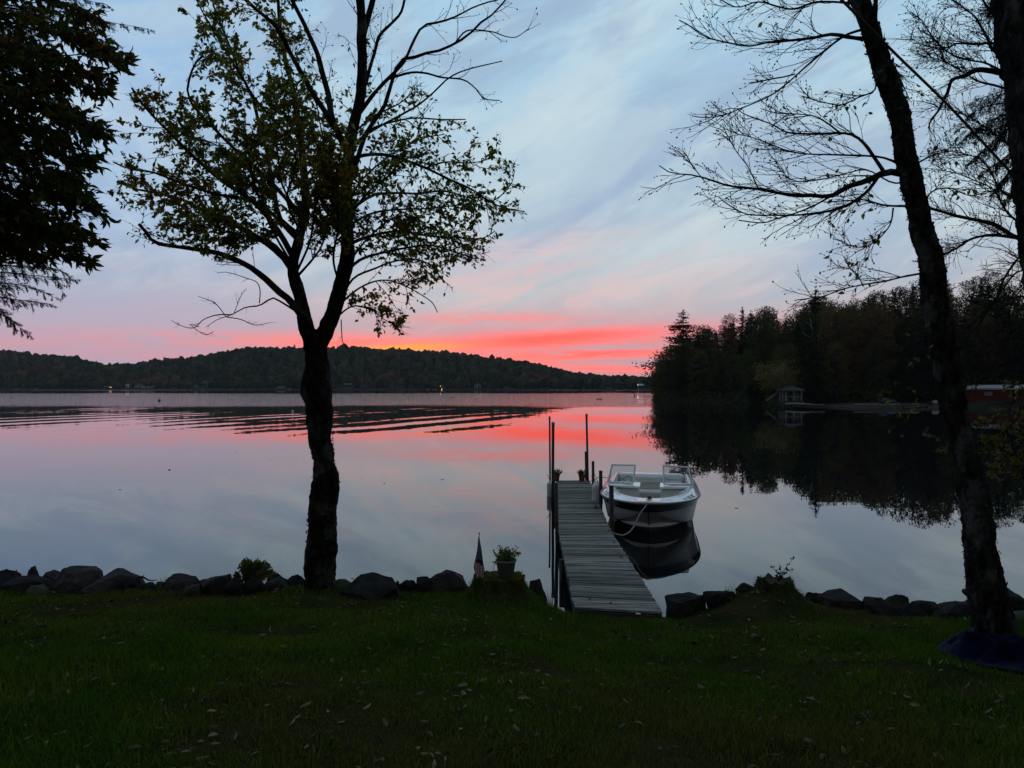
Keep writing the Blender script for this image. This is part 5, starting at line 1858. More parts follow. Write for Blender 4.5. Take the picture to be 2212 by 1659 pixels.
for k, (px_c, py_c, d_) in enumerate([(1286, 1094.5, 19.2)]):
    o = thing('dock_cleat', 'small dark cleat on the dock edge near the boat', 'cleat', tuple(P(px_c, py_c, d_)))
    m_ = MB()
    c_ = np.array([P(px_c, py_c, d_)[0], d_, 0.40])
    tubes(m_, np.array([c_ + [-0.02, -0.1, 0.01], c_ + [0, -0.04, 0], c_ + [0, 0.04, 0], c_ + [0.02, 0.1, 0.01]]), [0.008, 0.016, 0.016, 0.008], 8)
    m_.build('horns', M['dark_paint'], o, True)
    m_ = MB()
    box(m_, c_ - [0, 0, 0.022], (0.05, 0.09, 0.03))
    m_.build('base', M['dark_paint'], o)


# ================================================================== shore boulders
def rock_mesh(seed, angular=0.6, fine=True):
    rgk = np.random.default_rng(seed)
    pts = nrm(rgk.standard_normal((22, 3)))
    pts = pts * rgk.uniform(0.82, 1.05, (22, 1))
    pts = np.sign(pts) * np.abs(pts) ** (0.75 if angular > 0.5 else 0.95)
    bm = bmesh.new()
    vs = [bm.verts.new(p) for p in pts]
    bmesh.ops.convex_hull(bm, input=vs)
    loose = [v for v in bm.verts if not v.link_faces]
    bmesh.ops.delete(bm, geom=loose, context='VERTS')
    if angular <= 0.5:
        bmesh.ops.subdivide_edges(bm, edges=bm.edges[:], cuts=1, smooth=0.6, use_grid_fill=True)
    bmesh.ops.bevel(bm, geom=bm.edges[:], offset=0.05 if angular > 0.5 else 0.08, segments=2, affect='EDGES', profile=0.6, clamp_overlap=True)
    bmesh.ops.triangulate(bm, faces=bm.faces[:])
    if not fine:
        v = np.array([x.co[:] for x in bm.verts])
        f = np.array([[q.index for q in p.verts] for p in bm.faces])
        bm.free()
        return v + nrm(v) * (0.07 * fbm(v * 2.3 + seed, 3, seed))[:, None], f
    bmesh.ops.subdivide_edges(bm, edges=[e for e in bm.edges if e.calc_length() > 0.22], cuts=1)
    bmesh.ops.triangulate(bm, faces=bm.faces[:])
    bmesh.ops.subdivide_edges(bm, edges=[e for e in bm.edges if e.calc_length() > 0.2], cuts=1)
    bmesh.ops.triangulate(bm, faces=bm.faces[:])
    v = np.array([x.co[:] for x in bm.verts])
    f = np.array([[q.index for q in p.verts] for p in bm.faces])
    bm.free()
    v = v + nrm(v) * (0.07 * fbm(v * 2.3 + seed, 4, seed) + 0.028 * fbm(v * 9 + seed, 3, seed + 5))[:, None]
    return v, f


def boulder(label, x0, x1, ytop, ybase, seed, mat='rock', ang=0.6, back=0.0, tilt=None, deep=0.75, group=None):
    """x0..x1, ytop, ybase: outline on the 2212 px view; ybase is where it meets the lawn"""
    if back:
        gpt = hit((x0 + x1) / 2, ybase)
        dcen = float(lawn_edge(gpt[0])) + back
    else:
        gpt = hit((x0 + x1) / 2, ybase)
        dcen = gpt[1] + (x1 - x0) / 2 / F_PX * gpt[1] * deep
    cxm = ((x0 + x1) / 2 - CX) / F_PX * dcen
    hw = (x1 - x0) / 2 / F_PX * dcen * 1.12
    zt = CAM_H - (ytop - HY) / F_PX * dcen
    zb = min(gz(cxm, dcen - hw * deep), gz(cxm, dcen)) - 0.22
    v, f = rock_mesh(seed, ang)
    th = (seed * 1.7) % 6.28 if tilt is None else tilt
    R = np.array(Matrix.Rotation(th, 3, 'Z')) @ np.array(Matrix.Rotation(((seed * 0.37) % 1 - 0.5) * 0.5, 3, 'Y'))
    v = v @ R.T
    mn, mx = v.min(0), v.max(0)
    v = (v - (mn + mx) / 2) / (mx - mn) * 2
    v = v * np.array([hw, hw * deep * 1.05, (zt - zb) / 2]) + np.array([cxm, dcen, (zt + zb) / 2])
    m_ = MB()
    m_.add(v, f)
    o = m_.build('boulder', M[mat], None, False, None, (cxm, dcen, zb))
    tag(o, label, 'boulder', group)
    return o


A_ = lambda x: x * 0.3174
B_ = lambda y: 1161 + y * 0.3174
for (lb, x0, x1, yt, yb, sd, mt_, an, bk) in [
    ('dark boulder cut by the left edge of the shore, lowest of its pile', -60, 145, 222, 345, 1, 'rock_dark', 0.6, 0),
    ('flat grey boulder peeping out behind the left-edge boulder', 62, 136, 214, 262, 2, 'rock', 0.6, 0.8),
    ('dark blocky boulder standing upright behind the left pile', 158, 272, 196, 270, 3, 'rock_dark', 0.7, 0.75),
    ('mottled grey boulder leaning on the upright dark block', 250, 432, 226, 330, 4, 'rock', 0.6, 0.45),
    ('small grey boulder wedged between the upright block and the low dark slab', 136, 262, 252, 300, 5, 'rock', 0.5, 0.35),
    ('low dark slab behind the pale round stone', 10, 345, 272, 386, 6, 'rock_dark', 0.6, 0),
    ('rounded pale sandy stone at the lawn edge, palest of the left pile', 168, 336, 316, 388, 7, 'rock_pale', 0.3, 0),
    ('large wedge-shaped boulder with a pointed top, tallest of the left pile', 384, 682, 202, 372, 8, 'rock', 0.7, 0),
    ('broad triangular boulder sloping down towards the bent dead twig', 538, 912, 240, 386, 9, 'rock', 0.65, 0),
    ('low dark boulder under the bent dead twig', 898, 1090, 302, 372, 10, 'rock_dark', 0.6, 0),
    ('low grey boulder between the dead twig and the striped boulder', 1005, 1150, 291, 364, 11, 'rock', 0.6, 0.5),
    ('big domed boulder with pale streaks on its top', 1140, 1384, 244, 368, 12, 'rock', 0.45, 0),
    ('small wedge stone in front of the streaked dome', 1248, 1372, 316, 398, 13, 'rock', 0.65, 0),
    ('square-shouldered boulder left of the fern', 1380, 1604, 251, 390, 14, 'rock', 0.65, 0),
    ('dark boulder hidden beneath the left side of the fern', 1540, 1652, 268, 394, 15, 'rock_dark', 0.6, 0),
    ('upright grey boulder directly below the fern', 1628, 1828, 285, 385, 16, 'rock_dark', 0.5, 0),
    ('dark slab jutting up just right of the fern', 1790, 1942, 233, 310, 17, 'rock_dark', 0.7, 0.6),
    ('grey boulder between the dark slab and the birch trunk', 1812, 1968, 270, 358, 18, 'rock', 0.55, 0),
    ('rounded boulder touching the left side of the birch trunk', 1945, 2085, 247, 350, 19, 'rock', 0.45, 0.3),
    ('little dark stone at the lawn edge below the square-shouldered boulder', 1374, 1452, 312, 392, 20, 'rock_dark', 0.5, 0),
]:
    boulder(lb, A_(x0), A_(x1), B_(yt), B_(yb), sd, mt_, an, bk)
A_ = lambda x: 702 + x * 0.2441
B_ = lambda y: 1134 + y * 0.2441
for (lb, x0, x1, yt, yb, sd, mt_, an, bk) in [
    ('dark boulder touching the right side of the birch trunk', 60, 360, 480, 606, 31, 'rock_dark', 0.6, 0.3),
    ('biggest dark boulder just right of the birch, broad and low', 175, 648, 456, 664, 32, 'rock_dark', 0.6, 0),
    ('small paler stone in front of the biggest dark boulder', 140, 305, 582, 650, 33, 'rock', 0.45, 0),
    ('left one of two small dark twin boulders mid shore', 574, 672, 490, 594, 34, 'rock_dark', 0.55, 0),
    ('right one of two small dark twin boulders mid shore', 662, 810, 489, 606, 35, 'rock_dark', 0.55, 0),
    ('dark boulder tucked against the left of the long grey one by the stump', 812, 948, 459, 610, 36, 'rock_dark', 0.55, 0),
    ('long grey boulder with a raised left shoulder beside the flag stump', 912, 1270, 379, 606, 37, 'rock', 0.65, 0),
    ('lone dark pointed boulder between stump and dock', 1810, 1958, 486, 610, 38, 'rock_dark', 0.6, 0),
]:
    boulder(lb, A_(x0), A_(x1), B_(yt), B_(yb), sd, mt_, an, bk)
A_ = lambda x: 1404 + x * 0.3652
B_ = lambda y: 1188 + y * 0.3652
for (lb, x0, x1, yt, yb, sd, mt_, an, bk) in [
    ('dark flat-topped boulder just right of the dock foot, strewn with leaves', 102, 345, 250, 356, 41, 'rock_dark', 0.7, 0),
    ('dark ridged boulder between the flat-topped one and the sapling stump', 325, 520, 237, 332, 42, 'rock_dark', 0.65, 0),
    ('grey boulder tucked behind the ridged one', 480, 584, 239, 322, 43, 'rock', 0.6, 0.4),
    ('dark boulder sloping down right of the sapling stump', 905, 1048, 254, 326, 44, 'rock_dark', 0.6, 0.2),
    ('wide grey-brown peaked boulder right of the sapling stump', 1005, 1248, 252, 346, 45, 'rock', 0.6, 0),
    ('small dark pyramid boulder right of the peaked grey-brown one', 1242, 1408, 266, 346, 46, 'rock_dark', 0.65, 0),
    ('dark grey pyramid boulder, second right of the peaked grey-brown one', 1380, 1538, 255, 328, 47, 'rock_dark', 0.65, 0.25),
    ('low rounded grey boulder lying half in the grass before the notch of water', 1412, 1682, 311, 398, 48, 'rock_dark', 0.4, 0),
    ('round grey boulder left of the leaning trunk', 1696, 1912, 301, 404, 49, 'rock', 0.4, 0),
    ('small dark boulder squeezed between the round one and the leaning trunk', 1850, 1940, 284, 330, 50, 'rock_dark', 0.6, 0.5),
    ('low pale boulder right of the foot of the leaning trunk', 2100, 2280, 354, 414, 51, 'rock_pale', 0.45, 0),
]:
    boulder(lb, A_(x0), A_(x1), B_(yt), B_(yb), sd, mt_, an, bk)
# the slanting dark slab behind the leaning trunk
m_ = MB()
v, f = rock_mesh(61, 0.7)
mn, mx = v.min(0), v.max(0)
v = (v - (mn + mx) / 2) / (mx - mn) * 2
c_ = P(2185, 1320, 9.6)
v = (v * np.array([0.62, 0.4, 0.24])) @ np.array(Matrix.Rotation(0.62, 3, 'Y')).T + c_
m_.add(v, f)
tag(m_.build('boulder', M['rock_dark'], None, False, None, tuple(c_)), 'slanting dark slab sticking up behind the leaning trunk', 'boulder')
# stones under the water edge, seen between the boulders
for k, (x_, lb) in enumerate([(-5.9, None), (-4.6, None), (-3.4, None), (-2.0, None), (0.35, None), (2.5, None), (4.6, None), (6.2, None)]):
    m_ = MB()
    v, f = rock_mesh(80 + k, 0.6)
    y_ = float(lawn_edge(x_)) + 0.75
    v = v * np.array([0.32, 0.3, 0.22]) + np.array([x_, y_, gz(x_, y_) + 0.02])
    m_.add(v, f)
    tag(m_.build('boulder', M['rock_dark'], None, False, None, (x_, y_, gz(x_, y_))), 'dark stone low down behind the front boulders', 'boulder', 'dark stones behind the front boulders')

rgs_ = np.random.default_rng(404)
xs_ = np.concatenate([rgs_.uniform(-6.6, -0.7, 26), rgs_.uniform(2.3, 6.3, 16)])
for k, x_ in enumerate(xs_):
    m_ = MB()
    v, f = rock_mesh(500 + k % 9, 0.6, False)
    y_ = float(lawn_edge(x_)) + rgs_.uniform(-0.1, 0.55)
    sz_ = rgs_.uniform(0.05, 0.17)
    v = (v @ np.array(Matrix.Rotation(rgs_.uniform(0, 6), 3, 'Z')).T) * np.array([sz_ * 1.3, sz_, sz_ * 0.8]) + np.array([x_, y_, gz(x_, y_) + sz_ * 0.35])
    m_.add(v, f)
    tag(m_.build('stone', M['rock_dark' if k % 4 else 'rock'], None, False, None, (x_, y_, gz(x_, y_))), 'small stone wedged among the shore boulders', 'stone', 'small stones wedged among the shore boulders')
for k, x_ in enumerate([-6.1, -5.0, -4.1, -3.35, -1.9, -1.2, -0.75, 0.45, 2.5, 2.95, 4.35, 5.0, 5.45, 5.95]):
    y_ = float(lawn_edge(x_)) + rgs_.uniform(-0.05, 0.12)
    nb_ = 46
    p0 = np.stack([x_ + rgs_.normal(0, 0.07, nb_), y_ + rgs_.normal(0, 0.05, nb_), np.full(nb_, gz(x_, y_) - 0.01)], 1)
    out_ = np.stack([rgs_.normal(0, 0.07, nb_), rgs_.normal(0, 0.05, nb_), rgs_.uniform(0.08, 0.24, nb_)], 1)
    sd_ = np.stack([np.full(nb_, 0.0022), np.zeros(nb_), np.zeros(nb_)], 1)
    m_ = MB()
    V = np.stack([p0 - sd_, p0 + sd_, p0 + out_ * np.array([0.35, 0.35, 0.6]) + sd_ * 0.7, p0 + out_ * np.array([0.35, 0.35, 0.6]) - sd_ * 0.7, p0 + out_ * np.array([1.2, 1.2, 1.0])], 1)
    b5 = (np.arange(nb_) * 5)[:, None]
    m_.v.append(V.reshape(-1, 3)); m_.n += nb_ * 5
    m_.f.append((b5 + np.array([0, 1, 2, 3]), 0)); m_.f.append((b5 + np.array([3, 2, 4]), 0))
    tag(m_.build('grass_tuft', M['grass'], None, False, None, (x_, y_, gz(x_, y_))), 'longer grass tuft growing between the shore boulders', 'grass tuft', 'grass tufts between the shore boulders')

# ================================================================== stumps, flag, pot, plants
def stump(label, cx_, cy_, ztop, rt, rb, seed, jag=0.03, mat='stump', moss_slope=None):
    zg = gz(cx_, cy_) - 0.1
    root = thing('tree_stump', label, 'stump', (cx_, cy_, zg))
    n_, K = 64, 18
    t = np.linspace(0, 1, K)
    th = np.linspace(0, 2 * np.pi, n_, endpoint=False)
    T, TH = np.meshgrid(t, th, indexing='ij')
    flare = rt + (rb - rt) * (1 - T) ** 2.2
    lob = 1 + 0.12 * np.cos(TH * 5 + seed) * (1 - T * 0.6) + 0.07 * np.cos(TH * 9 + 2 * seed)
    r = flare * lob
    X, Y = cx_ + r * np.cos(TH), cy_ + r * np.sin(TH) * 0.85
    Z = zg + (ztop - zg) * T
    nz = fbm(np.stack([X * 9, Y * 9, Z * 5], -1), 4, seed)
    X, Y = X + 0.03 * nz * np.cos(TH), Y + 0.03 * nz * np.sin(TH)
    Z[-1] += jag * fbm(np.stack([X[-1] * 14, Y[-1] * 14, X[-1] * 0], -1), 3, seed)
    V = np.stack([X, Y, Z], -1)
    i = np.arange(K * n_).reshape(K, n_)
    m_ = MB()
    m_.add(V.reshape(-1, 3), np.stack([i[:-1], np.roll(i[:-1], -1, 1), np.roll(i[1:], -1, 1), i[1:]], -1).reshape(-1, 4))
    m_.build('trunk', M[mat], root, True)
    m_ = MB()
    rings = [V[-1]]
    cc = V[-1].mean(0)
    for q in (0.75, 0.5, 0.25):
        rr = cc + (V[-1] - cc) * q
        rr[:, 2] = cc[2] + 0.015 * fbm(rr * 9, 3, seed + 1) + (0.01 if jag < 0.05 else -0.03)
        rings.append(rr)
    VV = np.stack(rings)
    i = np.arange(4 * n_).reshape(4, n_)
    m_.add(VV.reshape(-1, 3), np.stack([i[:-1], np.roll(i[:-1], -1, 1), np.roll(i[1:], -1, 1), i[1:]], -1).reshape(-1, 4))
    m_.add(VV[-1], [tuple(range(n_))])
    m_.build('stump_top', M['moss' if jag < 0.03 else mat], root, True)
    return root, V


st1, SV1 = stump('mossy tree stump carrying the small flag and the flower pot', -0.165, 9.72, 1.035, 0.335, 0.60, 3, 0.02, 'moss')
st2, SV2 = stump('jagged mossy stump with a leafy sapling growing from its top', 3.48, 9.66, 1.00, 0.22, 0.40, 8, 0.05, 'stump')
rgm = np.random.default_rng(12)
for st_, SV_ in ((st1, SV1), (st2, SV2)):
    k = rgm.integers(0, SV_.shape[0] - 1, 2600)
    j = rgm.integers(0, SV_.shape[1], 2600)
    p0 = SV_[k, j] + rgm.normal(0, 0.012, (2600, 3))
    dr = nrm(SV_[k, j] - np.array([SV_[..., 0].mean(), SV_[..., 1].mean(), SV_[..., 2].mean() - 0.2])) * 0.6 + np.array([0, 0, 0.5]) + rgm.normal(0, 0.4, (2600, 3))
    L_ = rgm.uniform(0.015, 0.05, (2600, 1))
    sd_ = nrm(np.cross(dr, rgm.standard_normal((2600, 3)))) * 0.0035
    V = np.stack([p0 - sd_, p0 + sd_, p0 + nrm(dr) * L_], 1).reshape(-1, 3)
    m_ = MB()
    m_.add(V, np.arange(7800).reshape(-1, 3))
    m_.build('moss_tufts', M['grass'], st_, False, 'stuff')

# flag: a stick with the cloth hanging in folds
fb = np.array([-0.44, 9.62, 1.03])
flag = thing('garden_flag', 'small drooping striped flag on a stick beside the flower pot', 'flag', tuple(fb))
ftop = np.array([-0.432, 9.62, 1.605])
m_ = MB()
tubes(m_, np.stack([fb - [0, 0, 0.1], ftop]), 0.0055, 8)
m_.build('stick', M['stick'], flag, True)
m_ = MB()
lathe(m_, [(0, 0.03), (0.006, 0.026), (0.008, 0.012), (0.006, 0.0), (0, -0.002)], 8, tuple(ftop))
m_.build('finial', M['stick'], flag, True)
NU, NV = 27, 40


def cloth(u, v):
    """u across the folds 0..1, v from top 0 to hem 1"""
    w = 0.018 + 0.125 * np.minimum(v * 1.25, 1.0) ** 1.2 - 0.03 * np.clip((v - 0.8) / 0.2, 0, 1) ** 1.3
    x = ftop[0] - 0.004 + (u - 0.42) * w + 0.012 * np.sin(v * 7) * v
    y = ftop[1] - 0.012 - 0.030 * v * (0.5 + 0.5 * np.cos(u * 2 * np.pi * 2.5 + v * 1.5)) - 0.012
    z = ftop[2] - 0.035 - v * (0.525 + 0.02 * np.sin(u * 9)) + 0.10 * (v ** 2) * np.abs(u - 0.6) * 0.6
    return np.stack([x, y, z], -1)


U, Vv = np.meshgrid(np.linspace(0, 1, NU), np.linspace(0, 1, NV))
CV = cloth(U, Vv)
i = np.arange(NU * NV).reshape(NV, NU)
F = np.stack([i[:-1, :-1], i[:-1, 1:], i[1:, 1:], i[1:, :-1]], -1)
canton = np.zeros((NV - 1, NU - 1), bool)
lim = (0.60 + 0.10 * np.linspace(0, 1, NU - 1)) * (NV - 1)
canton[:] = np.arange(NV - 1)[:, None] < lim[None]
canton[:, :3] = np.arange(NV - 1)[:, None] < 0.50 * (NV - 1)
mi_stripe = (np.arange(NU - 1) // 2 % 2)[None] * np.ones((NV - 1, 1), int)
for nm, sel, mt_ in (('canton', canton, 'flag_blue'), ('stripe_red', ~canton & (mi_stripe == 0), 'flag_red'), ('stripe_white', ~canton & (mi_stripe == 1), 'flag_white')):
    m_ = MB()
    m_.add(CV.reshape(-1, 3), F[sel])
    o = m_.build(nm, M[mt_], flag, True)
m_ = MB()
star = []
for k in range(10):
    a_ = math.pi / 2 + k * math.pi / 5
    star.append((math.cos(a_), math.sin(a_)) if k % 2 == 0 else (0.42 * math.cos(a_), 0.42 * math.sin(a_)))
star = np.array(star)
for r_ in range(8):
    nst = 2 + (r_ + 1) // 2
    for q in range(nst):
        u_ = 0.14 + 0.74 * (q + 0.5 * (r_ % 2) + 0.25) / nst
        v_ = 0.10 + 0.062 * r_
        if u_ > 0.97:
            continue
        c_ = cloth(np.array(u_), np.array(v_)) + [0, -0.006, 0]
        V = np.stack([c_[0] + star[:, 0] * 0.0075, np.full(10, c_[1]), c_[2] + star[:, 1] * 0.0075], 1)
        m_.add(np.vstack([V, c_[None]]), [(k, (k + 1) % 10, 10) for k in range(10)])
m_.build('stars', M['flag_white'], flag)

marigold('grey flower pot of marigolds with pale rim on the mossy stump', *P(1093, 1247, 9.62)[:2], 1.03, 0.245, 0.138, 0.165, 9, 'pot', 'pot_rim', 2)

# weeds beside the pot and grass wisps
def leaf_shape(L, W, fold=0.12, curl=-0.12):
    v = np.array([(0, 0, 0), (0, 0.32, -fold * 0.35), (0, 0.68, -fold * 0.3), (0, 1.0, curl), (-0.42, 0.25, fold * 0.5), (-0.40, 0.55, fold * 0.45), (-0.18, 0.82, fold * 0.1 + curl * 0.4),
                  (0.42, 0.25, fold * 0.5), (0.40, 0.55, fold * 0.45), (0.18, 0.82, fold * 0.1 + curl * 0.4)])
    v = v * np.array([W, L, L])
    f = [(0, 1, 4), (0, 7, 1), (1, 2, 5, 4), (1, 7, 8, 2), (2, 6, 5), (2, 8, 9), (2, 3, 6), (2, 9, 3)]
    return v, f


LEAF_V, LEAF_F = leaf_shape(1.0, 0.62)
LEAF_L, _ = leaf_shape(1.0, 0.42, 0.10, -0.22)
LT = [np.array([q for q in LEAF_F if len(q) == 3]), np.array([q for q in LEAF_F if len(q) == 4])]


def leaf_frames(n, axis, rg, droop=0.6, spread=0.9):
    """random rotation matrices (n,3,3): columns x,y(length),z"""
    y = nrm(axis * (1 - spread * 0.5) + rg.standard_normal((n, 3)) * spread * 0.6 + np.array([0, 0, -droop]))
    x = nrm(np.cross(y, rg.standard_normal((n, 3))))
    z = np.cross(x, y)
    return np.stack([x, y, z], -1)


def add_leaves(mb, pos, frames, size, shape=None):
    V0 = LEAF_V if shape is None else shape
    V = np.einsum('nij,kj->nki', frames, V0) * np.asarray(size).reshape(-1, 1, 1) + pos[:, None, :]
    n_ = len(pos)
    base = (np.arange(n_) * len(V0))[:, None, None]
    b0 = mb.n
    mb.v.append(V.reshape(-1, 3))
    mb.n += n_ * len(V0)
    for q in LT:
        mb.f.append(((q[None] + base).reshape(-1, q.shape[1]) + b0, 0))


def sapling(name, label, base, stems, leaf, seed, mat='shrub_leaf', n_leaf=7, cat='plant'):
    rgs = np.random.default_rng(seed)
    root = thing(name, label, cat, tuple(base))
    sm, lm = MB(), MB()
    for s_ in stems:
        pl = resample(np.array(s_), 10)
        tubes(sm, pl, np.linspace(0.006, 0.002, 10), 5)
        k = rgs.integers(3, 10, n_leaf)
        ax_ = nrm(np.stack([rgs.normal(0, 1, n_leaf), rgs.normal(0, 1, n_leaf), rgs.normal(0.1, 0.2, n_leaf)], 1))
        add_leaves(lm, pl[k], leaf_frames(n_leaf, ax_, rgs, 0.1, 0.4), leaf * rgs.uniform(0.7, 1.2, n_leaf))
    sm.build('stems', M['twig'], root, True)
    lm.build('leaves', M[mat], root)
    return root


b_ = np.array([3.5, 9.6, 0.98])
sapling('sapling', 'leafy sapling sprouting from the jagged stump', b_, [[b_, b_ + [-0.02, 0, 0.12], b_ + [-0.10, 0, 0.22]], [b_, b_ + [0.03, 0, 0.14], b_ + [0.02, 0.03, 0.25]],
                                                                        [b_, b_ + [0.09, 0, 0.18], b_ + [0.19, 0, 0.30]], [b_, b_ + [0.08, 0.04, 0.1], b_ + [0.16, 0, 0.17]]], 0.055, 2, 'leaf_dark', 8)
b_ = np.array([-0.27, 9.60, 1.02])
sapling('weed', 'thin weed climbing beside the left side of the flower pot', b_, [[b_, b_ + [0.015, 0, 0.1], b_ + [0.05, 0, 0.22]], [b_, b_ + [-0.07, 0, 0.06], b_ + [-0.11, 0, 0.11]]], 0.045, 4, 'leaf_dark', 7)
b_ = np.array(hit(775, 1288))
b_[1] += 0.05
sapling('weed', 'thin dry weed stem in front of the biggest dark boulder', b_, [[b_, b_ + [0.0, 0, 0.14], b_ + [-0.03, 0, 0.26]], [b_ + [0, 0, 0.14], b_ + [-0.06, 0, 0.21], b_ + [-0.12, 0, 0.23]]], 0.03, 6, 'dead_leaf_many', 4)

# fern on the boulders
fc = P(541, 1262, 10.55)
fern = thing('fern', 'yellow-green fern clump growing among the boulders left of the birch', 'fern', tuple(fc))
rgf = np.random.default_rng(8)
for k in range(17):
    px_t = [512, 517, 522, 526, 530, 535, 540, 545, 551, 557, 562, 568, 573, 578, 583, 588, 594][k]
    py_t = [1232, 1220, 1212, 1206, 1209, 1204, 1207, 1212, 1209, 1205, 1210, 1214, 1209, 1213, 1218, 1228, 1233][k]
    tip = P(px_t, py_t + 5, 10.55 + rgf.uniform(-0.25, 0.2))
    st_ = fc + rgf.normal(0, 0.05, 3) * [1.2, 1, 0.3]
    mid = (st_ + tip) / 2 + np.array([0, 0, 0.05]) + rgf.normal(0, 0.02, 3)
    pl = resample(np.array([st_, mid, tip]), 16)
    m_ = MB()
    tubes(m_, pl, np.linspace(0.005, 0.0015, 16), 4)
    T_ = nrm(np.gradient(pl, axis=0))
    side = nrm(np.cross(T_, np.array([0.2 * rgf.normal(), -1, 0.3])))
    for q in range(2, 16):
        for sg in (-1, 1):
            L_ = 0.075 * (1 - abs(q / 16 - 0.4)) * rgf.uniform(0.8, 1.2)
            e_ = pl[q] + sg * side[q] * L_ + T_[q] * L_ * 0.7 + rgf.normal(0, 0.006, 3)
            wv = T_[q] * 0.012
            m_.add([pl[q] - wv, (pl[q] + e_) / 2 - wv * 1.2, e_, (pl[q] + e_) / 2 + wv * 1.2, pl[q] + wv], [(0, 1, 3, 4), (1, 2, 3)])
    m_.build('frond', M['fern'], fern)

# bent dead twig between boulders
tp = [P(286, 1258, 10.6), P(292, 1252, 10.6), P(300, 1247.5, 10.6), P(308, 1246, 10.6), P(315, 1250, 10.65), P(325, 1254, 10.7), P(340, 1253, 10.7)]
tw = thing('dead_twig', 'bent dead twig arching over the low dark boulder', 'twig', tuple(tp[0]))
m_ = MB()
tubes(m_, resample(np.array(tp), 18), np.linspace(0.016, 0.006, 18), 7, rough=0.2)
tubes(m_, np.array([tp[3], tp[3] + [0.02, 0, 0.035]]), [0.007, 0.004], 5)
m_.build('stem', M['twig'], tw, True)

# blue tarp heaped at the foot of the leaning tree
def tarp_pts(px, py):
    return hit(px, py)[:2]


out = np.array([tarp_pts(*q) for q in [(2018, 1404), (2050, 1382), (2080, 1376), (2120, 1378), (2170, 1382), (2230, 1386), (2300, 1400), (2320, 1470), (2260, 1466), (2210, 1459), (2150, 1448), (2100, 1437), (2055, 1424)]])
ctr = out.mean(0)
NA, NR = 150, 34
cl = np.vstack([out, out[:1]])
sl_ = np.concatenate(([0], np.cumsum(np.linalg.norm(np.diff(cl, axis=0), axis=1))))
tt_ = np.linspace(0, sl_[-1], NA, endpoint=False)
bd = np.stack([np.interp(tt_, sl_, cl[:, 0]), np.interp(tt_, sl_, cl[:, 1])], 1)
V = []
for k in range(NR):
    q = 1 - k / (NR - 1) * 0.98
    p_ = ctr + (bd - ctr) * q
    ridg = np.abs(fbm(np.stack([p_[:, 0] * 2.2, p_[:, 1] * 3.0, p_[:, 0] * 0], -1), 3, 5))
    hgt = 0.006 + 0.15 * min(1.0, (1 - q) * 2.5) * (0.1 + 1.0 * (1 - np.clip(ridg * 2.2, 0, 1))) * (0.5 + 0.8 * np.abs(fbm(np.stack([p_[:, 0] * 1.1 + 5, p_[:, 1] * 1.4, p_[:, 0] * 0], -1), 2, 15)))
    V.append(np.stack([p_[:, 0], p_[:, 1], ground(p_[:, 0], p_[:, 1]) + hgt + 0.02], 1))
V = np.stack(V)
i = np.arange(NA * NR).reshape(NR, NA)
m_ = MB()
m_.add(V.reshape(-1, 3), np.stack([i[:-1], np.roll(i[:-1], -1, 1), np.roll(i[1:], -1, 1), i[1:]], -1).reshape(-1, 4))
m_.add(V[-1], [tuple(range(NA))])
tag(m_.build('tarp', M['tarp'], None, False, None, (ctr[0], ctr[1], gz(*ctr))), 'crumpled dark blue tarp spread at the foot of the leaning tree', 'tarp')

# buoys, ducks, floating leaves
def buoy(label, px, py, ytop, r, mat):
    d = CAM_H * F_PX / (py - HY)
    c_ = np.array([(px - CX) / F_PX * d, d, 0.0])
    zt = CAM_H - (ytop - HY) / F_PX * d
    root = thing('buoy', label, 'buoy', tuple(c_))
    m_ = MB()
    if zt > 0.5:
        lathe(m_, [(0, -0.3), (r, -0.3), (r, zt * 0.45), (r * 0.75, zt * 0.55), (r * 0.75, zt - 0.05), (0, zt)], 12, tuple(c_))
        m_.build('float', M[mat], root, True)
        m_ = MB()
        lathe(m_, [(r * 1.1, zt * 0.58), (r * 1.1, zt * 0.68)], 12, tuple(c_))
        m_.build('band', M['buoy'], root)
    else:
        m_.add(IV2 * r + c_ + [0, 0, r * 0.45], IF2)
        m_.build('float', M[mat], root, True)
        m_ = MB()
        lathe(m_, [(0.04, r * 1.4), (0.05, r * 1.55), (0.0, r * 1.6)], 8, tuple(c_))
        m_.build('eye', M[mat], root, True)


buoy('slim dark marker buoy out on the left water', 344, 867.5, 861, 0.26, 'dark_paint')
buoy('slim dark marker buoy far out between the birch and the dock', 977, 860.8, 857.2, 0.24, 'dark_paint')
buoy('small round white mooring buoy left of the birch trunk', 632, 889.5, 888, 0.16, 'buoy')
for k, (px_c, py_c, lb) in enumerate([(1291, 863.5, 'left one of two small dark ducks on the water beyond the dock'), (1297.5, 863.7, 'right one of two small dark ducks on the water beyond the dock')]):
    d = CAM_H * F_PX / (py_c - HY)
    c_ = np.array([(px_c - CX) / F_PX * d, d, 0.06])
    root = thing('duck', lb, 'duck', tuple(c_))
    m_ = MB()
    body = IV2 * np.array([0.36, 0.17, 0.15])
    body[:, 2] += 0.10 * np.clip(-body[:, 0] / 0.36, 0, 1) ** 2
    neck = resample(np.array([c_ + [0.24, 0, 0.05], c_ + [0.30, 0, 0.2], c_ + [0.33, 0, 0.3]]), 6)
    m_.add(body + c_ + [0, 0, 0.05], IF2)
    tubes(m_, neck, [0.09, 0.07, 0.06, 0.06, 0.07, 0.07], 8)
    m_.add(IV2 * np.array([0.11, 0.08, 0.08]) + c_ + [0.36, 0, 0.33], IF2)
    tubes(m_, np.array([c_ + [0.44, 0, 0.32], c_ + [0.54, 0, 0.30]]), [0.035, 0.012], 6)
    m_.build('body', M['dark_paint'], root, True)


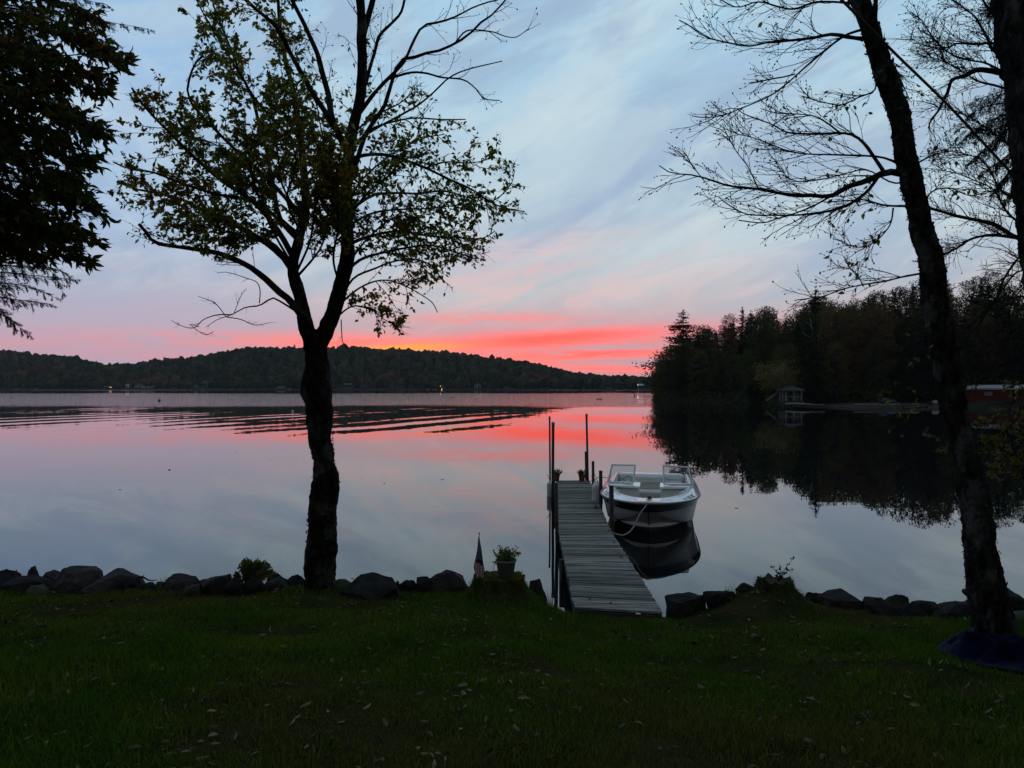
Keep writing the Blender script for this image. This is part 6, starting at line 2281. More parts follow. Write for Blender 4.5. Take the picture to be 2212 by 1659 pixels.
# ================================================================== trees close by
def children_of(PTS, n_per, trange, length, rg, spread=0.9, up=0.15, K=6, wander=0.12, flat=None):
    """grow n_per side shoots on every polyline of PTS (N,K0,3)"""
    N, K0, _ = PTS.shape
    idx = np.repeat(np.arange(N), n_per)
    t = rg.uniform(trange[0], trange[1], len(idx)) * (K0 - 1)
    k = np.clip(t.astype(int), 0, K0 - 2)
    f = (t - k)[:, None]
    a = PTS[idx, k] * (1 - f) + PTS[idx, k + 1] * f
    T = nrm(PTS[idx, k + 1] - PTS[idx, k])
    pr = rg.standard_normal((len(idx), 3))
    pr = nrm(pr - (pr * T).sum(-1, keepdims=True) * T)
    if flat is not None:
        pr = nrm(pr * np.array(flat))
    ang = rg.uniform(0.5, 1.1, (len(idx), 1)) * spread
    d = nrm(T * np.cos(ang) + pr * np.sin(ang) + np.array([0, 0, up]))
    L = length * rg.uniform(0.45, 1.25, (len(idx), 1)) * (1.15 - 0.55 * (t / (K0 - 1)))[:, None]
    out = [a]
    step = L / (K - 1)
    for q in range(K - 1):
        d = nrm(d + rg.standard_normal(d.shape) * wander + np.array([0, 0, up * 0.25]))
        out.append(out[-1] + d * step)
    return np.stack(out, 1)


def trunk_obj(name, pts, rad, mat, parent, n=28, rows=140, rough=0.14, seed=0, flakes=0, flake_mat=None):
    pr = np.concatenate([np.array(pts), np.array(rad)[:, None]], 1)
    q = resample(pr, rows)
    m_ = MB()
    tubes(m_, q[:, :3], q[:, 3], n, rough=rough, seed=seed, rfreq=11)
    if flakes:
        rgk = np.random.default_rng(seed + 99)
        k = rgk.integers(1, rows - 1, flakes)
        th = rgk.uniform(0, 2 * np.pi, flakes)
        T = nrm(np.gradient(q[:, :3], axis=0))[k]
        ref = nrm(np.cross(T, np.array([0.1, 1, 0.05])))
        B_b = np.cross(T, ref)
        nn = ref * np.cos(th)[:, None] + B_b * np.sin(th)[:, None]
        tn = np.cross(T, nn)
        c_ = q[k, :3] + nn * q[k, 3:4] * 1.0
        wd = rgk.uniform(0.008, 0.035, (flakes, 1))
        hg = rgk.uniform(0.012, 0.05, (flakes, 1))
        lf = rgk.uniform(0.006, 0.034, (flakes, 1))
        sg = np.sign(rgk.uniform(-1, 1, (flakes, 1)))
        V = np.stack([c_ - tn * wd, c_ + tn * wd, c_ + tn * wd * 0.8 + T * hg * sg + nn * lf, c_ - tn * wd * 0.9 + T * hg * sg * 0.8 + nn * lf * 0.7], 1)
        m_.add(V.reshape(-1, 3), np.arange(flakes * 4).reshape(-1, 4))
    return m_.build(name, M[mat], parent, True)


def limb(pts_px, d0, drift, rg):
    """pixel polyline -> 3D polyline whose depth drifts away from d0"""
    n_ = len(pts_px)
    L = np.concatenate(([0], np.cumsum(np.hypot(*np.diff(np.array(pts_px, float), axis=0).T))))
    dd = d0 + drift * L / L[-1] * L[-1] / F_PX * d0
    return np.array([P(x, y, q) for (x, y), q in zip(pts_px, dd)])


def buds(mb, pos, axis, rg, L=0.022, r=0.006):
    n_ = len(pos)
    y = nrm(axis + rg.standard_normal((n_, 3)) * 0.4)
    x = nrm(np.cross(y, rg.standard_normal((n_, 3))))
    z = np.cross(x, y)
    s = rg.uniform(0.7, 1.4, (n_, 1))
    V = np.stack([pos, pos + y * L * 0.45 * s + x * r * s, pos + y * L * 0.45 * s + z * r * s, pos + y * L * 0.45 * s - x * r * s, pos + y * L * 0.45 * s - z * r * s, pos + y * L * s], 1)
    F = np.array([(0, 2, 1), (0, 3, 2), (0, 4, 3), (0, 1, 4), (5, 1, 2), (5, 2, 3), (5, 3, 4), (5, 4, 1)])
    mb.add(V.reshape(-1, 3), (F[None] + (np.arange(n_) * 6)[:, None, None]).reshape(-1, 3))


def single_leaves(tree, pos, frames, size, mats, n_single, rg, shape=None, name='leaf'):
    """the leaves that show largest become parts, each an object; returns the mask of the rest"""
    order = np.argsort(np.linalg.norm(pos - np.array([0, 0, CAM_H]), axis=1) / size)
    vis = np.abs(pos[order, 0] / pos[order, 1]) < 0.72
    order = order[vis][:n_single]
    V0 = LEAF_V if shape is None else shape
    mesh = {}
    for mt_, _ in mats:
        m_ = MB()
        m_.add(V0, LEAF_F)
        mesh[mt_] = m_.mesh(name, M[mt_])
    names = [a for a, _ in mats]
    pr = np.array([b for _, b in mats])
    org = world_loc(tree)
    pick = rg.choice(len(names), len(order), p=pr / pr.sum())
    for k, q in enumerate(order):
        o = bpy.data.objects.new(name, mesh[names[pick[k]]])
        COL.objects.link(o)
        o.parent = tree
        Mx = Matrix([list(frames[q][r] * size[q]) + [pos[q][r] - org[r]] for r in range(3)] + [[0, 0, 0, 1]])
        o.matrix_local = Mx
    mask = np.ones(len(pos), bool)
    mask[order] = False
    return mask


# ------------------------------------------------------------------ the birch in the middle
DBI = 10.3
rgb_ = np.random.default_rng(42)
bb = P(690.5, 1275, DBI)
birch = thing('birch_tree', 'forked birch with thin autumn leaves standing on the shore left of centre', 'tree', (bb[0], bb[1], gz(bb[0], bb[1])))
tr = [(690, 1292, 36), (690.5, 1266, 32.5), (692.5, 1210, 31), (695, 1132, 29.5), (699, 1073, 27.5), (704, 1034, 27.5), (699.5, 995, 22.5), (694, 956, 24), (690, 917, 26.5), (688, 878, 27), (684, 836, 30.5), (686, 800, 25.5), (682.5, 761, 22.5), (682, 741, 24), (681, 727, 24), (680, 717, 16), (680, 711, 6)]
trunk_obj('trunk', [P(a, b, DBI) for a, b, _ in tr], [c / F_PX * DBI for _, _, c in tr], 'bark', birch, 64, 460, 0.14, 3, 900)
px2m = DBI / F_PX
LIMBS = [   # (points, r0, r1, depth drift, leafiness, number of shoots)
    ([(677, 752), (670, 728), (661, 704), (654, 670), (645, 630), (636, 600), (632, 575), (645, 520), (655, 478), (660, 433), (656, 367), (651, 317), (646, 267), (638, 227), (630, 180), (618, 140), (612, 100), (604, 50), (600, -20)], 19, 3, 0.12, 1.0, 26),
    ([(686, 755), (693, 735), (704, 713), (722, 670), (735, 620), (745, 580), (750, 553), (750, 500), (748, 450), (750, 383), (753, 333), (760, 290), (773, 233), (781, 183), (783, 133), (781, 83), (782, 50), (776, -20)], 20, 9, -0.05, 0.55, 26),
    ([(752, 330), (733, 293), (716, 250), (710, 207), (696, 157), (686, 117), (673, 87), (656, 50), (631, 0), (620, -30)], 8, 4, 0.2, 0.25, 14),
    ([(733, 293), (710, 253), (686, 217), (663, 180), (643, 143), (626, 113), (610, 77), (586, 47), (553, 20), (510, -20)], 7, 3.5, -0.25, 0.35, 16),
    ([(781, 110), (784, 80), (791, 50), (800, 20), (811, -20)], 8, 6, 0.1, 0.0, 6),
    ([(658, 690), (645, 672), (622, 645), (600, 628), (575, 604), (545, 580), (520, 566), (490, 553), (465, 545), (420, 538), (370, 531), (335, 525), (326, 517), (318, 505), (308, 492), (300, 484)], 9, 3, -0.12, 0.45, 22),
    ([(633, 585), (615, 560), (590, 530), (550, 510), (500, 480), (440, 455), (390, 430), (330, 415), (290, 408), (262, 396)], 8, 2, 0.2, 1.0, 30),
    ([(636, 560), (605, 505), (580, 470), (540, 430), (480, 390), (420, 340), (370, 290), (330, 250), (300, 215), (285, 190)], 7, 2, -0.15, 1.0, 30),
    ([(648, 510), (603, 470), (596, 433), (586, 383), (578, 333), (560, 270), (545, 210), (520, 160), (500, 110), (480, 60), (460, 10)], 6, 2, 0.3, 1.0, 28),
    ([(655, 478), (610, 420), (560, 370), (505, 320), (455, 270), (415, 225), (405, 190), (420, 140), (440, 120)], 5, 1.8, -0.3, 1.0, 22),
    ([(645, 520), (560, 440), (470, 420), (390, 395), (330, 372), (280, 365), (245, 350)], 5, 1.6, -0.35, 1.0, 24),
    ([(652, 330), (620, 290), (560, 225), (530, 180), (500, 130), (470, 80), (440, 30), (420, -10)], 4, 1.6, 0.0, 0.9, 16),
    ([(750, 395), (770, 350), (790, 290), (830, 230), (843, 187), (863, 133), (886, 127), (920, 115), (953, 108), (986, 92), (1013, 75), (1033, 53), (1063, 32), (1086, 7), (1100, -10)], 6, 1.6, -0.15, 0.0, 12),
    ([(765, 260), (810, 200), (843, 165), (873, 133), (896, 83), (916, 55), (953, 47), (986, 35), (1020, 17), (1053, 5), (1075, 0)], 5, 1.5, 0.2, 0.0, 12),
    ([(775, 210), (790, 180), (798, 150), (810, 110), (820, 77), (846, 50), (866, 27), (876, -10)], 4.5, 2.5, -0.1, 0.0, 8),
    ([(985, 90), (1010, 66), (1060, 68), (1090, 78), (1115, 80), (1142, 62)], 1.8, 0.8, 0.1, 0.0, 4),
    ([(840, 170), (886, 157), (920, 158), (953, 167), (1000, 172), (1026, 190), (1046, 213), (1080, 217)], 3, 1.0, 0.15, 0.0, 8),
    ([(758, 320), (780, 298), (820, 273), (863, 250), (903, 227), (936, 200), (970, 168), (1010, 150), (1085, 132)], 3.2, 1.0, -0.2, 0.15, 10),
    ([(755, 330), (773, 307), (806, 277), (853, 262), (896, 255), (953, 258), (1006, 258)], 3, 1.2, 0.2, 0.3, 10),
    ([(752, 350), (773, 338), (813, 333), (853, 338), (886, 350), (920, 363), (970, 387), (1020, 410), (1060, 437), (1093, 450), (1133, 457)], 4.5, 1.2, -0.2, 0.75, 24),
    ([(920, 363), (960, 350), (1010, 352), (1050, 345), (1080, 320)], 2, 0.8, -0.2, 0.75, 10),
    ([(1060, 437), (1085, 420), (1105, 395), (1112, 368)], 1.6, 0.8, -0.2, 0.6, 6),
    ([(749, 460), (803, 423), (853, 417), (903, 418), (946, 413), (980, 417), (1030, 433)], 4, 1.2, 0.15, 0.7, 20),
    ([(750, 490), (800, 462), (853, 453), (930, 450), (1010, 440)], 3, 1.0, -0.25, 0.8, 18),
    ([(748, 530), (800, 510), (860, 500), (930, 510), (980, 512), (1040, 515), (1068, 500)], 4, 1.2, 0.2, 0.95, 22),
    ([(744, 590), (780, 560), (830, 545), (880, 535), (930, 530), (985, 545), (1030, 560)], 4, 1.2, -0.2, 0.95, 22),
    ([(738, 640), (765, 600), (810, 580), (850, 565), (900, 560), (950, 575), (1000, 540)], 3.4, 1.0, 0.3, 0.85, 18),
    ([(730, 660), (780, 620), (830, 605), (880, 620), (915, 640), (935, 655), (945, 675)], 2.6, 1.0, -0.15, 0.5, 12),
    ([(722, 690), (760, 662), (800, 668), (830, 690), (852, 700)], 2.2, 1.0, -0.1, 0.9, 14),
    ([(752, 430), (790, 380), (850, 330), (910, 300), (960, 290)], 3, 1.2, 0.35, 0.8, 16),
    ([(760, 290), (810, 250), (860, 225), (890, 200)], 2.8, 1.2, 0.3, 0.7, 12),
    ([(750, 500), (700, 450), (690, 390), (700, 320), (690, 260), (680, 200)], 3.4, 1.4, 0.5, 0.9, 20),
    ([(640, 600), (690, 540), (710, 480), (720, 420), (715, 360)], 3, 1.2, -0.5, 0.95, 26),
    ([(640, 590), (670, 520), (680, 450), (700, 380), (690, 320)], 3, 1.2, -0.9, 1.0, 26),
    ([(735, 620), (720, 560), (730, 490), (725, 410), (735, 340)], 3, 1.2, -0.9, 0.95, 24),
    ([(630, 570), (590, 500), (560, 430), (540, 350), (530, 280)], 3, 1.2, -0.8, 1.0, 26),
    ([(648, 500), (620, 430), (640, 350), (620, 280), (630, 220)], 3, 1.2, -0.8, 1.0, 24),
    ([(750, 480), (790, 420), (840, 380), (880, 330)], 3, 1.2, -0.8, 0.95, 22),
    ([(745, 580), (790, 520), (850, 470), (900, 470)], 3, 1.2, -0.8, 0.95, 22),
    ([(633, 580), (560, 520), (480, 500), (410, 480)], 3, 1.2, -0.8, 1.0, 24),
    ([(600, 440), (520, 350), (460, 310), (400, 290)], 3, 1.2, 0.6, 1.0, 22),
    ([(650, 470), (610, 400), (600, 330), (590, 270), (600, 210)], 3, 1.2, -0.5, 0.95, 20),
]
BR_Y, BR_X = [0, 130, 200, 300, 360, 450, 500, 550, 580, 640, 700], [760, 880, 935, 1085, 1112, 1142, 1072, 1052, 1032, 955, 862]
BL_Y, BL_X = [0, 60, 170, 220, 330, 400, 450, 520, 560, 640], [330, 390, 325, 265, 236, 226, 245, 275, 450, 560]
SH1, TW, LP, LA = [], MB(), [], []
bd = MB()
for k, (pp, r0, r1, dr, lf, ns) in enumerate(LIMBS):
    L3 = resample(limb(pp, DBI, dr, rgb_), 40 if k < 2 else 22)
    m_ = MB()
    n_ = len(L3)
    rr = (r0 + (r1 - r0) * np.linspace(0, 1, n_) ** (0.55 if k < 2 else 0.8)) * px2m
    if k < 2:
        L3 = resample(L3, 160)
        rr = np.interp(np.linspace(0, 1, 160), np.linspace(0, 1, n_), rr)
        tubes(m_, L3, rr, 22, rough=0.11, seed=k + 20, rfreq=12)
        L3 = L3[::4]
    else:
        tubes(m_, L3, rr, 8 if r0 > 4 else 6, rough=0.10, seed=k + 20, rfreq=16)
    m_.build('branch', M['bark'], birch, True)
    ln = np.linalg.norm(np.diff(L3, axis=0), axis=1).sum()
    c1_ = children_of(L3[None], int(ns * (1.35 if lf > 0.2 else 0.8)), (0.22 if k > 1 else 0.3, 1.0), min(0.75, 0.26 * ln + 0.14) if lf > 0.2 else min(0.55, 0.22 * ln + 0.12), rgb_, 0.9, 0.12 if lf < 0.2 else 0.03, 7, 0.13)
    if lf > 0.05:
        exq, eyq = CX + F_PX * c1_[:, -1, 0] / c1_[:, -1, 1], HY + F_PX * (CAM_H - c1_[:, -1, 2]) / c1_[:, -1, 1]
        c1_ = c1_[(exq < np.interp(eyq, BR_Y, BR_X) + 8) & (exq > np.interp(eyq, BL_Y, BL_X) - 8)]
    tubes(TW, c1_, np.linspace(0.0055, 0.0022, 7)[None] * rgb_.uniform(0.7, 1.3, (len(c1_), 1)), 4)
    c2_ = children_of(c1_, 4 if lf > 0.2 else 2, (0.2, 1.0), 0.24, rgb_, 0.9, 0.05, 5, 0.15)
    tubes(TW, c2_, np.linspace(0.003, 0.0014, 5)[None] * np.ones((len(c2_), 1)), 3)
    if lf > 0:
        for C_, m2 in ((c1_, 9.0), (c2_, 7.0)):
            n2 = int(len(C_) * m2 * lf)
            if n2 == 0:
                continue
            q = rgb_.integers(0, len(C_), n2)
            tt_ = rgb_.uniform(0.2, 1.0, n2) * (C_.shape[1] - 1)
            kk = np.clip(tt_.astype(int), 0, C_.shape[1] - 2)
            fr_ = (tt_ - kk)[:, None]
            LP.append(C_[q, kk] * (1 - fr_) + C_[q, kk + 1] * fr_)
            LA.append(nrm(C_[q, kk + 1] - C_[q, kk]))
    if lf < 0.3:
        buds(bd, c2_[:, -1], nrm(c2_[:, -1] - c2_[:, -2]), rgb_, 0.030, 0.0085)
        buds(bd, c1_[:, -1], nrm(c1_[:, -1] - c1_[:, -2]), rgb_, 0.030, 0.0085)
    else:
        s_ = rgb_.random(len(c2_)) < 0.10
        if s_.any():
            buds(bd, c2_[s_][:, -1], nrm(c2_[s_][:, -1] - c2_[s_][:, -2]), rgb_, 0.028, 0.008)
# dead drooping branchlets
for pp, r0 in [([(648, 678), (600, 648), (585, 645), (560, 660), (530, 664), (500, 680), (470, 690), (445, 707)], 2.6), ([(500, 680), (470, 680), (440, 690), (420, 708), (395, 705), (370, 692)], 1.5), ([(490, 685), (520, 690), (550, 702), (584, 697)], 1.2),
               ([(488, 684), (470, 660), (455, 650), (428, 640)], 1.1), ([(560, 655), (562, 630), (555, 610), (530, 600), (490, 588), (470, 590)], 1.3), ([(430, 706), (410, 700), (440, 722), (460, 718)], 0.9), ([(505, 678), (520, 640), (530, 625)], 0.9),
               ([(737, 690), (738, 715), (741, 740), (752, 756), (764, 778)], 1.3)]:
    L3 = resample(limb(pp, DBI - 0.1, 0.1, rgb_), 18)
    m_ = MB()
    tubes(m_, L3, np.linspace(r0, 0.55, 18) * px2m, 5)
    m_.build('dead_branch', M['twig'], birch, True)
    c1_ = children_of(L3[None], 7, (0.35, 1), 0.14, rgb_, 1.0, 0.05, 5, 0.2)
    tubes(TW, c1_, np.linspace(0.0028, 0.0014, 5)[None] * np.ones((len(c1_), 1)), 3)
TW.build('twigs', M['twig'], birch, False, 'stuff')
bd.build('buds', M['twig'], birch, False, 'stuff')
LP, LA = np.concatenate(LP), np.concatenate(LA)
# upper right stays bare, the lower crown keeps its leaves
pxl, pyl = CX + F_PX * LP[:, 0] / LP[:, 1], HY + F_PX * (CAM_H - LP[:, 2]) / LP[:, 1]
keep = rgb_.random(len(LP)) < np.where(pxl > 800, 0.60 * np.clip((pyl - 130) / 130, 0.0, 1.0), np.where(pxl > 660, np.clip((pyl - 60) / 200, 0.12, 1.0), 1.0))
keep &= ~((pyl > 560) & (pxl < 610)) & (pyl < 722)
keep &= (pxl < np.interp(pyl, BR_Y, BR_X) + rgb_.normal(0, 9, len(pxl))) & (pxl > np.interp(pyl, BL_Y, BL_X) + rgb_.normal(0, 9, len(pxl)))
LP, LA = LP[keep], LA[keep]
nL = len(LP)
FR = leaf_frames(nL, LA, rgb_, 0.55, 1.0)
SZ = rgb_.uniform(0.042, 0.084, nL)
gold = rgb_.random(nL)
print('birch leaves', nL)
rest = single_leaves(birch, LP, FR, SZ, [('leaf_obj', 0.72), ('leaf_gold', 0.28)], 300, rgb_)
for nm, sel, mt_ in (('leaves', rest & (gold < 0.87), 'leaf'), ('yellowed_leaves', rest & (gold >= 0.87), 'leaf_gold')):
    m_ = MB()
    add_leaves(m_, LP[sel], FR[sel], SZ[sel])
    m_.build(nm, M[mt_], birch, False, 'stuff')

# ------------------------------------------------------------------ leaning tree on the right
DR = 7.9
rgr = np.random.default_rng(77)
rb_ = P(2150, 1378, DR)
lean_t = thing('leaning_tree', 'tall leaning bare tree with flaking bark by the blue tarp', 'tree', (rb_[0], rb_[1], gz(rb_[0], rb_[1])))
tr = [(1848, -30, 17), (1855, 0, 18), (1873, 39, 18), (1886, 82, 19.5), (1902, 129, 21), (1920, 184, 21.5), (1941, 242, 21), (1951, 293, 20), (1957, 344, 20.5), (1967, 391, 22.5), (1976, 430, 21), (1986, 469, 21), (1994, 508, 23), (2008, 547, 23.5), (2015, 586, 25),
      (2019, 648, 25), (2035, 730, 27), (2051, 810, 27.5), (2063, 889, 26), (2081, 969, 25), (2098, 1048, 27), (2111, 1128, 30), (2121, 1207, 32), (2134, 1287, 37), (2141, 1326, 38), (2150, 1366, 42), (2154, 1400, 50)][::-1]
trunk_obj('trunk', [P(a, b, DR) for a, b, _ in tr], [c / F_PX * DR for _, _, c in tr], 'bark_grey', lean_t, 64, 560, 0.14, 13, 1300)
p2 = DR / F_PX


def C3(pts):
    return [(1404 + a * 0.3907, b * 0.3907) for a, b in pts]


RL = [
    (C3([(1180, 215), (1100, 205), (1000, 190), (900, 210), (760, 225), (650, 235), (550, 255), (450, 240), (380, 225), (310, 205), (250, 165), (200, 130), (160, 110)]), 5, 1.0, -0.1, 18),
    (C3([(1190, 160), (1080, 195), (960, 285), (860, 370), (760, 460), (680, 520), (600, 560), (500, 600), (400, 640), (300, 650), (230, 640)]), 3.2, 1.0, 0.1, 16),
    (C3([(800, 410), (740, 425), (680, 435), (600, 452), (550, 460)]), 1.8, 1.3, 0.1, 4),
    (C3([(1390, 960), (1330, 950), (1270, 965), (1200, 1000), (1100, 1030), (1000, 1085), (900, 1080), (800, 1080), (700, 1065), (600, 1045), (450, 1030), (350, 1000), (250, 970), (150, 960), (90, 945), (50, 915)]), 8.5, 1.0, -0.12, 20),
    (C3([(1300, 960), (1240, 870), (1190, 800), (1130, 750), (1050, 735), (950, 740), (850, 740), (750, 730), (680, 690), (600, 660), (520, 630), (480, 600)]), 5, 1.0, 0.15, 16),
    (C3([(1050, 735), (980, 680), (900, 640), (800, 630), (700, 625), (610, 600)]), 2.2, 0.8, 0.1, 10),
    (C3([(1260, 980), (1200, 1060), (1100, 1130), (1000, 1165), (900, 1180), (800, 1190), (680, 1190), (600, 1190), (520, 1180), (430, 1130), (380, 1090)]), 4.2, 1.0, -0.2, 16),
    (C3([(1000, 1085), (900, 1140), (800, 1180), (700, 1210), (620, 1232), (490, 1218)]), 2.6, 1.2, 0.1, 10),
    (C3([(1380, 910), (1320, 880), (1250, 865), (1150, 860), (1000, 855), (850, 850), (750, 830), (650, 790), (550, 755), (480, 740), (430, 690), (400, 660)]), 3.2, 0.9, 0.25, 18),
    (C3([(1250, 430), (1240, 500), (1150, 540), (1060, 580), (980, 570), (900, 550), (840, 530)]), 2.4, 0.9, -0.2, 10),
    (C3([(1150, 20), (1000, 10), (900, 15), (800, 50), (720, 40), (600, 10), (480, 40), (380, -10)]), 3, 1.2, 0.1, 18),
    (C3([(1240, 140), (1243, 100), (1245, 60), (1250, -20)]), 5.5, 4.5, 0.3, 4),
    (C3([(1420, 1140), (1300, 1135), (1180, 1105), (1080, 1110), (960, 1120)]), 3, 0.9, 0.2, 12),
    (C3([(1345, 1150), (1335, 1220), (1310, 1270), (1240, 1340), (1150, 1370), (1060, 1335), (1010, 1320)]), 2.0, 0.8, -0.1, 12),
    (C3([(1440, 1000), (1340, 1010), (1200, 940), (1080, 960), (960, 990), (800, 1000), (700, 920), (650, 900)]), 2.2, 0.8, 0.35, 14),
    (C3([(1510, 1510), (1400, 1530), (1300, 1555), (1200, 1570), (1100, 1590), (1030, 1612), (950, 1640), (880, 1650), (800, 1660)]), 3, 1.0, -0.1, 16),
    (C3([(1180, 1580), (1130, 1500), (1050, 1470), (1040, 1440)]), 1.2, 0.7, 0.1, 6),
    (C3([(600, 1045), (540, 920), (480, 840), (420, 730), (400, 680)]), 1.5, 0.7, -0.1, 8),
    (C3([(300, 1000), (220, 900), (170, 850), (120, 820)]), 1.2, 0.7, -0.1, 5),
    (C3([(1300, 300), (1360, 380), (1400, 470), (1440, 560)]), 2, 0.8, 0.3, 8),
    (C3([(1480, 900), (1560, 860), (1640, 830), (1720, 760)]), 2.4, 0.8, 0.4, 10),
    (C3([(1500, 1150), (1560, 1060), (1660, 1040), (1760, 1080), (1850, 1070)]), 2.4, 0.8, 0.3, 10),
    # low dry side twigs over the dark wood and water
    ([(2030, 700), (1990, 740), (1965, 800), (1950, 840)], 1.8, 0.7, -0.1, 8),
    ([(2055, 820), (2000, 850), (1950, 865), (1905, 850)], 2.0, 0.7, 0.1, 10),
    ([(2050, 790), (2010, 870), (1985, 900), (1960, 930)], 1.5, 0.6, 0.1, 7),
]
TW, bd, LP, LA = MB(), MB(), [], []
for k, (pp, r0, r1, dr, ns) in enumerate(RL):
    L3 = resample(limb(pp, DR, dr, rgr), 24)
    m_ = MB()
    tubes(m_, L3, (r0 + (r1 - r0) * np.linspace(0, 1, 24) ** 0.6) * p2, 8 if r0 > 3 else 6, rough=0.14, seed=k + 50, rfreq=16)
    m_.build('branch', M['bark_grey'], lean_t, True)
    ln = np.linalg.norm(np.diff(L3, axis=0), axis=1).sum()
    c1_ = children_of(L3[None], int(ns * 1.35), (0.12, 0.90), min(0.66, 0.25 * ln + 0.10), rgr, 0.62, 0.05, 8, 0.13)
    tubes(TW, c1_, np.linspace(0.0048, 0.0018, 8)[None] * rgr.uniform(0.7, 1.25, (len(c1_), 1)), 4)
    c2_ = children_of(c1_, 4, (0.15, 1.0), 0.20, rgr, 0.72, 0.06, 5, 0.16)
    tubes(TW, c2_, np.linspace(0.0028, 0.0014, 5)[None] * np.ones((len(c2_), 1)), 3)
    s_ = rgr.random(len(c2_)) < 0.55
    buds(bd, c2_[s_][:, -1], nrm(c2_[s_][:, -1] - c2_[s_][:, -2]), rgr, 0.026, 0.008)
    s_ = rgr.random(len(c2_)) < 0.4
    buds(bd, c2_[s_][:, -2], nrm(c2_[s_][:, -1] - c2_[s_][:, -2]), rgr, 0.024, 0.007)
    px_e = CX + F_PX * c2_[:, 2, 0] / c2_[:, 2, 1]
    s_ = rgr.random(len(c2_)) < np.clip((px_e - 1740) / 500, 0.02, 0.22)
    LP.append(c2_[s_][:, -1])
    LA.append(nrm(c2_[s_][:, -1] - c2_[s_][:, -2]))
TW.build('twigs', M['twig'], lean_t, False, 'stuff')
bd.build('buds', M['twig'], lean_t, False, 'stuff')
LP, LA = np.concatenate(LP), np.concatenate(LA)
FR = leaf_frames(len(LP), LA, rgr, 0.8, 0.9)
SZ = rgr.uniform(0.05, 0.085, len(LP))
rest = single_leaves(lean_t, LP, FR, SZ, [('leaf_obj', 0.5), ('leaf_gold', 0.5)], 300, rgr)
if rest.any():
    m_ = MB()
    add_leaves(m_, LP[rest], FR[rest], SZ[rest])
    m_.build('leaves', M['leaf'], lean_t, False, 'stuff')

# slack cable slanting down past the leaning trunk
cb = [P(1700, -110, 5.6), P(1818, 0, 5.9), P(1930, 112, 6.2), P(2045, 224, 6.5), P(2130, 315, 6.7), P(2212, 405, 6.9), P(2330, 545, 7.2)]
o = thing('slack_cable', 'dark straight cable slanting down past the top of the leaning trunk', 'cable', tuple(cb[0]))
m_ = MB()
tubes(m_, resample(np.array(cb), 40), 0.011, 8)
m_.build('line', M['cable'], o, True)


# ------------------------------------------------------------------ hemlock sprays
def hemlock_branch(mw, mn, pts3, r0, rg, n_side=26, side=0.42, needle=0.019, droop=0.25):
    L3 = resample(pts3, 22)
    tubes(mw, L3, np.linspace(r0, 0.002, 22), 5)
    T = nrm(np.gradient(L3, axis=0))
    sidev = nrm(np.cross(T, np.array([0, 0, 1.0])))
    ts_ = np.linspace(0.15, 1.0, n_side)
    tw_p, tw_t = [], []
    for q, t in enumerate(ts_):
        k = min(21, int(t * 21))
        for sg in (-1, 1):
            L_ = side * (1.12 - t) ** 0.7 * rg.uniform(0.6, 1.2)
            d = nrm(T[k] * 0.75 + sidev[k] * sg * 0.55 + rg.normal(0, 0.16, 3) + np.array([0, 0, -droop * (2.4 if sg > 0 else 0.2)]))
            st_ = L3[k]
            c_ = np.stack([st_ + d * L_ * u + np.array([0, 0, -droop * 0.5]) * L_ * u * u for u in np.linspace(0, 1, 5)])
            tw_p.append(c_)
            # second order
            for u in (0.35, 0.6, 0.8):
                for s2 in (-1, 1):
                    d2 = nrm(d * 0.8 + np.cross(d, np.array([0.2, 1.0, 0.6])) * s2 * 0.6 + rg.normal(0, 0.1, 3) + np.array([0, 0, -droop]))
                    b_ = st_ + d * L_ * u
                    l2 = L_ * 0.36 * rg.uniform(0.6, 1.2)
                    tw_p.append(np.stack([b_ + d2 * l2 * w for w in np.linspace(0, 1, 5)]))
    TP = np.stack(tw_p)
    tubes(mw, TP, np.linspace(0.0022, 0.001, 5)[None] * np.ones((len(TP), 1)), 3, cap=False)
    Lt = np.linalg.norm(TP[:, -1] - TP[:, 0], axis=1)
    npn = np.clip((Lt / 0.0058).astype(int), 8, 60)
    idx = np.repeat(np.arange(len(TP)), npn)
    u = rg.uniform(0.0, 1.0, len(idx)) * 4
    k = np.clip(u.astype(int), 0, 3)
    f = (u - k)[:, None]
    c_ = TP[idx, k] * (1 - f) + TP[idx, k + 1] * f
    dT = nrm(TP[idx, k + 1] - TP[idx, k])
    sv = nrm(np.cross(dT, np.array([0, 0, 1.0])) + rg.normal(0, 0.35, (len(idx), 3)))
    sg = np.sign(rg.uniform(-1, 1, (len(idx), 1)))
    tip = c_ + (sv * sg * 0.8 + dT * 0.6) * needle * rg.uniform(0.7, 1.2, (len(idx), 1))
    wv = dT * 0.0038
    mn.add(np.stack([c_ - wv, c_ + wv, tip], 1).reshape(-1, 3), np.arange(len(idx) * 3).reshape(-1, 3))


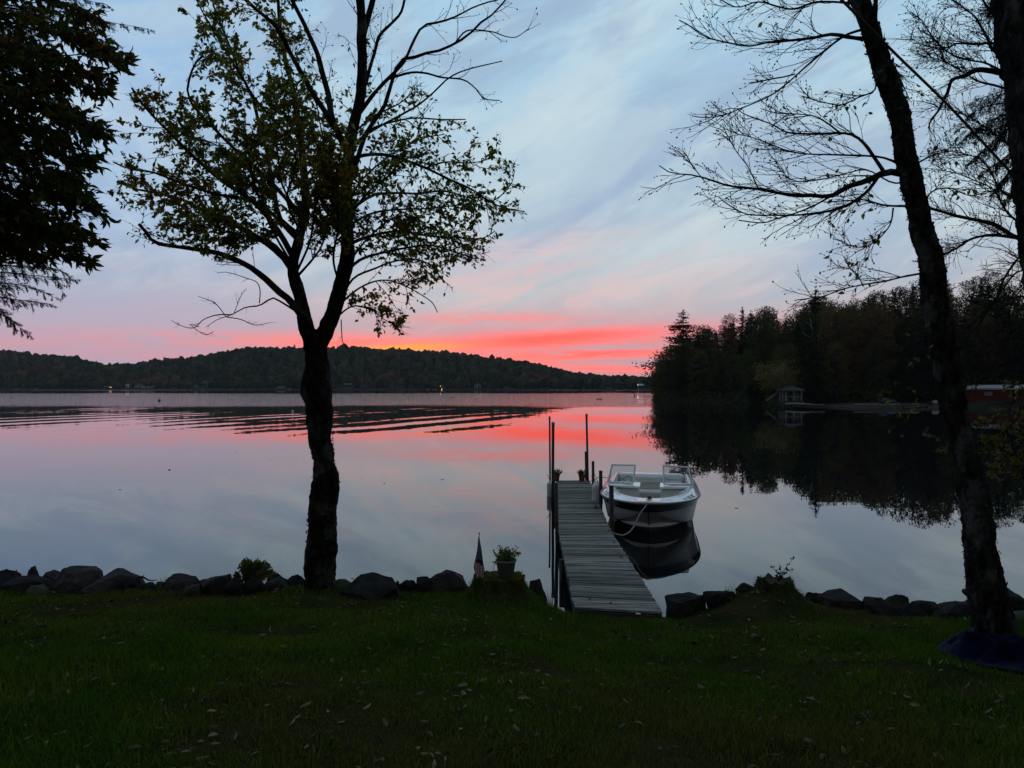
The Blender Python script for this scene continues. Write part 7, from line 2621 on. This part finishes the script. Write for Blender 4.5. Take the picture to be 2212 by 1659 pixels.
rgh = np.random.default_rng(19)
DH = 8.2
hx, hy = (-330 - CX) / F_PX * DH, DH
hem = thing('hemlock_tree', 'dark hemlock hanging feathery sprays in from the left edge', 'tree', (hx, hy, gz(hx, hy)))
trunk_obj('trunk', [(hx, hy, gz(hx, hy) - 0.2), (hx + 0.05, hy, 4), (hx, hy + 0.05, 9), (hx, hy, 13)], [0.24, 0.2, 0.15, 0.06], 'bark', hem, 20, 60, 0.1, 5)
HB = [([(-320, 560), (-120, 585), (0, 588), (80, 596), (162, 604)], 0), ([(-320, 600), (-100, 615), (0, 612), (60, 618), (112, 640)], 0.1), ([(-320, 500), (-80, 545), (60, 560), (110, 585), (135, 630)], -0.1), ([(-320, 590), (-120, 630), (-20, 640), (40, 648), (106, 656)], 0.05),
      ([(-320, 640), (-120, 660), (-20, 670), (20, 690), (58, 720)], 0.1), ([(-320, 540), (-140, 570), (-20, 600), (20, 640), (36, 655)], -0.2), ([(-320, 520), (-100, 560), (40, 575), (120, 580), (150, 600)], 0.3), ([(-320, 650), (-140, 640), (-40, 655), (10, 680), (30, 708)], -0.2),
      ([(-320, -60), (-60, 0), (100, 20), (220, 45), (318, 62)], 0), ([(-320, -20), (-60, 40), (60, 60), (160, 75), (250, 95)], 0.3), ([(-320, 40), (-60, 70), (60, 90), (150, 130), (215, 170)], 0.1), ([(-320, -100), (0, -40), (140, -10), (230, 10)], 0.4),
      ([(-320, 100), (-60, 130), (60, 150), (120, 190)], 0.4), ([(-320, 190), (-80, 220), (40, 250), (110, 290)], 0.5), ([(-320, 290), (-80, 310), (40, 340), (110, 380)], 0.5), ([(-320, 380), (-60, 410), (60, 430), (130, 470)], 0.6),
      ([(-320, 440), (-60, 470), (80, 490), (160, 520)], 0.5), ([(-320, 60), (0, 60), (100, 30), (180, 20)], 0.6), ([(-320, 420), (-40, 440), (120, 455), (215, 470)], 0.4),
      ([(-320, 330), (-60, 360), (80, 390), (150, 420)], 0.7), ([(-320, 150), (-60, 180), (60, 200), (140, 240)], 0.8)]
for k, (pp, dr) in enumerate(HB):
    mw, mn_ = MB(), MB()
    hemlock_branch(mw, mn_, limb(pp, DH + dr, 0.05, rgh), 0.016, rgh, 40, 0.40)
    mw.build('branch', M['twig'], hem, False)
    mn_.build('needles', M['needle'], hem, False, 'stuff')

# ------------------------------------------------------------------ broad-leaved tree reaching in from the left
DM = 6.4
rgm_ = np.random.default_rng(23)
mx_, my_ = (-420 - CX) / F_PX * DM, DM
mtree = thing('beech_tree', 'dark leafy tree with pointed leaves filling the upper left edge', 'tree', (mx_, my_, gz(mx_, my_)))
trunk_obj('trunk', [(mx_, my_, gz(mx_, my_) - 0.2), (mx_ + 0.1, my_, 3.5), (mx_ + 0.15, my_, 6), (mx_, my_, 9.5)], [0.2, 0.16, 0.13, 0.05], 'bark', mtree, 20, 60, 0.1, 6)
MBR = [([(-400, 60), (-100, 20), (60, 60), (180, 92), (296, 128)], 0), ([(-400, 160), (-100, 130), (80, 140), (190, 190), (250, 205)], 0.1), ([(-400, 240), (-100, 220), (60, 235), (180, 262), (268, 300)], -0.1), ([(-400, 330), (-100, 300), (50, 310), (160, 345), (222, 362)], 0.1),
       ([(-400, 390), (-100, 380), (50, 395), (150, 425), (240, 462)], -0.1), ([(-400, 450), (-100, 440), (30, 460), (140, 500), (226, 520)], 0.05), ([(-400, 480), (-100, 480), (20, 510), (110, 545), (208, 578)], 0.15), ([(-400, 490), (-100, 490), (-20, 515), (40, 545), (88, 566)], -0.1),
       ([(-400, -60), (-100, -60), (60, -20), (150, 10), (232, 35)], 0.1), ([(-400, 20), (-100, 60), (40, 100), (150, 150), (240, 165)], 0.4), ([(-400, 200), (-100, 180), (60, 190), (140, 230), (205, 262)], 0.5), ([(-400, 280), (-100, 270), (40, 270), (120, 310), (205, 330)], 0.4),
       ([(-400, 350), (-100, 340), (40, 355), (130, 400), (205, 420)], 0.6), ([(-400, 420), (-100, 410), (30, 430), (110, 470), (180, 500)], 0.5), ([(-400, 100), (-100, 90), (40, 100), (130, 120), (230, 110)], -0.4), ([(-400, 300), (-100, 300), (20, 330), (90, 370), (150, 380)], -0.4),
       ([(-400, 460), (-100, 455), (20, 480), (90, 520), (160, 545)], 0.7), ([(-400, 0), (-100, 10), (40, 20), (110, 50), (170, 60)], 0.7), ([(-400, 180), (-100, 190), (0, 200), (70, 220), (120, 230)], -0.5), ([(-400, 400), (-100, 420), (-20, 440), (40, 470), (90, 490)], -0.3),
       ([(-400, 250), (-100, 250), (0, 270), (80, 285), (140, 290)], 0.8), ([(-400, 130), (-100, 120), (0, 150), (80, 170), (130, 190)], 0.9)]
TW, LP, LA = MB(), [], []
for k, (pp, dr) in enumerate(MBR):
    L3 = resample(limb(pp, DM + dr, 0.04, rgm_), 22)
    m_ = MB()
    tubes(m_, L3, np.linspace(0.022, 0.003, 22), 6)
    m_.build('branch', M['twig'], mtree, True)
    c1_ = children_of(L3[None], 64, (0.30, 1.0), 0.46, rgm_, 0.85, -0.12, 6, 0.1, flat=(1, 1, 0.45))
    ex_, ey_ = CX + F_PX * c1_[:, -1, 0] / c1_[:, -1, 1], HY + F_PX * (CAM_H - c1_[:, -1, 2]) / c1_[:, -1, 1]
    c1_ = c1_[(ex_ < np.interp(ey_, [-60, 0, 60, 110, 160, 220, 260, 310, 345, 385, 430, 465, 500, 540, 575, 600], [235, 235, 225, 285, 285, 232, 225, 275, 225, 205, 215, 250, 240, 215, 205, 120]) + 6) & (ey_ < 580)]
    tubes(TW, c1_, np.linspace(0.004, 0.0018, 6)[None] * np.ones((len(c1_), 1)), 3)
    n2 = len(c1_) * 11
    q = rgm_.integers(0, len(c1_), n2)
    tt_ = rgm_.uniform(0.15, 1.0, n2) * 5
    kk = np.clip(tt_.astype(int), 0, 4)
    fr_ = (tt_ - kk)[:, None]
    LP.append(c1_[q, kk] * (1 - fr_) + c1_[q, kk + 1] * fr_)
    LA.append(nrm(c1_[q, kk + 1] - c1_[q, kk] + np.array([0.06, 0, 0])))
TW.build('twigs', M['twig'], mtree, False, 'stuff')
LP, LA = np.concatenate(LP), np.concatenate(LA)
pxl, pyl = CX + F_PX * LP[:, 0] / LP[:, 1], HY + F_PX * (CAM_H - LP[:, 2]) / LP[:, 1]
cont = np.interp(pyl, [-60, 0, 60, 110, 160, 220, 260, 310, 345, 385, 430, 465, 500, 540, 575, 600], [235, 235, 225, 285, 285, 232, 225, 275, 225, 205, 215, 250, 240, 215, 205, 120])
keep = (pxl < cont + rgm_.normal(0, 6, len(pxl))) & (pyl < 572 + rgm_.normal(0, 8, len(pxl)))
LP, LA, pxl, pyl = LP[keep], LA[keep], pxl[keep], pyl[keep]
FR = leaf_frames(len(LP), LA, rgm_, 0.45, 0.75)
SZ = rgm_.uniform(0.06, 0.115, len(LP))
rust = (rgm_.random(len(LP)) < np.where((pxl > 150) & (pyl < 260), 0.30, 0.03))
print('left tree leaves', len(LP))
rest = single_leaves(mtree, LP, FR, SZ, [('leaf_dark_obj', 0.9), ('leaf_rust', 0.1)], 300, rgm_, LEAF_L)
for nm, sel, mt_ in (('leaves', rest & ~rust, 'leaf_dark'), ('rusty_leaves', rest & rust, 'leaf_rust')):
    m_ = MB()
    add_leaves(m_, LP[sel], FR[sel], SZ[sel], LEAF_L)
    m_.build(nm, M[mt_], mtree, False, 'stuff')

# ------------------------------------------------------------------ thick tree at the right edge
DE = 7.0
rge = np.random.default_rng(29)
et = [(2215, -40, 58), (2216, 60, 58), (2226, 130, 57), (2238, 205, 57), (2248, 275, 58), (2256, 352, 60), (2264, 430, 62), (2278, 510, 64), (2300, 650, 66), (2330, 900, 70), (2350, 1200, 78), (2360, 1420, 100)][::-1]
eb = P(2358, 1400, DE)
edge = thing('old_tree', 'thick mossy trunk at the right edge with gnarled bare branches', 'tree', (eb[0], eb[1], gz(eb[0], eb[1])))
trunk_obj('trunk', [P(a, b, DE) for a, b, _ in et], [c / F_PX * DE for _, _, c in et], 'bark_grey', edge, 48, 360, 0.13, 33, 500)
EL = [
    (C3([(1990, 410), (1880, 390), (1810, 385), (1740, 420), (1670, 440), (1650, 500), (1620, 560), (1590, 620), (1555, 660), (1540, 710)]), 8, 1.6, 0.05, 12),
    (C3([(1980, 300), (1900, 240), (1800, 245), (1700, 240), (1630, 265), (1520, 250), (1440, 210)]), 4, 0.9, 0.25, 18),
    (C3([(1985, 330), (1900, 280), (1860, 200), (1800, 100), (1760, 60), (1700, 20), (1640, -20)]), 4, 1.0, 0.4, 18),
    (C3([(1960, 120), (1880, 60), (1830, -20)]), 4, 2, 0.3, 10),
    (C3([(1990, 420), (1860, 350), (1750, 330), (1650, 290), (1560, 200), (1500, 110), (1430, 60)]), 3, 0.9, 0.5, 20),
    (C3([(2000, 500), (1900, 470), (1820, 450), (1700, 380), (1600, 330), (1500, 310)]), 3, 0.9, 0.4, 20),
    (C3([(2080, 1330), (2000, 1300), (1900, 1240), (1770, 1210), (1680, 1190), (1600, 1165), (1535, 1150)]), 6, 3, 0.1, 16),
    (C3([(2100, 1330), (2050, 1320), (1900, 1300), (1780, 1320), (1700, 1370), (1600, 1420)]), 5, 2, 0.2, 16),
    (C3([(2100, 1270), (1980, 1180), (1900, 1050), (1800, 1000), (1700, 960), (1600, 940)]), 3, 0.9, 0.3, 20),
    (C3([(2090, 1120), (1950, 1060), (1850, 900), (1740, 850), (1620, 830)]), 3, 0.9, 0.4, 18),
    (C3([(2060, 900), (1960, 780), (1850, 700), (1750, 640), (1650, 600), (1560, 590)]), 3, 0.9, 0.4, 20),
    # long pale branches falling across the dark wood
    ([(2300, 620), (2212, 560), (2190, 570), (2165, 610), (2150, 650), (2120, 690), (2085, 740), (2060, 780)], 3.6, 1.0, 0.1, 14),
    ([(2300, 590), (2205, 585), (2170, 620), (2140, 660), (2110, 690), (2075, 720)], 2.6, 0.9, 0.3, 12),
    ([(2300, 640), (2212, 640), (2150, 655), (2110, 668), (2040, 672)], 2.0, 0.8, 0.2, 10),
    ([(2300, 690), (2212, 700), (2160, 740), (2110, 760), (2050, 790)], 2.0, 0.8, 0.3, 12),
    ([(2300, 760), (2200, 770), (2150, 800), (2100, 830), (2060, 840)], 1.6, 0.7, 0.3, 10),
    ([(2300, 620), (2212, 620), (2170, 700), (2165, 740), (2190, 790)], 1.8, 0.7, 0.0, 8),
    ([(2310, 800), (2212, 850), (2170, 890), (2120, 930), (2095, 975)], 2.4, 0.9, -0.1, 6),
    ([(2310, 830), (2212, 865), (2200, 900), (2160, 940), (2130, 960), (2100, 985)], 2.0, 0.8, 0.1, 6),
]
TW, bd = MB(), MB()
for k, (pp, r0, r1, dr, ns) in enumerate(EL):
    L3 = resample(limb(pp, DE + 0.2, dr, rge), 24)
    m_ = MB()
    tubes(m_, L3, (r0 + (r1 - r0) * np.linspace(0, 1, 24) ** 0.7) * DE / F_PX, 8, rough=0.18, seed=k + 150, rfreq=16)
    m_.build('branch', M['bark_grey'], edge, True)
    ln = np.linalg.norm(np.diff(L3, axis=0), axis=1).sum()
    c1_ = children_of(L3[None], int(ns * 1.7), (0.1, 1.0), min(0.62, 0.24 * ln + 0.10), rge, 0.75, 0.05, 7, 0.15)
    tubes(TW, c1_, np.linspace(0.0046, 0.0020, 7)[None] * rge.uniform(0.7, 1.25, (len(c1_), 1)), 4)
    c2_ = children_of(c1_, 5, (0.15, 1.0), 0.19, rge, 0.95, 0.06, 5, 0.16)
    tubes(TW, c2_, np.linspace(0.0026, 0.0013, 5)[None] * np.ones((len(c2_), 1)), 3)
    if k < 11:
        s_ = rge.random(len(c2_)) < 0.75
        buds(bd, c2_[s_][:, -1], nrm(c2_[s_][:, -1] - c2_[s_][:, -2]), rge, 0.022, 0.006)
TW.build('twigs', M['twig'], edge, False, 'stuff')
bd.build('buds', M['twig'], edge, False, 'stuff')

# hemlock behind it, only its hanging sprays reach the frame
DK = 8.6
kx_, ky_ = (2330 - CX) / F_PX * DK, DK
hem2 = thing('hemlock_tree', 'dark hemlock sprays hanging beside the thick right-edge trunk', 'tree', (kx_, ky_, gz(kx_, ky_)))
trunk_obj('trunk', [(kx_, ky_, gz(kx_, ky_) - 0.2), (kx_, ky_, 4), (kx_, ky_, 9), (kx_, ky_, 12)], [0.22, 0.18, 0.12, 0.05], 'bark', hem2, 20, 60, 0.1, 5)
for k, pp in enumerate([C3([(2380, 480), (2200, 500), (2000, 560), (1850, 590), (1760, 640)]), C3([(2380, 560), (2200, 580), (2000, 620), (1860, 680), (1740, 760)]), C3([(2380, 640), (2200, 660), (2000, 700), (1900, 780), (1760, 900)]),
                        C3([(2380, 700), (2200, 740), (2050, 800), (1950, 880), (1830, 960)]), C3([(2380, 780), (2200, 820), (2060, 880), (1960, 980), (1900, 1060)]), C3([(2380, 420), (2200, 430), (2020, 480), (1900, 520), (1790, 560)]),
                        C3([(2380, 860), (2200, 900), (2080, 980), (2000, 1060), (1960, 1120)]), C3([(2380, 560), (2200, 600), (2020, 660), (1880, 720), (1700, 700)]), C3([(2380, 330), (2200, 360), (2060, 420), (1980, 470)]),
                        C3([(2380, 900), (2200, 960), (2080, 1060), (2040, 1160)]), C3([(2380, 20), (2200, 40), (2050, 60), (1900, 40), (1880, 80)])]):
    mw, mn_ = MB(), MB()
    hemlock_branch(mw, mn_, limb(pp, DK - 0.3 + 0.1 * (k % 4), 0.05, rge), 0.016, rge, 40, 0.42)
    mw.build('branch', M['twig'], hem2, False)
    mn_.build('needles', M['needle'], hem2, False, 'stuff')

# low golden shrub reaching in at the right edge
DG = 8.7
sx_, sy_ = (2270 - CX) / F_PX * DG, DG
gsh = thing('alder_shrub', 'yellow-green leafy shrub at the right edge beside the leaning trunk', 'shrub', (sx_, sy_, gz(sx_, sy_)))
TW, LP, LA = MB(), [], []
for k, pp in enumerate([[(2275, 1360), (2270, 1150), (2240, 1000), (2200, 950), (2130, 920), (2105, 905)], [(2275, 1360), (2290, 1100), (2260, 950), (2212, 900), (2170, 890), (2120, 900)], [(2275, 1360), (2280, 1200), (2250, 1060), (2200, 1000), (2160, 985), (2120, 960)],
                        [(2275, 1360), (2300, 1100), (2290, 950), (2240, 860), (2200, 830), (2180, 820)], [(2270, 1150), (2210, 1030), (2180, 1000), (2150, 1000), (2140, 1010)], [(2260, 1100), (2200, 1000), (2140, 960), (2060, 955), (2035, 950)], [(2290, 1000), (2240, 960), (2200, 930), (2190, 900)]]):
    L3 = resample(limb(pp, DG, 0.05 * (k % 3 - 1), rge), 20)
    m_ = MB()
    tubes(m_, L3, np.linspace(0.014, 0.003, 20), 6)
    m_.build('branch', M['twig'], gsh, True)
    c1_ = children_of(L3[None], 16, (0.45, 1.0), 0.28, rge, 0.9, -0.05, 6, 0.1)
    tubes(TW, c1_, np.linspace(0.0035, 0.0016, 6)[None] * np.ones((len(c1_), 1)), 3)
    q = rge.integers(0, len(c1_), len(c1_) * 12)
    kk = rge.integers(1, 6, len(q))
    LP.append(c1_[q, kk])
    LA.append(nrm(c1_[q, kk] - c1_[q, kk - 1]))
TW.build('twigs', M['twig'], gsh, False, 'stuff')
LP, LA = np.concatenate(LP), np.concatenate(LA)
FR = leaf_frames(len(LP), LA, rge, 0.2, 1.0)
m_ = MB()
SZ = rge.uniform(0.045, 0.075, len(LP))
rest = single_leaves(gsh, LP, FR, SZ, [('shrub_leaf', 1.0)], 250, rge)
add_leaves(m_, LP[rest], FR[rest], SZ[rest])
m_.build('leaves', M['shrub_leaf'], gsh, False, 'stuff')

# ================================================================== lawn cover
rgl = np.random.default_rng(55)
NB = 250000
yb = 2.6 + 8.0 * rgl.random(NB * 2) ** 0.85
xb = rgl.uniform(-1, 1, NB * 2) * (0.76 * yb + 1.4)
worn = fbm(np.stack([xb * 1.1 + 7, yb * 1.1, xb * 0], -1), 3, 31)
okb = (yb < lawn_edge(xb) + 0.12) & (rgl.random(NB * 2) < np.clip(0.95 - 1.1 * np.clip(worn - 0.1, 0, 1), 0.25, 1.0))
xb, yb = xb[okb][:NB], yb[okb][:NB]
zb_ = ground(xb, yb)
pat = fbm(np.stack([xb * 1.3, yb * 1.3, xb * 0], -1), 3, 9)
n_ = len(xb)
hgt = rgl.uniform(0.025, 0.062, n_) * (1 + 0.6 * pat)
a_ = rgl.uniform(0, 2 * np.pi, n_)
wd = rgl.uniform(0.0016, 0.0034, n_)
ln_ = rgl.uniform(0.2, 1.1, n_) * hgt
b0 = np.stack([xb, yb, zb_ - 0.004], 1)
sd = np.stack([np.cos(a_), np.sin(a_), a_ * 0], 1) * wd[:, None]
la = a_ + rgl.uniform(1.0, 2.1, n_)
tipd = np.stack([np.cos(la) * ln_, np.sin(la) * ln_, hgt], 1)
mid = b0 + tipd * np.array([0.35, 0.35, 0.6])
V = np.stack([b0 - sd, b0 + sd, mid + sd * 0.7, mid - sd * 0.7, b0 + tipd], 1)
base = (np.arange(n_) * 5)[:, None]
m_ = MB()
m_.v.append(V.reshape(-1, 3))
m_.n += n_ * 5
m_.f.append((base + np.array([0, 1, 2, 3]), 0))
m_.f.append((base + np.array([3, 2, 4]), 0))
grass = m_.build('grass', M['grass'], None, False, 'stuff')
tag(grass, 'short damp green and brown lawn grass', 'grass')

# fallen leaves: curled, four shapes
def curled(seed, L=1.0, W=0.45):
    rgc = np.random.default_rng(seed)
    nu, nv = 5, 4
    u = np.linspace(-1, 1, nv)
    t = np.linspace(0, 1, nu)
    curl = rgc.uniform(1.2, 3.2)
    bend = rgc.uniform(-0.8, 0.8)
    V = []
    for q in t:
        w = W * math.sin(math.pi * (0.08 + 0.86 * q)) ** 0.8
        for s in u:
            ang = s * curl * 0.5
            V.append((w * math.sin(ang) / max(curl * 0.5, 0.3), q * L - L / 2, w * (1 - math.cos(ang)) / max(curl * 0.5, 0.3) + bend * (q - 0.5) ** 2 * 0.5 + 0.02))
    i = np.arange(nu * nv).reshape(nu, nv)
    return np.array(V), np.stack([i[:-1, :-1], i[:-1, 1:], i[1:, 1:], i[1:, :-1]], -1).reshape(-1, 4)


CURL = [curled(k, 1.0, w) for k, w in enumerate([0.13, 0.17, 0.24, 0.15, 0.34, 0.12])]
CMESH = []
for v, f in CURL:
    m_ = MB()
    m_.add(v, f)
    CMESH.append(m_.mesh('fallen_leaf', M['dead_leaf'], True))
NLF = 2600
yl = 3.9 + 6.5 * rgl.random(NLF * 3) ** 0.95
xl = rgl.uniform(-1, 1, NLF * 3) * (0.74 * yl + 0.6)
dens = 0.40 + 0.6 * (xl < 0.3) + 0.55 * fbm(np.stack([xl * 0.9, yl * 0.9, xl * 0], -1), 3, 4)
ok = (yl < lawn_edge(xl) - 0.05) & (rgl.random(len(xl)) < dens) & ~((xl > 0.75) & (xl < 2.15) & (yl > 9.6)) & ~((xl > 3.9) & (yl > 6.3) & (yl < 8.2) & (xl > 3.9 + (8.2 - yl) * 0.1))
xl, yl = xl[ok][:NLF], yl[ok][:NLF]
NLF = len(xl)
szl = rgl.uniform(0.03, 0.08, NLF)
kind = rgl.integers(0, len(CURL), NLF)
zl = ground(xl, yl) + rgl.uniform(0.015, 0.035, NLF)
rz_ = rgl.uniform(0, 6.28, NLF)
rx_ = rgl.normal(0, 0.35, NLF)
ry_ = rgl.normal(0, 0.45, NLF)
flip = rgl.random(NLF) < 0.4
order = np.argsort(-(szl / yl))
LFG = 'fallen leaves strewn over the lawn'
for q in order[:300]:
    o = bpy.data.objects.new('fallen_leaf', CMESH[kind[q]])
    COL.objects.link(o)
    o.location = (xl[q], yl[q], zl[q])
    o.rotation_euler = (rx_[q] + (math.pi if flip[q] else 0), ry_[q], rz_[q])
    s_ = szl[q]
    o.scale = (s_, s_, s_)
    tag(o, 'curled pale brown dead leaf lying on the lawn', 'leaf', LFG)
m_ = MB()
for q in order[300:]:
    R = np.array(Matrix.Rotation(rz_[q], 3, 'Z') @ Matrix.Rotation(ry_[q], 3, 'Y') @ Matrix.Rotation(rx_[q] + (math.pi if flip[q] else 0), 3, 'X'))
    v, f = CURL[kind[q]]
    m_.add(v @ R.T * szl[q] + np.array([xl[q], yl[q], zl[q]]), f)
lv = m_.build('leaf_litter', M['dead_leaf_many'], None, True, 'stuff')
tag(lv, 'scattered smaller dead leaves across the lawn', 'leaf litter')

# leaves on the dock, the tarp, the boulders and afloat
def loose_leaf(p, s, label, group, seed, mesh=None):
    rgo = np.random.default_rng(seed)
    o = bpy.data.objects.new('fallen_leaf', CMESH[seed % len(CMESH)])
    COL.objects.link(o)
    o.location = p
    o.rotation_euler = (rgo.normal(0, 0.15), rgo.normal(0, 0.15), rgo.uniform(0, 6.28))
    o.scale = (s, s, s * 0.6)
    tag(o, label, 'leaf', group)


rgd = np.random.default_rng(66)
for k in range(26):
    t = rgd.uniform(0.02, 0.98) ** 1.4
    u = rgd.uniform(0.05, 0.95)
    q = (DK0[0] + (DK0[1] - DK0[0]) * u) * (1 - t) + (DK1[0] + (DK1[1] - DK1[0]) * u) * t
    loose_leaf((q[0], q[1], ZA + (ZB - ZA) * t + 0.004), rgd.uniform(0.05, 0.08), 'curled dead leaf lying on the dock planks', 'dead leaves on the dock planks', 200 + k)
for k, (px_c, py_c) in enumerate([(2082, 1394), (2098, 1403), (2137, 1402), (2103, 1411)]):
    h_ = hit(px_c, py_c)
    loose_leaf((h_[0], h_[1] - 0.05, h_[2] + 0.12), 0.075, 'dead leaf lying on the blue tarp', 'dead leaves on the blue tarp', 300 + k)
for k, (px_c, py_c) in enumerate([(366, 1015), (780, 1032), (582, 993), (510, 976), (956, 1036), (258, 1058), (455, 912), (1064, 1004), (1590, 1098), (830, 1044)]):
    d = CAM_H * F_PX / (py_c - HY)
    loose_leaf(((px_c - CX) / F_PX * d, d, 0.0), 0.16, 'dead leaf floating on the calm water', 'dead leaves floating on the water', 400 + k)
# tan mushrooms in the grass
for k, (px_c, py_c, r_, lb) in enumerate([(1637, 1387, 0.036, 'right one of the pair of tan mushroom caps in the grass'), (1629, 1384, 0.034, 'left one of the pair of tan mushroom caps in the grass')]):
    h_ = hit(px_c, py_c)
    o = thing('mushroom', lb, 'mushroom', tuple(h_))
    m_ = MB()
    lathe(m_, [(0, 0.075), (r_ * 0.5, 0.072), (r_ * 0.9, 0.058), (r_, 0.045), (r_ * 0.8, 0.042), (0.01, 0.046)], 16, tuple(h_))
    m_.build('cap', M['dead_leaf'], o, True)
    m_ = MB()
    lathe(m_, [(0.009, -0.01), (0.008, 0.05)], 10, tuple(h_))
    m_.build('stem', M['dead_leaf'], o, True)

# kinds never placed are removed again
for k_, (root_, _, _, used_) in KIND.items():
    if not used_:
        for ch in list(root_.children):
            bpy.data.objects.remove(ch)
        bpy.data.objects.remove(root_)

# ================================================================== evening air
def haze_box():
    m = bpy.data.materials.new('haze_air')
    m.use_nodes = True
    t = m.node_tree
    t.nodes.clear()
    v = t.nodes.new('ShaderNodeVolumePrincipled')
    v.inputs['Color'].default_value = (0.80, 0.86, 0.92, 1)
    v.inputs['Density'].default_value = 0.00007
    v.inputs['Anisotropy'].default_value = 0.0
    o = t.nodes.new('ShaderNodeOutputMaterial')
    t.links.new(v.outputs[0], o.inputs['Volume'])
    mb_ = MB()
    box(mb_, (0, 850, 48.5), (3600, 1960, 101.0))
    return mb_.build('haze', m, None, False, 'stuff')


HAZE = haze_box()
tag(HAZE, 'thin blue evening haze over the lake and far hill', 'haze')
